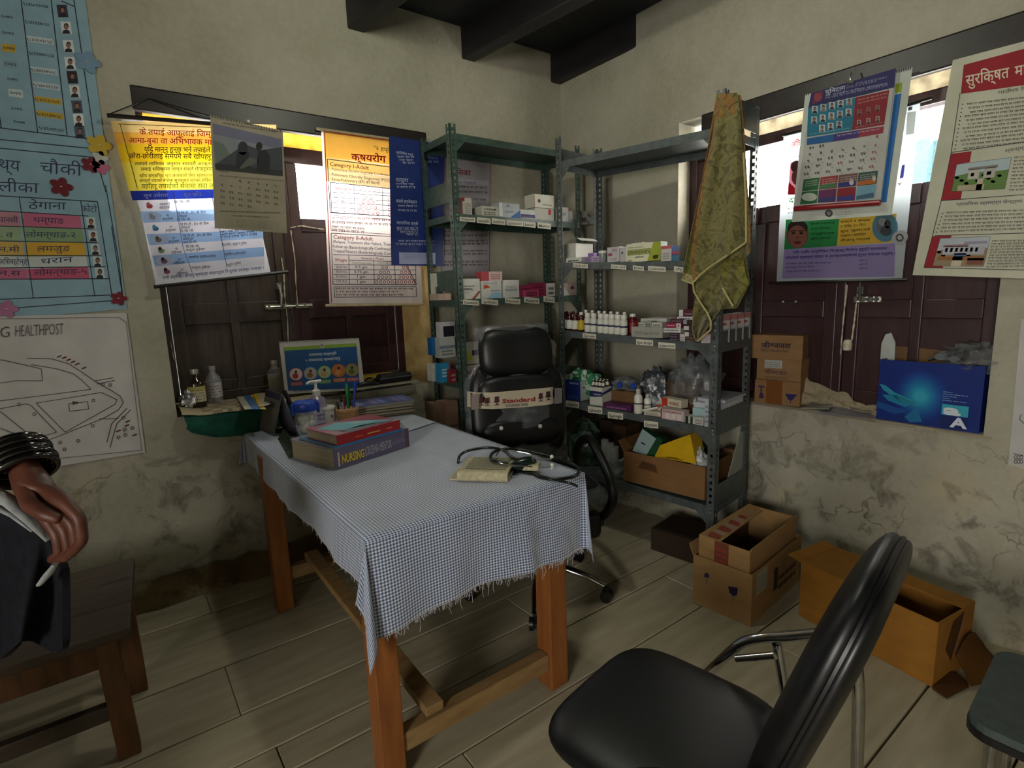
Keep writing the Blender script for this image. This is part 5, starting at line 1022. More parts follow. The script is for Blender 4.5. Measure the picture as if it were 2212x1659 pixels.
# lowest shelf
def openbox(label, f, w, d, h, col, inner, flaps, name='cardboard_box', t=.005, mt=None, deco=None, cat='box'):
    T = thing(name, label, cat, f.w(w/2, d/2, 0), f.yaw); m = MB(f)
    m.box((0, 0, 0), (w, d, t), col); m.box((0, 0, t), (w, t, h), col); m.box((0, d-t, t), (w, d, h), col); m.box((0, t, t), (t, d-t, h), col); m.box((w-t, t, t), (w, d-t, h), col)
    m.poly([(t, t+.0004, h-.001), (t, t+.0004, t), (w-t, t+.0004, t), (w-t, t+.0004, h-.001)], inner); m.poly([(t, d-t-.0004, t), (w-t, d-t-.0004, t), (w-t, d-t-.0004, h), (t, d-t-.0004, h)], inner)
    if deco: deco(Deco(m, w, h), Deco(m, w, h, 'right', d), Deco(m, w, h, 'left', d))
    m.build('box_body', mt or CARDB, T)
    for side, length, ang in flaps:
        a = rad(ang); ca, sa = cos(a)*length, sin(a)*length; F_ = {'front': ((0, 0, h), (w, 0, h), (0, -ca, sa)), 'back': ((w, d, h), (0, d, h), (0, ca, sa)), 'left': ((0, d, h), (0, 0, h), (-ca, 0, sa)), 'right': ((w, 0, h), (w, d, h), (ca, 0, sa))}[side]
        p, q, e = V(F_[0]), V(F_[1]), V(F_[2]); n = (q-p).cross(e).normalized()*.004; k = MB(f); k.hexa([p, q, q+e, p+e, p+n, q+n, q+e+n, p+e+n], col); k.build('flap', mt or CARDB, T)
    return T
CARDB = mat('brown_cardboard', None, .8, scale=11, bump=.12, stretch=(1, 1, 2.5), spec=.2)
a, b = RF.px(1347, 1055, .006), RF.px(1521, 1109, .006); z5 = .368; b.x = min(b.x, RW-.042)
fb = RF.sub(a.x, .006, z5); fb.o.z = z5
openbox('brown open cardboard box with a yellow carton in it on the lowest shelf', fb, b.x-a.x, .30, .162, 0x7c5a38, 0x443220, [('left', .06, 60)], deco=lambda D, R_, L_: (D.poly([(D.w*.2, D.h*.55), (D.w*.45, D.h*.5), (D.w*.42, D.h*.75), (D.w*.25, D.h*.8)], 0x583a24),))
def tiltbox(label, fr, pts, depth, col, side, m=CARD, deco=None, name='carton', cat='carton', d=0):
    """box whose front face is a free quad given in pixels on plane d"""
    q = [fr.px(x, y, d) for x, y in pts]; mb = MB(fr); v = V((0, depth, 0)); mb.prism(q, v, side); mb.poly([p+V((0, -.001, 0)) for p in q], col)
    if deco: deco(mb, [p+V((0, -.0016, 0)) for p in q])
    return tag(mb.build(name, m), label, cat)
def qd(mb, q, u0, v0, u1, v1, col, e=.0006):
    B_ = lambda u, v: q[0]*(1-u)*(1-v)+q[1]*u*(1-v)+q[2]*u*v+q[3]*(1-u)*v+V((0, -e, 0))
    mb.poly([B_(u0, v0), B_(u1, v0), B_(u1, v1), B_(u0, v1)], col)
tiltbox('bright yellow carton sticking up out of the brown box on the lowest shelf', RF, [(1414, 987), (1426, 962), (1491, 938), (1504, 1002)], .10, 0xc29c10, 0xb08c10, deco=lambda mb, q: (qd(mb, q, .1, .3, .14, .6, 0x4a3c10), qd(mb, q, .05, .1, .09, .7, 0x6a5410)), d=.02)
tiltbox('white and green carton leaning behind the yellow carton on the lowest shelf', RF, [(1366, 974), (1388, 926), (1418, 948), (1396, 984)], .04, 0x9ab0b0, 0x1c4a2c, deco=lambda mb, q: (qd(mb, q, .45, .3, .52, .6, 0x2c3440),), d=.06)
tiltbox('dark green carton between the white and the yellow cartons', RF, [(1396, 984), (1420, 944), (1432, 950), (1416, 985)], .05, 0x1c4a2c, 0x1c4a2c, d=.055)
a = RF.px(1508, 1008, .06); tag(blob(RF, (a.x, .08, a.z-.03), (.045, .05, .06), 17, .5).build('plastic_bag', mat('white_crumpled_bag', 0xb9bcc0, .3, col2=0x8a8e92, scale=30, bump=.8), smooth=True), 'white crumpled plastic bag at the right end of the brown box', 'bag')
a = RF.px(1262, 985, .12); tag(blob(RF, (a.x, .14, rz(4, a.x)+.002), (.10, .09, .14), 31, .35, 26).build('plastic_bag', mat('dark_green_clear_bag', 0x29493a, .2, col2=0x6f8078, scale=14, bump=.7, alpha=.85), smooth=True), 'dark green and clear plastic bag at the left of the lowest shelf', 'bag')
for i, (x, y) in enumerate(((1307, 990), (1318, 992), (1328, 996))):
    a = RF.px(x, y, .06); p = RF.w(a.x, .06, rz(4, a.x)+.002); hh = max(.06, RF.px(x, 950+i*8, .06).z-rz(4, a.x)); tag(MB().lathe([(.017, 0), (.019, .004), (.022, hh), (.020, hh), (.017, .006), (0, .006)], p, 14).build('clear_cup', CLEAR, smooth=True), 'clear plastic tube cup, %s of three beside the brown box' % ('left', 'middle', 'right')[i], 'cup', 'clear cups on the lowest shelf')
carton('dark brown carton at the back left of the lowest shelf', RF, .20, 1296, 1322, 1010, 918, .14, 0x3c3024, zb=r5, cat='carton', name='carton'); carton('brown carton at the back of the lowest shelf beside the dark one', RF, .19, 1323, 1352, 1012, 922, .14, 0x4c3828, zb=r5, cat='carton', name='carton')
a = RF.px(1332, 1035, .03); tag(blob(RF, (a.x-.01, .06, rz(4, a.x)+.002), (.05, .05, .05), 41, .5).build('plastic_bag', CBAG, smooth=True), 'small clear crumpled bag against the left side of the brown box', 'bag')
m = MB(RF); z = rz(4, RW)+.002; m.box((RW-.10, .31, z), (RW-.012, .36, z+.20), 0x6a4a30); tag(m.build('carton', CARDB), 'narrow brown carton behind the right end of the lowest shelf', 'carton')
m = MB(RF); m.prism([(RW-.006, .10, z+.01), (RW-.006, .345, z+.01), (RW-.006, .345, z+.30), (RW-.006, .29, z+.30)], (-.004, 0, 0), 0x8a9088); tag(m.build('board', CARD), 'grey white board leaning inside the right end of the lowest shelf', 'board')
m = MB(RF); m.hexa([(.55, .06, .002), (.80, .06, .002), (.80, .3, .002), (.55, .3, .002), (.55, .06, .12), (.80, .06, .12), (.80, .3, .12), (.55, .3, .12)], 0x35281e); tag(m.build('carton', CARDB), 'dark brown carton on the floor under the lowest shelf', 'carton')
# ---------------------------------------------------------------- corner unit, second shelf
l2 = lambda x: lz(1, x); l3 = lambda x: lz(2, x); l4 = lambda x: lz(3, x); l5 = lambda x: lz(4, x)
carton('white upright box with a red corner at the left of the corner unit second shelf', LF, .05, 1000, 1020, 466, 428, .06, 0xbab6ac, lambda D: (D.rect(0, D.h*.8, D.w*.25, D.h, 0x9a2020), D.lines(D.w*.25, D.h*.15, D.w*.9, D.h*.75, 5, 0x7a7870)), zb=l2, side=0x9a6a64)
carton('pale box behind the white upright box with the red corner', LF, .12, 989, 1004, 466, 424, .06, 0x8a6a6a, ink(2), zb=l2)
carton('low grey white box with printed lines on the corner unit second shelf', LF, .03, 1041, 1077, 470, 448, .07, 0xb4b2a4, ink(2, 0x6a685c, 'CREAM'), zb=l2)
carton('grey box behind the low grey white box on the corner unit', LF, .10, 1030, 1050, 468, 446, .07, 0x6c6c6c, zb=l2)
carton('silver white box with a blue corner on the corner unit second shelf', LF, .02, 1079, 1123, 474, 443, .08, 0xa4a8ae, lambda D: (D.rect(0, D.h*.05, D.w*.16, D.h, 0xccd0cc), D.poly([(D.w*.5, 0), (D.w, 0), (D.w, D.h*.55)], 0x1c5c9c, 2), D.lines(D.w*.3, D.h*.35, D.w*.7, D.h*.5, 2, 0x6a7078), D.poly([(D.w*.3, D.h*.7), (D.w*.45, D.h*.98), (D.w*.52, D.h*.75)], 0x7c8288, 2)), zb=l2)
carton('low white box with a purple band on the corner unit second shelf', LF, .02, 1125, 1156, 478, 458, .07, 0xb9bcb8, band(0x3a3070, .12, .5, None), zb=l2)
carton('grey white box with a red mark under the white box on the corner unit', LF, .02, 1156, 1197, 483, 453, .09, 0xaaa89e, lambda D: D.rect(D.w*.7, D.h*.5, D.w*.84, D.h*.95, 0xa81c20), zb=l2, h=.068)
a = LF.px(1156, 453, .02); carton('white box with a drawn figure on top of the grey white box', LF, .02, 1154, 1197, 452.5, 424, .09, 0xc4c2b4, lambda D: (D.ell(D.w*.25, D.h*.5, D.w*.07, D.h*.14, 0x3a3a38), D.lines(D.w*.4, D.h*.2, D.w*.9, D.h*.35, 1, 0x7a7868), D.rect(0, 0, D.w*.03, D.h, 0x8a5a30)), zb=l2(.5)+.07)
carton('white box with a red edge just right of the grey unit post', LF, .03, 1209, 1231, 488, 456, .06, 0xb6b6b6, lambda D: (D.rect(D.w*.88, 0, D.w, D.h, 0xa02430), D.text('ACE', D.w*.1, D.h*.45, D.w*.6, D.h*.18, 0x2c2c5a, bold=.02)), zb=l2)
carton('white leaning card box with a blue stripe beside the red-edged box', LF, .02, 1231, 1252, 496, 472, .03, 0xb2b2aa, band(0x6a94a4, .05, .2), zb=l2); carton('small white upright box at the right end of the corner unit second shelf', LF, .05, 1255, 1269, 492, 464, .04, 0xb9b8b0, ink(1), zb=l2)
a = LF.px(1287, 488, .06); tag(blob(LF, (a.x-.03, .09, lz(1, a.x)+.002), (.05, .04, .035), 51, .6).build('plastic_bag', mat('white_crumpled_bag', 0xb9bcc0, .3), smooth=True), 'white crumpled plastic at the far right end of the corner unit second shelf', 'bag')
# third shelf of the corner unit
carton('white box with an orange brown swoosh at the left of the corner unit third shelf', LF, .02, 999, 1038, 647, 603, .06, 0xc2c2ba, lambda D: (D.poly([(D.w*.5, 0), (D.w*.62, 0), (D.w*.98, D.h*.38), (D.w*.92, D.h*.4)], 0xa0562a), D.poly([(D.w*.62, 0), (D.w*.68, 0), (D.w, D.h*.34), (D.w*.98, D.h*.38)], 0x3a2420), D.text('OPENOL', D.w*.08, D.h*.44, D.w*.6, D.h*.11, 0x2a2a30, bold=.02), D.lines(D.w*.15, D.h*.3, D.w*.4, D.h*.36, 1, 0x6a6a6a), D.lines(D.w*.1, D.h*.62, D.w*.7, D.h*.7, 1, 0x5a5a60)), zb=l3)
carton('white box with an orange shape and blue base on the corner unit third shelf', LF, .02, 1041, 1084, 646, 608, .06, 0xc0bfba, lambda D: (D.poly([(D.w*.1, D.h*.55), (D.w*.45, D.h*.62), (D.w*.3, D.h*.75), (D.w*.12, D.h*.78)], 0xb4481c), D.poly([(D.w*.25, 0), (D.w, 0), (D.w, D.h*.3), (D.w*.55, D.h*.35)], 0x8ab0c0), D.lines(D.w*.45, D.h*.4, D.w*.9, D.h*.5, 1, 0x5a6a78), D.lines(D.w*.1, D.h*.85, D.w*.8, D.h*.93, 1, 0x7a7a7a)), zb=l3)
carton('red and pink box lying on the box with the orange shape', LF, .025, 1040, 1085, 607.5, 587, .05, 0xa44048, lambda D: (D.rect(D.w*.36, 0, D.w, D.h, 0xc4a8a4), D.lines(D.w*.45, D.h*.2, D.w*.9, D.h*.8, 3, 0xa06a68)))
carton('white box with rounded printed panel on the corner unit third shelf', LF, .02, 1089, 1122, 641, 603, .05, 0xc4c4c0, lambda D: (D.text('FLUCON', D.w*.12, D.h*.4, D.w*.85, D.h*.1, 0x50545c, bold=.02), D.lines(D.w*.15, D.h*.55, D.w*.8, D.h*.7, 2, 0x9a9a9a)), zb=l3)
for i, (x0, x1, yb, yt, d) in enumerate(((1124, 1150, 640, 614, .03), (1148, 1176, 639, 609, .04), (1134, 1166, 639, 624, .012))): carton('magenta blister pack, %s of the magenta heap' % ('left', 'right', 'front')[i], LF, d, x0, x1, yb, yt, .03, (0x8a3050, 0x7c2446, 0xa04060)[i], ink(3, 0x5c1c34), zb=l3, name='blister_pack', cat='pack', yaw=(6, -8, 2)[i])
carton('narrow white box right of the magenta packs', LF, .02, 1183, 1199, 640, 612, .05, 0xb4b2ac, ink(2), zb=l3); carton('pinkish white leaning box seen between the two shelf units', LF, .06, 1212, 1252, 637, 610, .02, 0xb09c9c, lambda D: (D.poly([(0, 0), (D.w*.5, 0), (0, D.h*.9)], 0xc8c8c4), D.ell(D.w*.6, D.h*.6, D.w*.1, D.h*.14, 0x6a3038)), zb=l3)
carton('shiny white packet on top of the left side of the corner unit third shelf', LF, .22, 936, 958, 590, 577, .04, 0xc4c4b0, ink(1), zb=l3, h=.15); carton('beige box under the side plate at the left front of the third shelf', LF, .16, 938, 956, 648, 634, .05, 0xa49488, zb=l3); carton('second beige box under the side plate nearer the front post', LF, .07, 958, 975, 648, 634, .05, 0xb8a094, zb=l3)
# fourth shelf of the corner unit
carton('blue and white bottle box at the left front of the corner unit fourth shelf', LF, .20, 934, 950, 768, 730, .05, 0x1c5a94, lambda D: D.rect(D.w*.5, 0, D.w, D.h, 0xb4b8bc), zb=None); carton('white box with a black window on the corner unit fourth shelf', LF, .16, 952, 984, 730, 696, .05, 0xb4b4b8, lambda D: D.rect(D.w*.2, .004, D.w*.95, D.h*.72, 0x1a1a24), zb=None)
carton('clear box with a grey label under the black-windowed box', LF, .15, 951, 985, 774, 730.5, .06, 0xa8aca4, band(0x6a7888, .45, .6, None), zb=None, h=None); carton('blue box with white lettering at the front of the corner unit fourth shelf', LF, .09, 951, 974, 815, 774.5, .05, 0x2a84b0, lambda D: (D.lines(D.w*.2, D.h*.3, D.w*.7, D.h*.8, 3, 0xc4d4dc), D.rect(D.w*.85, 0, D.w, D.h, 0x9a3a3a)), zb=l4)
carton('white carton beside the blue box at the left end of the fourth shelf', LF, .17, 934, 950, 806, 768.5, .06, 0xb9b8b0, zb=l4); carton('small red box between the blue box and the green post', LF, .04, 974, 986, 818, 790, .04, 0x7a2428, ink(2, 0xa08080), zb=l4)
carton('grey white box upper right of the green post on the fourth shelf', LF, .10, 1002, 1042, 758, 741, .10, 0xa4a298, zb=None); carton('yellow and purple pack under the grey white box', LF, .09, 1004, 1041, 788, 758.5, .08, 0xb0ae98, lambda D: (D.rect(D.w*.1, D.h*.3, D.w*.45, D.h*.9, 0xb0aa50), D.rect(D.w*.45, D.h*.6, D.w*.8, D.h, 0x3a2c5c)), zb=None); carton('white box with dark red lettering lowest beside the green post', LF, .08, 1003, 1040, 818, 788.5, .09, 0xb4aaa6, lambda D: D.text('NIMS', D.w*.15, D.h*.35, D.w*.9, D.h*.3, 0x7a1c24, bold=.03), zb=l4)
a = LF.px(1172, 735, .12); tag(blob(LF, (a.x, .14, lz(3, a.x)+.002), (.09, .07, .13), 61, .4).build('paper_bag', mat('beige_paper_bag', 0xa49c88, .8, scale=14, bump=.6), smooth=True), 'crumpled beige paper bag behind the headrest of the office chair', 'bag')
carton('white narrow carton seen between the chair headrest and the grey post', LF, .10, 1186, 1199, 800, 742, .08, 0xb0b0a8, zb=l4, cat='carton', name='carton')
carton('tall pinkish brown carton at the left of the corner unit lowest shelf', LF, .16, 938, 958, 905, 842, .10, 0x7a6450, zb=l5, h=.34, cat='carton', name='carton'); carton('rolled pink brown paper carton beside the green post under the fourth shelf', LF, .06, 962, 990, 905, 838, .10, 0x8a6c5c, lambda D: D.rect(0, D.h*.6, D.w, D.h*.63, 0x5a4438), zb=l5, h=.36, cat='carton', name='carton')
# ================================================================ things on the right wall
s6 = sc(1600, 100, 3.072)
# ---- immunisation roll poster
T = thing('roll_poster', 'long white roll poster with a child face and lilac panel under the calendar', 'poster', B.at(1830, 450, -.02)); d = -.018
sheet(T, B, d, [s6(285, 590), s6(1192, 378), s6(1072, 1548), s6(238, 1562)], 0xc4d0d8, BACKLIT2, bulge=.001)
P = Print(B, d-.001, .0005)
P.q([s6(300, 1150), s6(655, 1138), s6(638, 1326), s6(288, 1348)], 0x2c8a4c, 1); P.q([s6(655, 1138), s6(1035, 1110), s6(1012, 1300), s6(638, 1326)], 0xd8b040, 1); P.q([s6(288, 1348), s6(1026, 1304), s6(1020, 1528), s6(274, 1542)], 0xa294c4, 1)
P.ell(*s6(376, 1248), 24, 30, 0x8a5044, 2, 20); P.ell(*s6(378, 1205), 22, 17, 0x3a2a2a, 3, 16); P.ell(*s6(377, 1262), 20.5, 24, 0x9c6456, 4, 18)
for x in (350, 402): P.ell(*s6(x, 1240), 4, 2.4, 0x241414, 6); P.q([s6(x-18, 1222), s6(x+18, 1220), s6(x+18, 1228), s6(x-18, 1230)], 0x3a2020, 6)
P.ell(*s6(378, 1270), 4.5, 4, 0x8a5044, 6); P.ell(*s6(377, 1302), 8, 3.6, 0x6a2a2a, 6)
P.ell(*s6(958, 1200), 28, 32, 0x5a90ac, 2, 20); P.ell(*s6(950, 1190), 16, 20, 0x72787e, 3); P.ell(*s6(940, 1165), 9, 9, 0x9aa0a4, 4); P.ell(*s6(965, 1225), 13, 11, 0x50565c, 4); P.ell(*s6(975, 1180), 7, 9, 0x44484e, 4)
for i, t in enumerate(('बिरामी बच्चालाई', 'राम्रो हेरचाह', 'गर्नुपर्छ', 'खोप लगाऔं')): P.text(t, s6(462, 1186+i*33), s6(622-(i % 2)*25, 1178+i*33), 4.6, 0x0c2c18, bold=.008)
for i, t in enumerate(('सक्ने र बच्चा', '२ देखि १५ दिन', 'दुध चुसाउने', 'तत्काल र स्वास्थ्य', 'लैजानु पर्दछ')): P.text(t, s6(662, 1172+i*31), s6(860-(i % 2)*30, 1158+i*31), 4.6, 0x2c2408, bold=.008)
P.text('यदि माथि उल्लेखित चिन्हहरु मिलेमा तुरुन्तै स्वास्थ्य', s6(345, 1376), s6(972, 1346), 5.2, 0x28247a, bold=.012); P.text('नजिकैको स्वास्थ्य संस्था वा स्वास्थ्यकर्मीलाई तुरुन्त सम्पर्क गर्नुहोस् ।', s6(295, 1412), s6(1026, 1380), 5.2, 0x28247a, bold=.012)
for i, (a, b) in enumerate(((1450, 605), (1476, 485), (1502, 530))): P.scrib(s6(300, a), s6(b, a-8), 3.6, 0x4a4470); P.text('फोन नं', s6(785, a-22), s6(840, a-25), 3.6, 0x4a4470, bold=.01)
P.text('अति', s6(335, 672), s6(395, 655), 12, 0xa81a14, bold=.015); P.scrib(s6(343, 745), s6(395, 735), 4, 0x8a3030); P.q([s6(330, 770), s6(400, 760), s6(395, 985), s6(312, 985)], 0xb4707a, 1); P.ell(*s6(372, 800), 13, 14, 0x3c2422, 2); P.q([s6(318, 900), s6(360, 940), s6(358, 985), s6(312, 985)], 0xb01c2c, 3); P.ell(*s6(368, 870), 10, 16, 0x6a3a34, 3)
P.text('दा', s6(318, 1040), s6(368, 1032), 11, 0x2c7a2c, bold=.02); P.scrib(s6(312, 1085), s6(352, 1080), 3.4, 0x3a3a44); P.scrib(s6(312, 1115), s6(352, 1110), 3.4, 0x3a3a44)
P.q([s6(1105, 440), s6(1165, 430), s6(1150, 580), s6(1095, 590)], 0xb4b4ac, 1); P.q([s6(1070, 790), s6(1090, 785), s6(1080, 870), s6(1055, 880)], 0x40408a, 2); P.scrib(s6(1040, 930), s6(1068, 925), 7, 0x7a3a3a); P.build(T, m=BACKLIT2)
MB().tube([B.at(*s6(280, 590), d-.002), B.at(*s6(1110, 388), d-.002), B.at(*s6(1270, 342), d-.002)], .007, 8).build('top_rod', ROD, T); MB().tube([B.at(*s6(190, 1570), d-.002), B.at(*s6(1106, 1548), d-.002)], .006, 8).build('bottom_rod', ROD, T)
m = MB(); c = B.at(*s6(1055, 1270), d-.006); m.tube([c, c+V((.004, 0, 0))], .028, 22); m.build('round_sticker', mat('grey_sticker', 0x8c8e90, .6), T); P = Print(B, d-.0075); P.ring(*s6(1055, 1270), 9, 9, .35, 0x3c3a40, 1); 
for k in range(5): P.ell(s6(1055, 1270)[0]+6.5*cos(k*1.257), s6(1055, 1270)[1]+6.5*sin(k*1.257), 2.4, 2.4, 0x3c3a40, 2)
P.build(T, 'sticker_mark'); MB().lathe([(.006, 0), (.007, .01), (0, .013)], B.at(*s6(1124, 424), d-.004), 8).build('pin', ROD, T)
# ---- two calendars on one hook
T = thing('wall_calendar', 'white wall calendar with a blue stripe hanging behind the colourful calendar', 'calendar', B.at(1840, 320, -.035)); d = -.040
sheet(T, B, d, [s6(428, 322), s6(1141, 142), s6(1003, 1118), s6(340, 1167)], 0xb9bfb6, bulge=.0015)
P = Print(B, d-.001); P.q([s6(1022, 322), s6(1066, 312), s6(967, 1034), s6(930, 1036)], 0x2464a4, 1); P.q([s6(1028, 250), s6(1072, 240), s6(1066, 300), s6(1022, 312)], 0x8a9a28, 1); P.ell(*s6(585, 1108), 8.5, 8, 0x3a3a3c, 1); P.ell(*s6(585, 1108), 5, 4.5, 0x7a7a78, 2)
for i, (a, b) in enumerate(((1085, 720), (1102, 735), (1120, 750), (1135, 700))): P.scrib(s6(630, a+4), s6(b, a-2), 3, 0x8a8a84, lat=True)
P.build(T); m = MB()
for k in range(20):
    for (xa, ya, xb, yb) in ((428, 322, 462, 314), (1035, 168, 1140, 143)):
        if k < (3 if xa < 500 else 9): p = B.at(*s6(xa+(xb-xa)*k/(3 if xa < 500 else 9), ya+(yb-ya)*k/(3 if xa < 500 else 9)), d-.001); m.tube([p+V((-.004, 0, -.006)), p+V((-.002, 0, .004)), p+V((.004, 0, .002))], .0011, 4)
m.build('wire_binding', ROD, T)
T = thing('wall_calendar', 'colourful wall calendar with a navy heading and portraits, hung in front', 'calendar', B.at(1830, 300, -.06)); d = -.062
sheet(T, B, d, [s6(468, 312), s6(1030, 145), s6(925, 1040), s6(362, 1078)], 0xa9aaa4, bulge=.0015)
P = Print(B, d-.001, .0005)
P.q([s6(468, 312), s6(1030, 145), s6(1020, 272), s6(448, 410)], 0x262456, 1); P.q([s6(487, 312), s6(548, 295), s6(540, 360), s6(475, 385)], 0x6a2a44, 2); P.ell(*s6(512, 338), 8, 9, 0x8a3a4a, 3)
P.text('युनिटाग', s6(560, 318), s6(695, 285), 9, 0xb4b4c8, bold=.02); P.text('को आत्मीय हार्दिक शुभकामना', s6(560, 335), s6(975, 252), 4, 0x9a9ab4, bold=.008); P.scrib(s6(705, 268), s6(970, 212), 4, 0x8a8aac); P.scrib(s6(560, 352), s6(975, 265), 4, 0x8a8aac); P.scrib(s6(700, 283), s6(900, 238), 3.6, 0x8a8aac)
P.q([s6(448, 410), s6(762, 340), s6(738, 556), s6(440, 602)], 0x1c6c84, 1); P.q([s6(762, 340), s6(986, 290), s6(952, 520), s6(738, 556)], 0x7a1c28, 1)
for r, (n, x0, y0) in enumerate(((5, 492, 420), (5, 488, 490), (3, 540, 545))):
    for k in range(n): P.face(*s6(x0+k*57, y0-k*13), 13, 16, (0xa4b0b4, 0x94a4ac, 0xb0b4b4)[(k+r) % 3], cloth=(0x1c1c28, 0x34303c, 0x7a6a60)[(k*2+r) % 3])
for k in range(3): P.face(*s6(788+k*60, 438-k*14), 9, 13, 0x8a5a5a, skin=0x7a5044); P.face(*s6(785+k*62, 508-k*12), 9, 13, 0x9a8080, skin=0x7a5044)
P.scrib(s6(775, 365), s6(975, 318), 3.4, 0xc08a80); P.scrib(s6(775, 385), s6(970, 340), 3, 0xc08a80); P.scrib(s6(760, 545), s6(945, 510), 2.6, 0xb07a78); P.scrib(s6(455, 590), s6(720, 548), 2.6, 0x7ab0c0)
P.q([s6(440, 612), s6(620, 582), s6(612, 632), s6(438, 656)], 0x1c548a, 1); P.q([s6(620, 582), s6(790, 555), s6(780, 605), s6(612, 632)], 0x3a2c6c, 1); P.q([s6(790, 555), s6(950, 530), s6(944, 576), s6(780, 605)], 0x8a2c3c, 1); P.scrib(s6(640, 600), s6(920, 556), 3.6, 0xb0a0b8)
def cn(n, x, y, c=0x2c2c34): q = s6(x, y); w_ = 5.4*len(dg(n)); P.text(dg(n), (q[0]-w_/2, q[1]+3), (q[0]+w_/2, q[1]+3-w_*.16), 6.2, c, bold=.028)
cn(30, 470, 676); cn(31, 536, 663); cn(1, 905, 600, 0x8a2430)
for r in range(4):
    for k in range(7):
        n = 2+r*7+k; x = 458-r*8+k*(73-r*.3)
        y = (718, 762, 803, 850)[r]-k*(10.5-r*.8)
        if n <= 29: cn(n, x, y, 0x8a2430 if k == 6 or n == 19 else 0x2c2c34)
        P.ell(*s6(x+20, y+18), 1.6, .9, 0x77776f, 2, 5)
tx = [(415, 884, 404, 966, 390, 1050), (528, 870, 515, 956, 508, 1040), (650, 855, 640, 944, 632, 1032), (780, 840, 768, 932, 760, 1024), (914, 825, 904, 918, 890, 1008)]
for k in range(4):
    a, b = tx[k], tx[k+1]
    P.q([s6(a[0]+3, a[1]), s6(b[0]-3, b[1]), s6(b[2]-3, b[3]-4), s6(a[2]+3, a[3]-4)], (0x1c5a34, 0x8a2c30, 0x6a4a4a, 0x2c4a44)[k], 1); P.q([s6(a[2]+3, a[3]), s6(b[2]-3, b[3]), s6(b[4]-3, b[5]), s6(a[4]+3, a[5])], (0x1c5a34, 0x5a2450, 0x7a1c24, 0x6a94a8)[k], 1)
    if k: P.q([s6(a[2]+8, a[3]-34), s6(b[2]-8, b[3]-42), s6(b[2]-6, b[3]-8), s6(a[2]+6, a[3]-8)], (0, 0x3a6a44, 0x24306c, 0xa05a28)[k], 2); P.q([s6(a[4]+8, a[5]-30), s6(b[4]-8, b[5]-38), s6(b[4]-6, b[5]-6), s6(a[4]+6, a[5]-6)], (0, 0x2c3060, 0x2c3478, 0x3c5a6c)[k], 2)
    for j in range(3): P.scrib(s6(a[0]+10, a[1]+22+j*14), s6(b[0]-14, b[1]+22+j*14), 2.2, 0xc0b8b0)
P.ell(*s6(455, 1000), 17, 9, 0xa8b0a4, 3); P.ell(*s6(735, 900), 5, 7, 0xb8b0a8, 3); P.ell(*s6(885, 875), 4, 6, 0xb8b0a8, 3); P.build(T)
MB().tube([B.at(*s6(358, 1078), d-.010), B.at(*s6(926, 1036), d-.010)], .0115, 12).build('red_roll_bar', mat('red_plastic', 0x8a1c22, .35), T); m = MB(); p = B.at(*s6(735, 195), d-.008); m.tube([p+V((0, 0, -.03)), p+V((-.004, .004, .0)), p+V((.012, .0, .02)), p+V((.03, 0, .03))], .003, 6); m.lathe([(.012, 0), (.014, .004), (.008, .012), (0, .014)], p+V((0, 0, -.03)), 10); m.build('hook', STEEL, T, smooth=True)
# ---- large white service poster
T = thing('service_poster', 'large white poster with red heading and building pictures at the right edge', 'poster', B.at(2150, 350, -.07)); d = -.078
tl, tr, br, bl = [B.px(*s6(*q), d) for q in ((1408, 92), (2700, -250), (2500, 1560), (1140, 1518))]
def ps(u, v):
    p = tl*(1-u)*(1-v)+tr*u*(1-v)+br*u*v+bl*(1-u)*v; k = max(0, 1-u/.25); return (p.x, p.y, p.z)
MB(B).grid(lambda u, v: ps(u, 1-v), 10, 16, 0xb9b8a4, .0008).build('sheet', PAPER, T, smooth=True)
P = Print(B, d-.001, .0005); RD2 = 0x8c1220
P.q([s6(1480, 124), s6(2500, -150), s6(2500, 170), s6(1460, 316)], RD2, 1); P.text('सुरक्षित', s6(1492, 262), s6(1782, 205), 24, 0xd0c4ac, 3, bold=.012); P.text('मातृत्व', s6(1818, 200), s6(2050, 150), 24, 0xd0c4ac, 3, bold=.012)
def bl_(pts, w=1.4): P.line([s6(*q) for q in pts], w, 0x28282c, 2)
bl_([(1455, 310), (1395, 715), (1330, 1025), (1272, 1260), (1216, 1468), (2500, 1500)]); bl_([(1395, 705), (2400, 560)]); bl_([(1330, 1025), (2400, 945)]); bl_([(1288, 1256), (2400, 1225)])
P.q([s6(1395, 714), s6(1533, 696), s6(1520, 770), s6(1440, 782), s6(1405, 962), s6(1470, 962), s6(1460, 1016), s6(1330, 1026)], RD2, 1); P.q([s6(1272, 1260), s6(1400, 1256), s6(1395, 1270), s6(1326, 1276), s6(1276, 1456), s6(1345, 1460), s6(1340, 1472), s6(1216, 1468)], RD2, 1)
def pic(q, sky, land):
    P.q([s6(*k) for k in q], sky, 3); a, b, c, e = [V((*k, 0)) for k in q]
    bi = lambda u, v: s6(*(a*(1-u)*(1-v)+b*u*(1-v)+c*u*v+e*(1-u)*v).xy)
    P.q([bi(0, .45), bi(.3, .35), bi(.7, .4), bi(1, .38), bi(1, 1), bi(0, 1)], land, 4)
    for u0, v0, u1, v1, col in (land is not None) and sky_items.pop(0): P.q([bi(u0, v0), bi(u1, v0), bi(u1, v1), bi(u0, v1)], col, 5)
    for k in range(9): x, y = bi(.05+.1*k, .5+.06*((k*37) % 5)); P.ell(x, y, 5, 3, (0x2c4a20, 0x4a6a2c, 0x3a5a34)[k % 3], 4)
    bl_(list(q)+[q[0]])
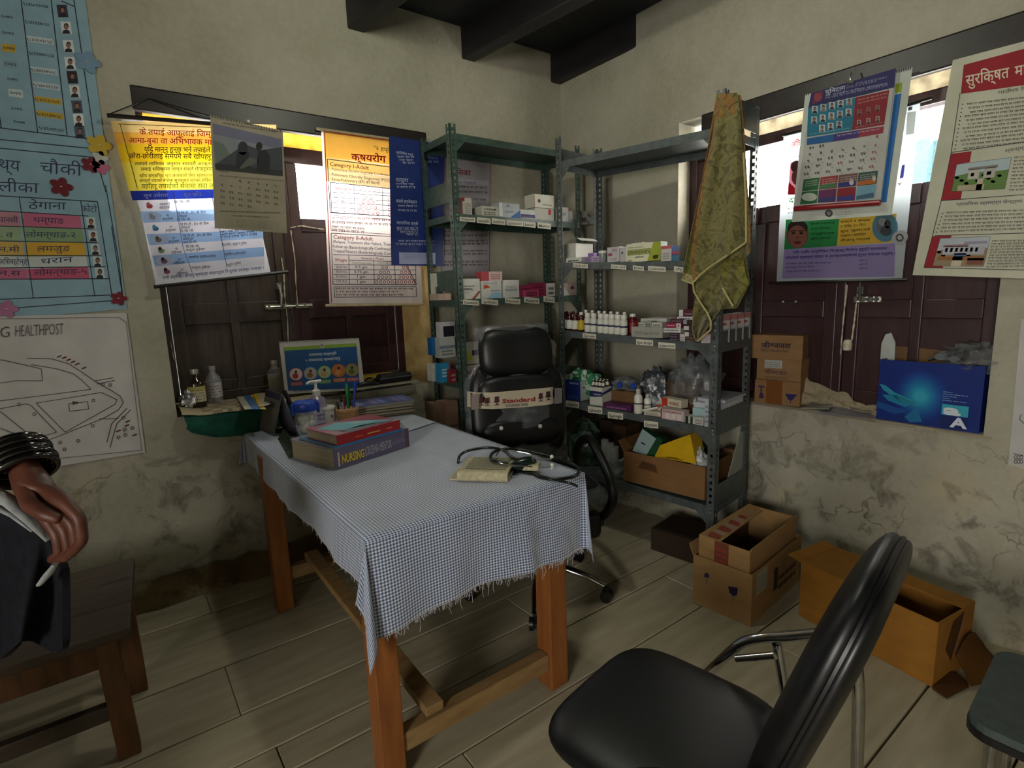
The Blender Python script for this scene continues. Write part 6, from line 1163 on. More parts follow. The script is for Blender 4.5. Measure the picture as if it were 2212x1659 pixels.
sky_items = [[(.25, .25, .46, .6, 0xb0aca4), (.54, .25, .76, .6, 0xa8a49c), (.23, .18, .78, .27, 0x7a7470), (.3, .38, .36, .5, 0x4a4a50), (.6, .38, .68, .5, 0x4a4a50), (.45, .6, .56, 1, 0xb4a890), (.1, .8, .6, 1, 0xa89c84)], [(.12, .3, .95, .6, 0xa4a4ae), (.1, .24, .6, .32, 0x8a6a6a), (.5, .14, .97, .24, 0x8a8a98), (.36, .55, .6, .68, 0x4c5c84), (.05, .66, .98, .8, 0x8a5a34), (.35, .68, .55, 1, 0xbcb09c), (.65, .72, .98, .95, 0x7a4a38)]+[(.16+.1*k, .36, .21+.1*k, .5, 0x5a5a68) for k in range(7)]]
pic(((1435, 785), (1796, 738), (1750, 945), (1400, 962)), 0xa4b4b8, 0x5a7a3c); pic(((1325, 1276), (1656, 1262), (1610, 1460), (1275, 1456)), 0xa8b0b8, 0x8a7a60)
P.text('गाउँघर क्लिनिक', s6(1705, 318), s6(2050, 262), 7, 0x6a6a64, 2, bold=.01); P.text('स्वास्थ्य चौकी', s6(1752, 705), s6(2000, 660), 7, 0x6a6a64, 2, bold=.01); P.text('प्राथमिक स्वास्थ्य केन्द्रमा', s6(1430, 1058), s6(1870, 1035), 6.5, 0x5a5a64, 2, bold=.01)
for i in range(12): P.scrib(s6(1500-i*5+(i % 3)*15, 392+i*27), s6(2150-(i*37) % 200, 392+i*27-(650-(i*37) % 200)*.115), 4.4, 0x4c4c48); P.ell(*s6(1472-i*4.5, 385+i*27), 1.6, 1.6, 0x3a3a38, 2, 6)
for i in range(10): P.scrib(s6(1815-i*4, 745+i*24), s6(2100, 730+i*24), 4, 0x4c4c48); P.scrib(s6(1665-i*4, 1300+i*19), s6(2050, 1292+i*19), 4, 0x4c4c48)
for i in range(6): P.scrib(s6(1362-i*8, 1112+i*25), s6(2000-(i*53) % 150, 1092+i*25), 4.2, 0x4c4c48); P.ell(*s6(1340-i*8, 1108+i*25), 1.6, 1.6, 0x3a3a38, 2, 6)
P.build(T)
# ---- white sheet low on the right
T = thing('paper_notice', 'white paper notice on the wall below the service poster at the right edge', 'notice', B.at(2190, 850, -.003)); d = -.004
sheet(T, B, d, [(2206, 690), (2330, 680), (2310, 1045), (2178, 1003)], 0xb4b2ae); P = Print(B, d)
for k in range(6): P.ring(2194+(k % 3)*6, 988+(k//3)*9, 4, 4.5, .35, 0x3a3a40, 1)
P.line([(2189, 980), (2210, 984)], 1.5, 0x3a3a40); P.line([(2206, 895), (2202, 905), (2212, 915)], 1.5, 0x3a3a40); P.build(T)
# ---------------------------------------------------------------- on the ledge of the right window
ZL = BZ0+.002
nz_ = MB(B); R = random.Random(9)
nz_.grid(lambda u, v: (-1.72+1.2*u, -.012+.115*v, BZ0+.004+.004*noise.noise(V((u*14, v*5, 1)))-(.012*max(0, 1-v*6))), 40, 8, 0xb3aa92, .001, lambda u, v: (0xb3aa92, 0xa79d88, 0x9a94a0)[int((noise.noise(V((u*9, v*3, 4)))+1)*1.5) % 3])
tag(nz_.build('ledge_newspaper', PAPER, smooth=True), 'old newspaper covering the ledge below the right window', 'newspaper')
zc = ZL+.004
def carton3(label, z, p0, p1, p2, yt, deco, wd=None, dd=None):
    fr, w, d, h = fit(z, p0, p1, p2, yt); w = wd or w; d = dd or d; m = MB(fr); m.box((0, 0, 0), (w, d, h), 0x876645, {'top': 0x8f6f4c}); deco(Deco(m, w, h, 'left', d), w, d, h)
    D = Deco(m, w, h); D.rect(w*.2, h*.35, w*.5, h*.6, 0x6a4c38); tag(m.build('carton', CARDB), label, 'carton', 'cartons on the window ledge'); return fr, z+h+.001
def d1(D, w, d, h): D.rect(d*.26, .001, d*.62, h-.001, 0x74461c); D.text('T', d*.08, h*.35, d*.22, h*.4, 0x3a2c50, bold=.02); D.poly([(d*.68, h*.5), (d*.94, h*.5), (d*.84, h*.24), (d*.76, h*.24)], 0x30285a, 2); D.rect(d*.8, h*.1, d*.815, h*.3, 0x30285a); D.poly([(d*.1, h*.2), (d*.22, h*.2), (d*.2, h*.42), (d*.12, h*.42)], 0x3a2c50, 2)
def d2(D, w, d, h): D.rect(d*.18, h*.55, d*.58, h*.92, 0xa8aaa4); D.lines(d*.2, h*.6, d*.55, h*.88, 3, 0x8a8c88, 3); D.text('जीवनजल', d*.18, h*.27, d*.7, h*.18, 0x54404c, bold=.02); D.lines(d*.2, h*.08, d*.7, h*.2, 2, 0x6a5448)
def d3(D, w, d, h): D.text('जीवनजल', d*.22, h*.46, d*.78, h*.22, 0x3a3038, bold=.03); D.lines(d*.22, h*.3, d*.76, h*.42, 2, 0x54443c)
_, z_ = carton3('brown carton with fragile symbols at the bottom of the ledge stack', zc, (1727, 879), (1768, 858), (1630, 868), 827, d1)
fr, w1, dd1, h1 = fit(zc, (1727, 879), (1768, 858), (1630, 868), 827)
def stack(label, z, frs, w, d, h, deco, dx, yaw):
    f = frs.sub(dx, dx*.5, 0, yaw); f.o.z = z; m = MB(f); m.box((0, 0, 0), (w, d, h), 0x8a6a48, {'top': 0x927250}); deco(Deco(m, w, h, 'left', d), w, d, h); D = Deco(m, w, h); D.rect(w*.3, h*.3, w*.6, h*.62, 0x4a3c58); tag(m.build('carton', CARDB), label, 'carton', 'cartons on the window ledge'); return z+h+.001
zt = stack('brown carton with a white label in the middle of the ledge stack', z_, fr, w1, dd1*.99, h1*.92, d2, .004, -3)
zt = stack('brown carton with a handwritten name on top of the ledge stack', zt, fr, w1*1.15, dd1*1.12, h1*.98, d3, -.006, 4)
m = MB(B)
def fab(u, v):
    n = noise.noise(V((u*6, v*4, 7))); return (-1.47+.64*u+.02*n, .035+.062*v+.01*n, BZ0+.012+.15*(v**1.1)*(.6+.4*sin(u*5+.6))+.022*noise.noise(V((u*9, v*8, 2))))
m.grid(fab, 34, 14, None, .003); tag(m.build('folded_sack', mat('beige_sackcloth', 0x9a8d72, .9, col2=0x857a62, scale=50, bump=.4), smooth=True), 'crumpled beige sackcloth against the shutter between the cartons and the blue box', 'cloth')
for i, (t, pts, c) in enumerate((('white folded printed paper beside the cartons on the ledge', ((1742, 880), (1782, 862), (1822, 868), (1790, 892)), 0xb9b8b4), ('grey newspaper sheet hanging over the ledge edge', ((1778, 893), (1832, 868), (1893, 880), (1890, 906)), 0x9a94a0), ('pink and white printed leaflet on the ledge by the blue box', ((1838, 884), (1862, 868), (1892, 872), (1892, 892)), 0xa8928c), ('torn white paper under the cartons on the ledge', ((1730, 882), (1770, 862), (1815, 866), (1790, 884)), 0xb4b4a8))):
    z = zc+.008+.007*i; q = [onz(x, y, z) for x, y in pts]; q = [V((min(p.x, XB+.085), p.y, p.z)) for p in q]; m = MB(); m.grid(lambda u, v: (q[0]*(1-u)*(1-v)+q[3]*u*(1-v)+q[2]*u*v+q[1]*(1-u)*v)+V((0, 0, .006*sin(4*u+i)*v)), 8, 6, c, .0006, lambda u, v: c if (int(v*6)+i) % 2 else 0x8f8c8c); tag(m.build('paper_sheet', PAPER, smooth=True), t, 'paper')
# blue copier-paper box
fr, w_, d_, h_ = fit(zc, (2114, 937), (2175, 906), (1895, 903), 792); w_ = min(w_, .215)
def blu(D, R_, L_):
    h, d = D.h, L_.d; 
    for k in range(9): L_.ell(d*.44, h*.46, d*(.26-.025*k), h*(.42-.042*k), [0x13317c, 0x143b84, 0x16478c, 0x185494, 0x1a629a, 0x1c70a0, 0x2080a8, 0x288fb0, 0x349cb8][k], 1+k*.3, 26)
    for pts, c in (([(.01, .6), (.08, .58), (.18, .48), (.42, .36), (.45, .3), (.25, .33), (.06, .5)], 0x2a8aa4), ([(.05, .42), (.2, .44), (.4, .34), (.3, .26), (.12, .33)], 0x2078a0), ([(.3, .1), (.42, .28), (.48, .06), (.36, .02)], 0x1f6a98), ([(.0, .3), (.2, .24), (.35, .2), (.2, .12), (.0, .2)], 0x184a8c)): L_.poly([(d*a, h*b) for a, b in pts], c, 5)
    L_.rect(d*.655, h*.22, d*.895, h*.385, 0x38a0b8, 5); L_.text('a', d*.67, h*.235, d*.83, h*.15, 0xccd8e0, 7, bold=.05); L_.rect(d*.655, h*.03, d*.895, h*.20, 0x16255c, 5); L_.text('A', d*.74, h*.05, d*.9, h*.15, 0xccd4e4, 7, bold=.04)
    for i, e in enumerate((.74, .88, .78, .72, .87)): L_.lines(d*.655, h*(.57-.033*i), d*e, h*(.585-.033*i), 1, 0x8aa8c8, 5)
    R_.lines(.02, h*.2, R_.d*.6, h*.3, 2, 0x2a4468)
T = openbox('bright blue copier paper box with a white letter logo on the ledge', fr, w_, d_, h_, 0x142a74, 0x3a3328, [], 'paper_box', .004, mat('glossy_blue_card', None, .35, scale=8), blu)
m = MB(fr); m.box((.006, .006, h_*.75), (w_-.006, d_-.006, h_*.8), 0x98968c); tag(m.build('paper_stack', PAPER), 'white papers filling the top of the blue box', 'paper')
F2 = Frame(fr.o.x, fr.o.y, math.degrees(fr.yaw)+90, 0); a = onz(1905, 778, zc+h_); pz = zc+h_*.81
BL_ = Frame(fr.w(.07, 0, 0).x, fr.w(.07, 0, 0).y, -90)
q = [BL_.px(x, y, 0) for x, y in ((1901, 783), (1904, 742), (1913, 722), (1925, 719), (1934, 740), (1932, 783))]; m = MB(BL_); m.prism([V((p.x, 0, p.z)) for p in q], (0, .006, 0), 0xa4a8a4); tag(m.build('foam_board', CARD), 'pale grey pointed board standing up at the left of the blue box', 'board')
m = MB(BL_); q = [BL_.px(x, y, .05) for x, y in ((1934, 790), (1934, 747), (2030, 756), (2050, 790))]; m.prism([V((p.x, .05, p.z)) for p in q], (0, .005, 0), 0x6a5238); tag(m.build('cardboard_piece', CARDB), 'brown cardboard piece standing in the blue box behind the grey board', 'card')
q = BL_.px(2075, 768, .09); m = MB(BL_); m.tube([(q.x, .09, q.z-.01), (q.x+.004, .093, q.z-.01)], [.115, .115], 30); m.tube([(q.x, .088, q.z-.01), (q.x+.002, .0885, q.z-.01)], [.09, .09], 30)
k = len(m.v); c = V((q.x, .085, q.z-.01))
m = MB(BL_); n = 32
for r0, r1, col in ((0, .02, 0x9ab0b8), (.02, .05, 0x34607c), (.05, .088, 0xb4c49c), (.088, .118, 0x7ca02c)):
    vs = [(c.x+r*cos(2*pi*i/n), .085, c.z+r*sin(2*pi*i/n)) for r in (r0, r1) for i in range(n)]; m.add(vs, [(i, (i+1) % n, n+(i+1) % n, n+i) for i in range(n)], col)
m.tube([(c.x, .0862, c.z), (c.x, .092, c.z)], .1185, 32, 0x7ca02c); p = BL_.px(2053, 748, .084); m.tube([(p.x, .082, p.z), (p.x, .0852, p.z)], .009, 10, 0xb4c4d0); tag(m.build('round_tin', PLAS), 'round green and yellow tin lid standing in the blue box', 'lid')
m = MB(BL_); a, b = BL_.px(2005, 778, .03), BL_.px(2088, 756, .03); m.tube([(a.x, .03, a.z), (b.x, .04, b.z)], .007, 6); tag(m.build('black_stick', ROD), 'black stick lying across the blue box in front of the tin lid', 'stick')
m = MB(BL_); a, b = BL_.px(2010, 788, .015), BL_.px(2100, 770, .015); m.box((a.x, .0, a.z-.012), (b.x, .06, a.z+.006), 0xa0a4a4); tag(m.build('folded_paper', PAPER), 'folded white paper on top of the blue box under the plastic', 'paper')
a = BL_.px(2130, 772, .05); tag(blob(BL_, (a.x, .03, a.z-.05), (.125, .10, .06), 71, .5, 30).build('plastic_bag', CBAG, smooth=True), 'clear crumpled plastic bag spilling over the right side of the blue box', 'bag')
# ---------------------------------------------------------------- towel on the shelf post
TOW = bpy.data.materials.new('olive_towel'); TOW.use_nodes = True
def _tow():
    nt = TOW.node_tree; N = nt.nodes; L = nt.links; b = N['Principled BSDF']; b.inputs['Roughness'].default_value = .95; b.inputs['Sheen Weight'].default_value = .2; b.inputs['Specular IOR Level'].default_value = .1
    at = N.new('ShaderNodeAttribute'); at.attribute_name = 'Col'; tc = N.new('ShaderNodeTexCoord')
    n = N.new('ShaderNodeTexNoise'); n.inputs['Scale'].default_value = 15; n.inputs['Detail'].default_value = 4; n.inputs['Distortion'].default_value = 2.6; L.new(tc.outputs['Object'], n.inputs['Vector'])
    r = N.new('ShaderNodeValToRGB'); e = r.color_ramp.elements; e[0].position = .42; e[0].color = (.5, .5, .48, 1); e[1].position = .60; e[1].color = (.72, .72, .7, 1); x = e.new(.5); x.color = (1.0, .98, .92, 1); L.new(n.outputs['Fac'], r.inputs[0])
    m = N.new('ShaderNodeMix'); m.data_type = 'RGBA'; m.blend_type = 'MULTIPLY'; m.inputs['Factor'].default_value = 1; L.new(at.outputs['Color'], m.inputs['A']); L.new(r.outputs[0], m.inputs['B']); L.new(m.outputs['Result'], b.inputs['Base Color'])
    n2 = N.new('ShaderNodeTexNoise'); n2.inputs['Scale'].default_value = 220; L.new(tc.outputs['Object'], n2.inputs['Vector']); bp = N.new('ShaderNodeBump'); bp.inputs['Strength'].default_value = .6; bp.inputs['Distance'].default_value = .004; L.new(n2.outputs['Fac'], bp.inputs['Height']); L.new(bp.outputs['Normal'], b.inputs['Normal'])
_tow()
T = thing('hand_towel', 'olive green patterned towel draped over the front post of the grey shelf unit', 'towel', RF.w(RW, -.04, 2.17))
OL, OR, KH = 0x77724a, 0x86663c, 0xa89c76
def towel(name, left, right, d0, amp, fq, nv, cfn, ph=0, nu=26):
    """left/right: pixel outlines top to bottom"""
    def along(P, v):
        L_ = [0]
        for a, b in zip(P, P[1:]): L_.append(L_[-1]+math.hypot(a[0]-b[0], a[1]-b[1]))
        t = v*L_[-1]
        for i in range(len(P)-1):
            if t <= L_[i+1] or i == len(P)-2:
                k = (t-L_[i])/max(1e-6, L_[i+1]-L_[i]); return (P[i][0]+(P[i+1][0]-P[i][0])*k, P[i][1]+(P[i+1][1]-P[i][1])*k)
    def f(u, v):
        v = 1-v; a, b = along(left, v), along(right, v); x, y = a[0]+(b[0]-a[0])*u, a[1]+(b[1]-a[1])*u
        dd = d0(u, v)-amp*min(1, v*3)*(.5+.5*sin(u*fq+ph+v*1.5)); p = RF.px(x, y, dd); return RF.w(*p)
    return MB().grid(f, nu, nv, OL, .005, cfn).build(name, TOW, T, smooth=True)
towel('front_fold', [(1548, 203), (1545, 225), (1540, 290), (1517, 390), (1503, 480), (1492, 560), (1497, 612)], [(1592, 200), (1598, 225), (1603, 300), (1610, 400), (1612, 470), (1611, 500), (1610, 524)], lambda u, v: -.035-.012*sin(pi*u), .035, 9, 30, lambda u, v: OR if (u < .08 or (v > .86 and noise.noise(V((u*5, v*9, 3))) > -.15)) else OL)
towel('left_fold', [(1548, 203), (1540, 250), (1521, 360), (1500, 470), (1481, 560), (1473, 605)], [(1560, 203), (1552, 260), (1536, 370), (1518, 480), (1503, 560), (1499, 614)], lambda u, v: -.022, .02, 6, 24, lambda u, v: OR if u < .28 and v > .25 else (KH if v < .03 else 0x6a6a34), 1)
towel('right_fold', [(1588, 202), (1594, 260), (1600, 360), (1605, 470), (1606, 540), (1604, 560)], [(1600, 206), (1606, 260), (1611, 340), (1617, 430), (1622, 500), (1621, 546)], lambda u, v: -.02, .02, 6, 24, lambda u, v: OL if u < .7 else 0x9a7438, 2)
towel('hanging_corner', [(1499, 600), (1497, 612), (1503, 640), (1496, 672), (1495, 710), (1504, 735)], [(1612, 500), (1612, 560), (1618, 612), (1590, 665), (1560, 660), (1506, 737)], lambda u, v: -.016, .04, 11, 26, lambda u, v: OL, .5)
towel('under_corner', [(1557, 560), (1560, 610), (1572, 640), (1584, 662)], [(1606, 556), (1611, 590), (1619, 614), (1588, 664)], lambda u, v: -.03, .02, 8, 16, lambda u, v: 0x77753a, .2)
m = MB()
for pts in ([(1611, 524), (1580, 546), (1540, 572), (1512, 594), (1497, 611), (1499, 630), (1512, 652), (1528, 676), (1536, 695), (1535, 712), (1520, 726), (1507, 737)], [(1606, 330), (1611, 420), (1612, 524)], [(1561, 622), (1572, 642), (1584, 662)], [(1473, 604), (1486, 609), (1499, 614)]):
    m.tube([RF.at(x, y, -.075 if pts[0][0] > 1560 else -.05) for x, y in pts], .0045, 6)
m.build('hem', mat('khaki_hem', 0xaaa06c, .9), T, smooth=True)
# ---------------------------------------------------------------- on the sill of the back window
ZS = .875
CL = mat('green_cloth', 0x0f5a48, .9, col2=0x0b4236, scale=24, bump=.3)
m = MB(A)
def gc(u, v):
    x = .235+.56*u; sag = .075*sin(pi*min(1, u*1.05))**.6*(1-.6*max(0, u-.55)/.45); n = noise.noise(V((u*7, v*3, 1)))
    if v < .5: return (x, .17-.24*v*2+.006*n, ZS-.014+.004*n)
    k = (v-.5)*2; return (x+.01*n, -.07-.014*sin(k*2.6)+.01*n*k, ZS-.016-k*(.05+sag)+.006*n)
m.grid(gc, 30, 16, None, .004); tag(m.build('green_cloth', CL, smooth=True), 'green cloth hanging over the window sill under the newspaper', 'cloth')
m = MB(A)
def nw(u, v):
    x = .225+.62*u; n = noise.noise(V((u*6, v*4, 5))); e = max(0, 1-v*5); return (x, -.085+.26*v+.012*n*e-.02*(u < .12)*(1-v)*0, ZS+.004*n+.004-.018*e*e+.03*max(0, 1-u*9)*(.5+.5*n))
m.grid(nw, 30, 12, 0xb9ac8e, .0012, lambda u, v: 0x8f8272 if .12 < u < .42 and noise.noise(V((u*20, v*22, 2))) > 0 else 0xb9ac8e); tag(m.build('sill_newspaper', PAPER, smooth=True), 'brownish newspaper lying over the green cloth on the window sill', 'newspaper')
for x0, pts, c, t in ((0, ((488, 842), (522, 836), (575, 884), (528, 884)), 0xbcb8a4, 'white and blue leaflet lying on the sill newspaper'), (1, ((520, 836), (585, 830), (588, 872), (560, 880)), 0xb8b0a0, 'cream printed leaflet with a yellow edge beside the tent calendar')):
    z = ZS+.012+.004*x0; q = [onz(x, y, z) for x, y in pts]; q = [V((p.x, min(p.y, 3.07), z)) for p in q]; m = MB(); bi = lambda u, v: q[0]*(1-u)*(1-v)+q[1]*u*(1-v)+q[2]*u*v+q[3]*(1-u)*v; m.poly([q[3], q[2], q[1], q[0]], c); e = V((0, 0, .0008))
    for (u0, u1, cc) in (((.35, .75, 0x2f6ca8), (.75, .95, 0xc4a828)) if x0 == 0 else ((.0, .12, 0xc4a41c), (.12, .3, 0xb0a890))): m.poly([bi(u0, 1)+e, bi(u1, 1)+e, bi(u1, 0)+e, bi(u0, 0)+e], cc)
    for k in range(5): m.poly([bi(.4, .2+.15*k)+e*2, bi(.9, .2+.15*k)+e*2, bi(.9, .25+.15*k)+e*2, bi(.4, .25+.15*k)+e*2], 0x7a7488)
    tag(m.build('leaflet', PAPER), t, 'leaflet')
a = A.px(393, 862, .06); tag(blob(A, (.275, .05, ZS+.01), (.035, .04, .045), 81, .4).build('foil_bag', mat('silver_foil', 0xb4b4b0, .25, .5, col2=0x6a6a6c, scale=30, bump=.8), smooth=True), 'crumpled silver foil beside the brown bottle on the sill', 'foil')
BRG = mat('brown_glass', 0x2a1a10, .15, spec=.7); ALU = mat('aluminium_cap', 0xb8b8b0, .35, .6)
def bottle(label, x, y, yp, r, yt, body, cap, lab, liquid=None, name='medicine_bottle'):
    p = A.at(x, y, yp); p.z = ZS+.008; h = hgt(p, yt)-p.z; T = thing(name, label, 'bottle', p)
    MB().lathe([(r*.92, 0), (r, .005), (r, h*.60), (r*.86, h*.70), (r*.42, h*.80), (r*.38, h*.88)], p, 20).build('bottle_body', body, T, smooth=True); MB().lathe([(r*.46, h*.87), (r*.47, h*.88), (r*.46, h*.99), (0, h)], p, 16).build('cap', cap, T, smooth=True)
    if lab:
        m = MB(); n = 12; a0, a1 = -pi*.95, -pi*.12
        for i in range(n):
            q0, q1 = a0+(a1-a0)*i/n, a0+(a1-a0)*(i+1)/n
            m.poly([p+V((cos(q)*r*1.02, sin(q)*r*1.02, z)) for q, z in ((q0, h*.14), (q1, h*.14), (q1, h*.55), (q0, h*.55))], lab[0])
            if 2 <= i < 10:
                for k in range(4):
                    if (i*7+k*3) % 4: m.poly([p+V((cos(q)*r*1.03, sin(q)*r*1.03, z)) for q, z in ((q0, h*(.20+.08*k)), (q1-.04, h*(.20+.08*k)), (q1-.04, h*(.22+.08*k)), (q0, h*(.22+.08*k)))], lab[1])
        if len(lab) > 2:
            for i in range(n): q0, q1 = a0+(a1-a0)*i/n, a0+(a1-a0)*(i+1)/n; m.poly([p+V((cos(q)*r*1.025, sin(q)*r*1.025, z)) for q, z in ((q0, h*.42), (q1, h*.42), (q1, h*.55), (q0, h*.55))], lab[2])
        m.build('label', PAPER, T)
    if liquid: MB().lathe([(r*.88, .004), (r*.93, .008), (r*.93, h*.5), (0, h*.5)], p, 16).build('liquid', liquid, T, smooth=True)
bottle('brown medicine bottle with a cream and yellow label at the left of the sill', 430, 880, .055, .037, 797, BRG, ALU, (0xb9b29a, 0x6a6248, 0xb0a860)); bottle('clear medicine bottle with a white label behind the brown bottle', 466, 866, .135, .036, 790, CLEAR, mat('grey_cap', 0x8c8888, .4), (0xb4b0b0, 0x5a4a50))
bottle('clear bottle of pale yellow liquid behind the large flip chart', 598, 850, .12, .038, 778, CLEAR, ALU, None, mat('pale_yellow_liquid', 0xa09a62, .2, alpha=.8))
# desk flip chart
T = thing('flip_chart', 'large blue desk flip chart with round pictures standing on the sill', 'flip chart', A.at(700, 848, -.02)); s3 = sc(340, 550, 3.568); d = -.035
sheet(T, A, d, [s3(937, 672), s3(1553, 642), s3(1600, 1042), s3(985, 1075)], 0xb4b2aa, th=.003)
P = Print(A, d-.001, .0005)
P.q([s3(975, 715), s3(1532, 682), s3(1536, 708), s3(978, 742)], 0x7a9a34, 1); P.q([s3(978, 742), s3(1536, 708), s3(1562, 1030), s3(1010, 1048)], 0x1f4c7c, 1); P.ell(*s3(1268, 700), 5, 5.5, 0xb4b0a8, 2); P.ell(*s3(1268, 700), 3, 3.4, 0x8a7a78, 3)
P.text('सरसफाइ सम्बन्धी', s3(1168, 782), s3(1380, 770), 5.5, 0xc4ccd4, bold=.012); P.text('५ सरसफाइ व्यवहारहरु', s3(1142, 825), s3(1410, 808), 5.5, 0xc4ccd4, bold=.012)
for x, y, c1c, c2c, c3c in ((1068, 922, 0xc4b4b0, 0x9a2c30, 0xa04048), (1180, 915, 0xa89888, 0x7a5a40, 0x3a84a4), (1288, 905, 0x9aa884, 0xb08a5a, 0x4a8a58), (1397, 893, 0xb06a34, 0xc08a50, 0xb4602c), (1500, 888, 0x7a8450, 0x5a5a28, 0xa04850)):
    P.ell(*s3(x, y), 15.2, 14.2, c3c, 2, 18); P.ell(*s3(x, y), 13.6, 12.8, c1c, 3, 18); P.ell(*s3(x-4, y+14), 6.5, 6, c2c, 4, 10); P.ell(*s3(x, y-18), 3, 3.2, 0x3a2420, 5, 8); P.q([s3(x-42, y+62), s3(x+50, y+56), s3(x+52, y+86), s3(x-40, y+92)], c3c, 2); P.scrib(s3(x-34, y+76), s3(x+44, y+71), 2.2, 0xc8b8b8); P.scrib(s3(x-34, y+86), s3(x+44, y+81), 2.2, 0xc8b8b8)
P.scrib(s3(1050, 1060), s3(1180, 1055), 3.2, 0x6a7078); P.scrib(s3(1330, 1052), s3(1420, 1046), 2.6, 0x9a9890, lat=True); P.q([s3(1520, 1038), s3(1560, 1034), s3(1562, 1046), s3(1522, 1050)], 0x3a5a70, 1); P.build(T)
m = MB()
for k in range(44): p = A.at(*s3(945+14*k, 674-.68*k), d-.001); m.tube([p+V((0, -.003, -.006)), p+V((0, -.003, .004)), p+V((0, .004, .003))], .001, 4)
m.build('wire_binding', ROD, T); m = MB(A); tl, tr = A.px(*s3(937, 672), d), A.px(*s3(1553, 642), d); bl, br = A.px(*s3(985, 1075), d), A.px(*s3(1600, 1042), d); m.hexa([(bl.x, d+.09, ZS+.01), (br.x, d+.09, ZS+.01), (br.x, d+.094, ZS+.01), (bl.x, d+.094, ZS+.01), (tl.x, d+.004, tl.z-.004), (tr.x, d+.004, tr.z-.004), (tr.x, d+.008, tr.z-.004), (tl.x, d+.008, tl.z-.004)]); m.build('stand_board', mat('grey_board', 0x8a8880, .8), T)
# notebooks and devices at the far right of the desk
fr = Frame(.965, 2.64, -10, ZT+.002); zz = 0; R = random.Random(3)
for i, (h, c, t) in enumerate(((.012, 0x3a4048, 'dark grey notebook at the bottom of the notebook pile'), (.014, 0x6a5c62, 'mauve notebook second from the bottom of the notebook pile'), (.013, 0x2c2c34, 'black notebook in the middle of the notebook pile'), (.016, 0x77726a, 'grey beige notebook second from the top of the notebook pile'), (.012, 0x6a74a4, 'blue and lilac patterned notebook on top of the notebook pile'))):
    f = fr.sub(R.uniform(-.008, .008), R.uniform(-.006, .006), 0, R.uniform(-4, 4)); f.o.z = ZT+.003+zz; zz += h+.0005
    N_ = thing('notebook', t, 'notebook', f.w(.15, .1, 0), f.yaw, 'notebooks piled on the desk'); MB(f).box((.002, .002, .0015), (.298, .208, h-.0015)).build('pages', PAGES, N_); m = MB(f); m.box((0, 0, 0), (.3, .21, .0015), c); m.box((0, 0, h-.0015), (.3, .21, h), c); m.box((0, 0, 0), (.0015, .21, h), c)
    if i == 4:
        for k in range(7): m.poly([(.01+.04*k, .02, h+.0006), (.035+.04*k, .02, h+.0006), (.025+.04*k, .19, h+.0006), (.005+.04*k, .19, h+.0006)], (0x8a94c4, 0x5c6494, 0x9a88b4)[k % 3])
    m.build('cover', PLAS, N_)
m = MB(A); m.hexa([(.99, -.06, ZS), (1.42, -.06, ZS), (1.42, .16, ZS), (.99, .16, ZS), (.99, -.06, ZS+.012), (1.42, -.06, ZS+.012), (1.42, .16, ZS+.012), (.99, .16, ZS+.012)], 0x9a9580); tag(m.build('magazine', PAPER), 'pale magazine lying on the sill under the black pouch', 'magazine')
m = MB(A); m.box((1.13, .03, ZS+.013), (1.34, .13, ZS+.055)); tag(m.build('yellow_case', mat('yellow_nylon', 0xa88c1c, .7, bump=.3), bevel=.015), 'yellow nylon case lying behind the black pouch on the sill', 'case')
m = MB(A); m.box((1.19, -.055, ZS+.013), (1.39, .025, ZS+.065)); T = thing('black_pouch', 'black zipped pouch lying on the magazine at the right of the sill', 'pouch', A.w(1.29, 0, ZS+.013)); m.build('pouch_body', mat('black_nylon', 0x17181a, .6, bump=.3), T, bevel=.02, seg=3); m = MB(A); m.tube([(1.18, -.064, ZS+.045), (1.4, -.064, ZS+.045)], .003, 6); m.build('zip', mat('grey_zip', 0x55585a, .5), T)
m = MB(A); p = A.px(802, 818, .0); m.tube([(p.x+.03*cos(t*.4), .01+.02*sin(t*.4), ZS+.016+.03*(.5+.5*sin(t*.4))) for t in range(17)], .005, 6); m.tube([(1.06, -.03, ZS+.018), (1.10, -.05, ZS+.03), (1.15, -.04, ZS+.026), (1.18, -.05, ZS+.018)], .012, 8); tag(m.build('cable_coil', RUB, smooth=True), 'black cable coiled beside the flip chart on the sill', 'cable')
tag(blob(A, (1.06, .06, ZS+.013), (.05, .04, .035), 91, .2).build('cloth_ball', mat('pale_checked_cloth', 0x9a8a7c, .9, col2=0x6a5c60, scale=40), smooth=True), 'rolled pale patterned cloth behind the cable on the sill', 'cloth')
# ================================================================ office chair in its plastic wrap
def slab(fr, w, h, th, c, rx, lean=0, n=18, pw=4., curve=0., puff=.35):
    """padded rounded slab standing at local c, leaning back by lean"""
    m = MB(fr); L, K = 26, 10; s_, c_ = sin(lean), cos(lean)
    def f(u, v):
        a = 2*pi*u; b = pi*(v-.5); ex = 2/pw; sg = lambda t, e: math.copysign(abs(t)**e, t)
        x = sg(cos(b), .55)*sg(cos(a), ex)*w/2; z = sg(cos(b), .55)*sg(sin(a), ex)*h/2; y = sg(sin(b), .9)*th/2
        y += curve*(x/(w/2))**2
        return (c[0]+x, c[1]+y*c_+z*s_, c[2]+z*c_-y*s_)
    return m.grid(f, 40, 18)
LEA = mat('black_leatherette', 0x08090b, .42, col2=0x0e0f12, scale=60, bump=.15, spec=.45); WRAP = mat('plastic_wrap', 0x7c8086, .06, alpha=.26, col2=0xb8bcc0, scale=24, bump=.9, spec=.9, mixlo=.5, mixhi=.7)
BPL = mat('black_plastic', 0x101012, .4)
OC = Frame(1.47, 1.84, -21)
T = thing('office_chair', 'black office chair still wrapped in clear plastic behind the desk', 'chair', OC.w(0, 0, 0), OC.yaw)
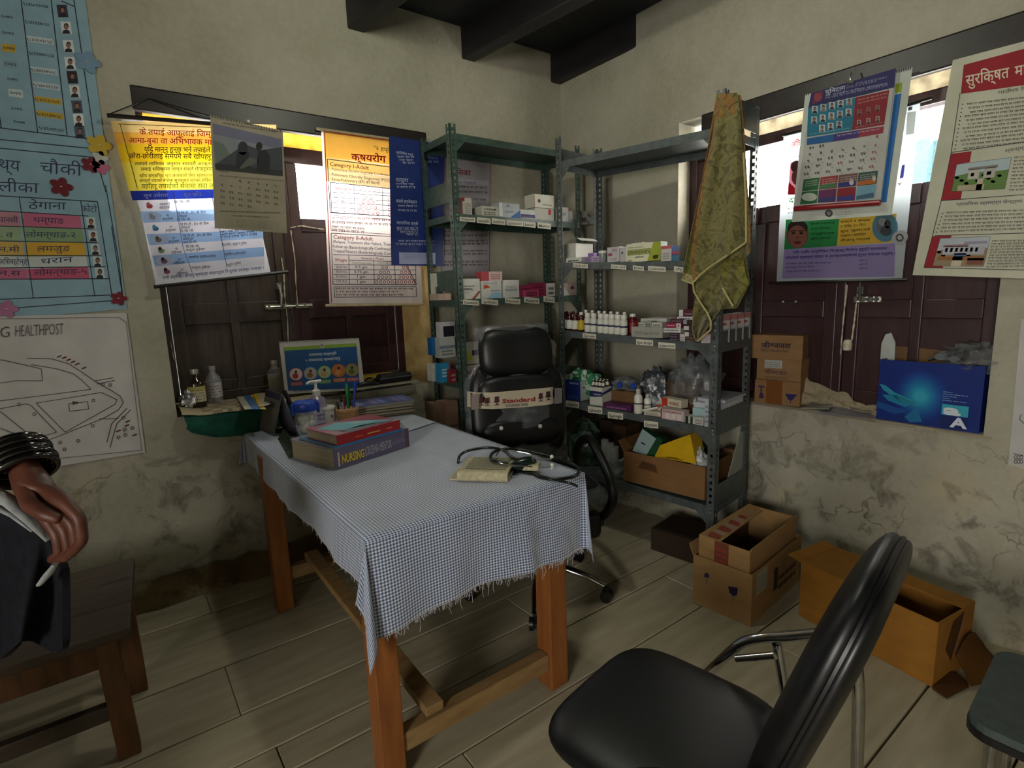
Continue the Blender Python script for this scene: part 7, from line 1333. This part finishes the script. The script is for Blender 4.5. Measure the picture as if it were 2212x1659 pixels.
slab(OC, .47, .50, .11, (0, .265, .80), .1, .12, curve=-.03).build('backrest', LEA, T, smooth=True)
slab(OC, .40, .17, .10, (0, .235, .90), .1, .12, pw=3, curve=-.02).build('back_cushion', LEA, T, smooth=True); slab(OC, .40, .15, .10, (0, .225, .70), .1, .12, pw=3, curve=-.02).build('back_cushion', LEA, T, smooth=True)
slab(OC, .365, .245, .12, (.0, .265, 1.085), .1, .14, pw=3.4, curve=-.02).build('headrest', LEA, T, smooth=True)
m = MB(OC)
m.grid(lambda u, v: (sin(2*pi*u)**1*(.255*(1-.26*max(0, min(1, (v-.62)/.12)))+.004*noise.noise(V((u*30, v*14, 0))))*1, .27-.085*cos(2*pi*u)*(1+.25*noise.noise(V((u*8, v*12, 4))))+.12*(v-.3)*.6, .53+.68*v), 60, 30); m.build('wrap', WRAP, T, smooth=True)
slab(OC, .52, .50, .11, (0, .0, .50), .1, -pi/2, pw=5).build('seat', LEA, T, smooth=True)
slab(OC, .56, .55, .13, (0, .0, .485), .1, -pi/2, pw=5).build('seat_wrap', WRAP, T, smooth=True)
# printed band round the back
P0 = OC.px(1017, 868, .155); ub = [(1017, 852, 886), (1066, 848, 884), (1130, 842, 880), (1190, 837, 874), (1215, 838, 870)]
m = MB(OC)
def bf(u, v):
    k = u*(len(ub)-1); i = min(int(k), len(ub)-2); t = k-i; x = ub[i][0]+(ub[i+1][0]-ub[i][0])*t; y0 = ub[i][1]+(ub[i+1][1]-ub[i][1])*t; y1 = ub[i][2]+(ub[i+1][2]-ub[i][2])*t
    p = OC.px(x, y1+(y0-y1)*v, .168); return (p.x, .168+.30*(abs(u-.5)*2)**4*.3, p.z)
m.grid(bf, 24, 3, 0xb9ae98, .0008); bd = m.build('maker_band', PAPER, T, smooth=True)
P = Print(OC, .166, .0005)
P.text('Standard', (1085, 871), (1156, 866), 9, 0x8c1a20, 3, bold=.03); P.text('CHAIRS WE', (1092, 879), (1140, 876), 5, 0x4a4a5c, 3, bold=.015)
for x, y, s in ((1040, 867, 1), (1052, 868, 1), (1073, 866, 1.1), (1168, 858, 1), (1184, 855, 1.1)):
    c = 0x4a2026 if x < 1175 else 0x2a2228; P.q([(x-4*s, y-8*s), (x+4*s, y-9*s), (x+4*s, y), (x-4*s, y+1)], c, 2); P.q([(x-5*s, y), (x+5*s, y-1), (x+5*s, y+3), (x-5*s, y+4)], c, 2); P.q([(x-.8, y+3), (x+.8, y+3), (x+.8, y+9), (x-.8, y+9)], c, 2); P.line([(x-5, y+10), (x, y+7), (x+5, y+9)], 1.2, c, 2)
P.q([(1018, 852), (1034, 851), (1034, 884), (1018, 886)], 0x8a7c78, 1); P.q([(1198, 838), (1214, 838), (1214, 870), (1198, 873)], 0x6a6468, 1); P.build(T, 'band_print')
for sx, pts in ((1, [(1247, 1000), (1248, 968), (1258, 951), (1274, 950), (1296, 985), (1318, 1035), (1324, 1070), (1316, 1100), (1296, 1118), (1268, 1112)]), (-1, None)):
    X = .285; SF = Frame(OC.w(X, 0, 0).x, OC.w(X, 0, 0).y, math.degrees(OC.yaw)+90-180)
    if pts:
        loc = [SF.px(x, y, 0) for x, y in pts]; armp = [((SF.w(*p)-OC.o).dot(OC.y), p.z) for p in loc]
    m = MB(OC); Q = [V((X if sx > 0 else -.225, y, z)) for y, z in armp]; out = []
    for i in range(len(Q)-1):
        a, b, c, e = Q[max(i-1, 0)], Q[i], Q[i+1], Q[min(i+2, len(Q)-1)]
        for k in range(5): t = k/5; out.append(.5*((2*b)+(c-a)*t+(2*a-5*b+4*c-e)*t*t+(3*b-a-3*c+e)*t**3))
    m.tube(out+[Q[-1]], .021, 12); m.build('armrest', LEA, T, smooth=True)
MB(OC).box((-.12, -.12, .40), (.12, .12, .43)).build('seat_plate', BPL, T, bevel=.006)
m = MB(); c = OC.o; m.lathe([(.028, .12), (.028, .30), (.018, .30), (.018, .41)], c, 16); m.build('gas_column', BPL, T, smooth=True); MB().lathe([(.05, .085), (.055, .09), (.05, .14), (.03, .15)], c, 18).build('hub', CHR, T, smooth=True)
a0 = math.atan2(1.561-c.y, 1.633-c.x)
for k in range(5):
    a = a0+k*2*pi/5; d = V((cos(a), sin(a), 0)); m = MB(); m.tube([c+d*.04+V((0, 0, .125)), c+d*.13+V((0, 0, .122)), c+d*.24+V((0, 0, .10)), c+d*.315+V((0, 0, .07))], [.024, .022, .018, .013], 10, flat=.75); lg = m.build('base_leg', CHR, T, smooth=True)
    n = V((-d.y, d.x, 0)); m = MB(); q = c+d*.325
    for s in (-1, 1): m.tube([q+n*s*.008+V((0, 0, .027)), q+n*s*.024+V((0, 0, .027))], .027, 14)
    m.tube([q+V((0, 0, .03)), q+V((0, 0, .065))], .009, 8); m.build('caster', BPL, lg, smooth=True)['kind'] = 'stuff'
    
m = MB(OC); m.box((.10, -.16, .27), (.26, .02, .40)); m.build('tilt_housing', BPL, T, bevel=.03, seg=3); m = MB(OC); m.tube([(.262, -.09, .33), (.285, -.09, .33)], .028, 16); m.build('tension_knob', BPL, T, smooth=True)
m = MB(OC)
for x in (-.11, .11): m.lathe([(.011, 0), (.012, .004), (.007, .009), (0, .01)], (0, 0, 0), 10); 
m = MB()
for x, y in ((1083, 925), (1167, 921)): m.lathe([(0, -.011), (.008, -.008), (.011, 0), (.008, .008), (0, .011)], OC.at(x, y, .17), 10)
m.build('band_knots', WHP, T, smooth=True)['kind'] = 'stuff'
# ================================================================ visitor chair in front
VC = Frame(.862, .652, 9.6)
T = thing('visitor_chair', 'black padded chrome-framed visitor chair in the foreground facing the desk', 'chair', VC.w(0, 0, 0), VC.yaw)
slab(VC, .43, .42, .07, (0, .0, .425), .1, -pi/2, pw=4.2, puff=.2).build('seat', LEA, T, smooth=True)
MB(VC).box((-.16, -.17, .375), (.16, .17, .39)).build('seat_board', BPL, T, bevel=.01)
LN = .31
slab(VC, .40, .52, .066, (0, -.288, .705), .1, -LN, pw=3.0, curve=-.004).build('backrest', LEA, T, smooth=True)
m = MB(VC); pp = []
for k in range(48):
    a = 2*pi*k/48; ex = 2/3.; sg = lambda t: math.copysign(abs(t)**ex, t); x, z = sg(cos(a))*.195, sg(sin(a))*.255; y = -.012-.004*(x/.205)**2; pp.append((x*1.008, -.288+y*cos(LN)-z*sin(LN), .705+z*cos(LN)*1.008+y*sin(LN)))
m.tube(pp, .0045, 6, closed=True); m.build('piping', LEA, T, smooth=True)
slab(VC, .395, .51, .05, (0, -.306, .70), .1, -LN, pw=3.2, curve=-.004).build('back_shell', BPL, T, smooth=True)
for s in (1, -1):
    x = s*.255 if s > 0 else -.235; m = MB(VC)
    def sm(Q):
        Q = [V(q) for q in Q]; out = []
        for i in range(len(Q)-1):
            a, b, c, e = Q[max(i-1, 0)], Q[i], Q[i+1], Q[min(i+2, len(Q)-1)]
            for k in range(5): t = k/5; out.append(.5*((2*b)+(c-a)*t+(2*a-5*b+4*c-e)*t*t+(3*b-a-3*c+e)*t**3))
        return out+[Q[-1]]
    if s > 0:
        wl = [VC.o + VC.x*.26]; SF = Frame(wl[0].x, wl[0].y, math.degrees(VC.yaw)-90)
        L2 = lambda px, py: (lambda p: ((SF.w(*p)-VC.o).dot(VC.y), p.z))(SF.px(px, py, 0))
        arm = [L2(*q) for q in ((1515, 1470), (1540, 1444), (1585, 1402), (1612, 1384), (1650, 1376), (1700, 1373), (1772, 1367), (1840, 1364))]; sup = [L2(*q) for q in ((1680, 1388), (1690, 1450), (1700, 1512), (1706, 1560))]; cb = [L2(*q) for q in ((1600, 1412), (1683, 1404))]
    m.tube(sm([(x, y, z) for y, z in arm]), .0125, 12); m.build('arm_tube', CHR, T, smooth=True)
    m = MB(VC); m.tube([(x, y, z) for y, z in sup], .0115, 10); m.build('arm_support', CHR, T, smooth=True)
    m = MB(VC); m.tube([(x-s*.02, y, z) for y, z in cb], .009, 10); m.build('arm_brace', CHR, T, smooth=True)
    y0, z0 = arm[0]; m = MB(VC); m.tube(sm([(x, y0, z0), (x, y0+.02, z0-.08), (x, y0+.035, .012)]), .0125, 12); m.build('leg', CHR, T, smooth=True)
    y1, z1 = arm[-1]; m = MB(VC); m.tube(sm([(x, y1, z1), (x, y1-.02, z1-.12), (x, y1-.03, .3), (x, y1-.05, .012)]), .0125, 12); m.build('leg', CHR, T, smooth=True)
    for yy in (y0+.035, y1-.05): MB(VC).lathe([(.016, 0), (.018, .004), (.016, .03), (0, .031)], (x, yy, 0), 12).build('rubber_foot', RUB, T, smooth=True)
for y, z in ((.08, .37), (-.1, .37)): MB(VC).tube([(-.235, y, z), (.255, y, z)], .010, 10).build('cross_tube', CHR, T, smooth=True)
# grey green seat at the lower right
f = Frame(1.345, .252, 3); T = thing('stool', 'grey green flat stool seat at the lower right corner', 'stool', f.w(.17, -.17, 0), f.yaw)
def rr(x0, y0, x1, y1, r, n=5): return [(cx+r*cos(a0+pi/2*k/n), cy+r*sin(a0+pi/2*k/n)) for cx, cy, a0 in ((x1-r, y1-r, 0), (x0+r, y1-r, pi/2), (x0+r, y0+r, pi), (x1-r, y0+r, 1.5*pi)) for k in range(n+1)]
m = MB(f); m.prism([(x, y, .432) for x, y in rr(-.006, -.34, .34, .006, .045)], (0, 0, .018)); m.build('seat', mat('grey_green_vinyl', 0x3f4a47, .6, col2=0x353f3d, scale=40), T)
m = MB(f); m.prism([(x, y, .415) for x, y in rr(-.009, -.343, .343, .009, .048)], (0, 0, .017)); m.build('rim', BPL, T)
for x, y in ((.035, -.035), (.30, -.035), (.035, -.30), (.30, -.30)): m = MB(f); m.tube([(x, y, 0), (x, y, .42)], .0125, 10); m.build('leg', CHR, T, smooth=True)
# ================================================================ cardboard boxes on the floor
def fbox(z, p0, p1, p2, yt): fr, w, d, h = fit(z, p0, p1, p2, yt); return fr, w, d, h
fr, w, d, h = fbox(.001, (1621, 1354), (1726, 1254), (1500, 1297), 1243)
bdeco = lambda D, R_, L_: (L_.poly([(L_.d*.2, h*.62), (L_.d*.3, h*.64), (L_.d*.28, h*.72), (L_.d*.22, h*.72)], 0x2a2440), L_.rect(L_.d*.24, h*.5, L_.d*.25, h*.62, 0x3a3040), L_.poly([(L_.d*.62, h*.62), (L_.d*.78, h*.66), (L_.d*.77, h*.52), (L_.d*.72, h*.46), (L_.d*.64, h*.5)], 0x221c38), L_.rect(L_.d*.70, h*.36, L_.d*.71, h*.48, 0x2a2440), D.rect(w*.08, h*.52, w*.28, h*.95, 0x9a988a), D.lines(w*.1, h*.6, w*.26, h*.9, 5, 0x84847c, 3), D.rect(w*.42, h*.3, w*.5, h*.75, 0x443320), D.lines(w*.52, h*.25, w*.9, h*.62, 2, 0x5a4428, 2, 4))
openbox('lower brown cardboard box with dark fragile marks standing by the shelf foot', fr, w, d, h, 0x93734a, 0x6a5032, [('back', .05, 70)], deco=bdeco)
f2 = fr.sub(.012, .018, 0); f2.o.z = .010; w2, d2_ = w-.03, d-.036; h2 = hgt(f2.w(0, 0, 0), 1192)-.01
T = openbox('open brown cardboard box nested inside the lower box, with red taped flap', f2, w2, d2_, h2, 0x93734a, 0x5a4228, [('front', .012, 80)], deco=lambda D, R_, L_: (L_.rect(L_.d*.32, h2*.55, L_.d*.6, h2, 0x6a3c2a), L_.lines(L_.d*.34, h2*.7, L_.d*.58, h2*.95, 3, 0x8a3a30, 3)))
m = MB(f2); e = d2_*.42; m.hexa([(0, d2_, h2), (w2, d2_, h2), (w2, d2_-e*.75, h2-.012), (0, d2_-e, h2-.004), (0, d2_, h2+.004), (w2, d2_, h2+.004), (w2, d2_-e*.75, h2-.008), (0, d2_-e, h2)], 0x9a7a50)
for k in range(7):
    x0, x1 = w2*(.03+.1*k), w2*(.03+.1*k+.08); yy = d2_-e+.012+x0*.12*e; m.poly([(x0, yy, h2+.003-x0*.03), (x1, yy+.006, h2+.003-x1*.03), (x1, yy+.055, h2+.006-x1*.02), (x0, yy+.05, h2+.006-x0*.02)], (0x8a4038, 0xa08070)[k % 2])
m.build('taped_flap', CARDB, T)
fr, w, d, h = fbox(.001, (2014, 1485), (2141, 1400), (1749, 1317), 1347)
w = min(w, .24)
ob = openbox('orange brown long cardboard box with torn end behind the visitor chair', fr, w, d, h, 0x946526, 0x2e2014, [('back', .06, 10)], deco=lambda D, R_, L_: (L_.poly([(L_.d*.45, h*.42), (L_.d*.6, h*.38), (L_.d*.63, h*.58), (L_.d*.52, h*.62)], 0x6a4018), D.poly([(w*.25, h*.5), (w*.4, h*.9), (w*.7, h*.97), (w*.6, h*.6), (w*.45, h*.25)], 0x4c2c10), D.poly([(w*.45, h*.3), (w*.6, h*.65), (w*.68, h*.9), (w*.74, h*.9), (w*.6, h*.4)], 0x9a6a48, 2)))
m = MB(fr); m.hexa([(0, d*.62, h), (w, d*.62, h), (w, d, h), (0, d, h), (0, d*.62, h+.004), (w, d*.62, h+.004), (w, d, h+.004), (0, d, h+.004)], 0x8f6226); m.build('top_flap', CARDB, ob); m = MB(fr); m.hexa([(w*.68, 0, h), (w, 0, h), (w, d*.62, h), (w*.68, d*.62, h), (w*.68, 0, h+.004), (w, 0, h+.006), (w, d*.62, h+.006), (w*.68, d*.62, h+.004)], 0x8f6226); m.build('top_flap', CARDB, ob)
m = MB(fr); m.hexa([(-.02, -.05, .001), (.10, -.06, .001), (.11, -.004, .001), (-.01, -.004, .001), (-.02, -.05, .008), (.10, -.06, .012), (.11, -.004, .02), (-.01, -.004, .01)], 0x4a2c12); tag(m.build('cardboard_scrap', CARDB), 'dark torn cardboard scrap on the floor at the end of the orange box', 'card')
m = MB(fr); m.grid(lambda u, v: (w*.45+.16*u, -.012-.05*v-.05*u*v, .004+.14*(1-v)*sin(pi*(.2+.6*u))+.006*noise.noise(V((u*5, v*6, 2)))), 12, 8, 0x54340f, .004); m.build('bent_end_flap', CARDB, ob, smooth=True)
# ================================================================ bench at the left
BW = wood('grey_brown_bench_wood', 0x4d4033, 0x382d22, .6, (1.2, 8, 8), 5, .2, 0, .05); BL2 = wood('brown_bench_leg', 0x6a4420, 0x4c2e14, .6, (8, 8, 1.2), 5, .2, 0, .08)
T = thing('wooden_bench', 'low dark wooden bench against the back wall at the left', 'bench', (-.6, 2.15, 0)); zb = .42
for i in range(3):
    y0, y1 = 1.886+i*.185, 1.886+(i+1)*.185-.002; xr = lambda y: -.056+.032*(y-1.886)/.55
    m = MB(); m.hexa([(-1.5, y0, zb-.028), (xr(y0), y0, zb-.028), (xr(y1), y1, zb-.028), (-1.5, y1, zb-.028), (-1.5, y0, zb), (xr(y0), y0, zb), (xr(y1), y1, zb), (-1.5, y1, zb)]); m.build('seat_board', BW, T, bevel=.003)
MB().box((-1.45, 1.925, .30), (-.14, 1.948, .392)).build('apron', BL2, T, bevel=.002); MB().box((-1.45, 2.38, .30), (-.09, 2.40, .392)).build('apron', BL2, T); MB().box((-.115, 1.95, .31), (-.095, 2.38, .392)).build('apron', BL2, T)
def leg(x0, y0, x1, y1, s=.058): m = MB(); m.hexa([(x1-s/2, y1-s/2, 0), (x1+s/2, y1-s/2, 0), (x1+s/2, y1+s/2, 0), (x1-s/2, y1+s/2, 0), (x0-s/2, y0-s/2, .392), (x0+s/2, y0-s/2, .392), (x0+s/2, y0+s/2, .392), (x0-s/2, y0+s/2, .392)]); m.build('leg', BL2, T, bevel=.004)
leg(-.118, 1.935, -.105, 1.925); leg(-.075, 2.30, -.07, 2.245); leg(-1.42, 1.935, -1.42, 1.925); leg(-1.42, 2.40, -1.42, 2.40)
MB().box((-1.45, 1.925, .125), (-.13, 1.955, .175)).build('stretcher', BW, T, bevel=.003); MB().box((-1.45, 2.37, .125), (-.09, 2.395, .175)).build('stretcher', BW, T)
# ================================================================ person at the left edge
SKIN = mat('warm_skin', 0x5c3526, .5, col2=0x4a281d, scale=30, bump=.1, spec=.4); BLK = mat('black_cloth', 0x0c0c12, .85, col2=0x14141c, scale=60, bump=.15, spec=.2); STRIPE = mat('grey_white_stripe', 0xa9adaf, .7, col2=0x8c9294, scale=50)
T = thing('person', 'person in black clothes at the left edge, hand with dark bangles holding a black jacket', 'person', (-.62, 1.2, 0))
hp = lambda x, y, t: CAM+ray(x, y)*t
def skin(name, chains, m, sub=2, root=0):
    """chains of (point, radius) welded where points coincide"""
    vs, rs, es, idx = [], [], [], {}
    for ch in chains:
        prev = None
        for p, r in ch:
            k = tuple(round(c, 4) for c in p)
            if k not in idx: idx[k] = len(vs); vs.append(tuple(p)); rs.append(r)
            if prev is not None and prev != idx[k]: es.append((prev, idx[k]))
            prev = idx[k]
    me = bpy.data.meshes.new(name); me.from_pydata(vs, es, []); o = bpy.data.objects.new(name, me); LNK(o)
    mod = o.modifiers.new('skin', 'SKIN'); mod.use_smooth_shade = True; mod.branch_smoothing = .6
    for i, r in enumerate(rs): sv = me.skin_vertices[0].data[i]; q = r if isinstance(r, tuple) else (r, r); sv.radius = q; sv.use_root = (i == root)
    s = o.modifiers.new('smooth', 'SUBSURF'); s.levels = s.render_levels = sub; me.materials.append(m)
    o.parent = T; o.matrix_parent_inverse = parent_matrix(T).inverted(); return o
D_ = .93
wr = hp(38, 985, D_+.03); pm = hp(72, 1045, D_+.01); kn = hp(120, 1092, D_)
el = V((-.46, 1.30, 1.16)); shR = V((-.50, 1.22, 1.38)); shL = V((-.86, 1.22, 1.38)); nk = V((-.68, 1.22, 1.43)); ch_ = V((-.68, 1.23, 1.27)); wa = V((-.68, 1.22, 1.06)); pe = V((-.68, 1.22, .92))
fing = []
for i, (a, b, c, e) in enumerate((((139, 1085), (172, 1118), (178, 1168), (150, 1200)), ((128, 1098), (160, 1134), (166, 1182), (136, 1209)), ((114, 1110), (142, 1148), (150, 1194), (118, 1214)), ((100, 1118), (124, 1156), (130, 1198), (98, 1212)))):
    dd = D_-.004+.021*(i-1.2)
    fing.append([(pm, .030), (hp(*a, dd), .0125), (hp(*b, dd-.006), .0105), (hp(*c, dd), .0095), (hp(*e, dd+.022), .0082)])
thumb = [(pm, .030), (hp(62, 1090, D_-.035), .014), (hp(98, 1112, D_-.05), .0115), (hp(134, 1124, D_-.045), .009)]
lel = V((-.92, 1.26, 1.10)); lwr = V((-.88, 1.12, .88)); lh = V((-.87, 1.08, .80))
skin('body', [[(pe, .12), (wa, (.13, .10)), (ch_, (.15, .11)), (nk, .055), (V((-.675, 1.225, 1.50)), .052)], [(ch_, (.15, .11)), (shR, .06), (el, .042), (wr, .026), (pm, .030)]]+fing+[thumb]+[[(ch_, (.15, .11)), (shL, .06), (lel, .042), (lwr, .027), (lh, (.04, .02)), (V((-.865, 1.06, .73)), (.03, .015))]]+[[(pe, .12), (V((-.68+s*.09, 1.22, .84)), .085), (V((-.68+s*.10, 1.24, .48)), .055), (V((-.68+s*.10, 1.22, .09)), .036), (V((-.68+s*.11, 1.12, .035)), .03)] for s in (-1, 1)], SKIN)
m = MB(); hc = V((-.675, 1.235, 1.60))
def hd(u, v):
    a = 2*pi*u; b = pi*(v-.5); d = V((cos(a)*cos(b), sin(a)*cos(b), sin(b))); k = 1+.10*max(0, -d.z)*(-.6)
    fy = -.018*math.exp(-((d.x/.16)**2+((d.z+.12)/.22)**2)) if d.y < 0 else 0
    return hc+V((d.x*.076*(1-.22*max(0, -d.z)), d.y*.094*k+fy, d.z*.118))
m.grid(hd, 36, 22); m.build('head', SKIN, T, smooth=True)
m = MB()
for s in (-1, 1): m.tube([hc+V((s*.073, .008, -.03)), hc+V((s*.082, .014, 0)), hc+V((s*.076, .012, .028))], [.008, .013, .009], 8)
m.build('ears', SKIN, T, smooth=True)['kind'] = 'stuff'
m = MB()
for s in (-1, 1): m.lathe([(0, -.009), (.008, -.005), (.011, 0), (.008, .005), (0, .009)], hc+V((s*.03, -.083, .004)), 10)
m.build('eyes', mat('eye_white', 0x2a2420, .2), T, smooth=True)['kind'] = 'stuff'
m = MB(); m.tube([hc+V((-.024, -.088, -.056)), hc+V((0, -.094, -.058)), hc+V((.024, -.088, -.056))], [.003, .006, .003], 6); m.build('mouth', mat('lip', 0x6a3028, .5), T, smooth=True)
m = MB()
def hr(u, v):
    a = 2*pi*u; b = pi*(.5-.62*(1-v)); d = V((cos(a)*cos(b), sin(a)*cos(b), sin(b))); z = d.z; lim = .25 if d.y < -.2 else -.55
    z = max(z, lim); return hc+V((d.x*.083, d.y*.102+.006, z*.125+.004))
m.grid(hr, 32, 16); m.build('hair', mat('black_hair', 0x0c0a09, .5, scale=90, bump=.4), T, smooth=True)
g = .012
skin('black_tunic', [[(pe, (.16, .125)), (wa, (.148, .118)), (ch_, (.168, .128)), (V((-.68, 1.22, 1.40)), .075)], [(ch_, (.168, .128)), (shR, .075), (el+(shR-el)*.35, .058)], [(ch_, (.168, .128)), (shL, .075), (lel+(shL-lel)*.1, .056)]], BLK)
skin('black_trousers', [[(pe, (.15, .12)), (V((-.68+s*.09, 1.22, .82)), .10), (V((-.68+s*.10, 1.24, .48)), .072), (V((-.68+s*.10, 1.22, .10)), .06)] for s in (-1, 1)], BLK)
for s in (-1, 1): slab(Frame(-.68+s*.11, 1.13, 0), .095, .25, .07, (0, 0, .036), .1, -pi/2, pw=2.6).build('shoe', mat('black_shoe', 0x101012, .4), T, smooth=True)
# bangles and watch on the wrist
ax = (pm-wr).normalized(); s1 = ax.cross(V((0, 0, 1))).normalized(); s2 = s1.cross(ax)
BNG = mat('black_glass_bangle', 0x0e0c0c, .12, spec=.9)
for i in range(5):
    c = wr+ax*(-.014+.0125*i); R_ = .044+.002*(i % 2); MB().tube([c+s1*(R_*cos(2*pi*k/30))+s2*(R_*.86*sin(2*pi*k/30)) for k in range(30)], .0062, 8, closed=True).build('bangle', BNG, T, smooth=True)
# black jacket held in the hand
m = MB()
top = [(-60, 1060), (0, 1072), (45, 1095), (85, 1130), (105, 1170), (120, 1200), (134, 1235)]
bot = [(-60, 1430), (0, 1424), (45, 1386), (70, 1384), (95, 1400), (118, 1412), (135, 1400)]
def jk(u, v):
    k = u*6; i = min(int(k), 5); t = k-i; a = [top[i][j]+(top[i+1][j]-top[i][j])*t for j in (0, 1)]; b = [bot[i][j]+(bot[i+1][j]-bot[i][j])*t for j in (0, 1)]
    x, y = a[0]+(b[0]-a[0])*v, a[1]+(b[1]-a[1])*v; return hp(x, y, D_+.035+.03*sin(u*9+v*2)*min(1, v*2)+.02*v)
m.grid(lambda u, v: jk(u, 1-v), 36, 20, None, .012); J = m.build('black_jacket', BLK, smooth=True); tag(J, 'black jacket with pale stripes hanging from the hand of the person', 'jacket')
def strip(pts, w, dd, name='stripe'):
    m = MB(); m.tube([hp(x, y, D_+dd+.006*i) for i, (x, y) in enumerate(pts)], w, 8, flat=.5); m.build(name, STRIPE, J, smooth=True)
strip([(-20, 1062), (20, 1082), (60, 1118), (104, 1168)], [.016, .015, .012, .005], -.03); strip([(-20, 1090), (25, 1112), (70, 1148)], [.007, .006, .003], -.028); strip([(120, 1218), (104, 1240), (86, 1262)], [.006, .009, .007], .0)
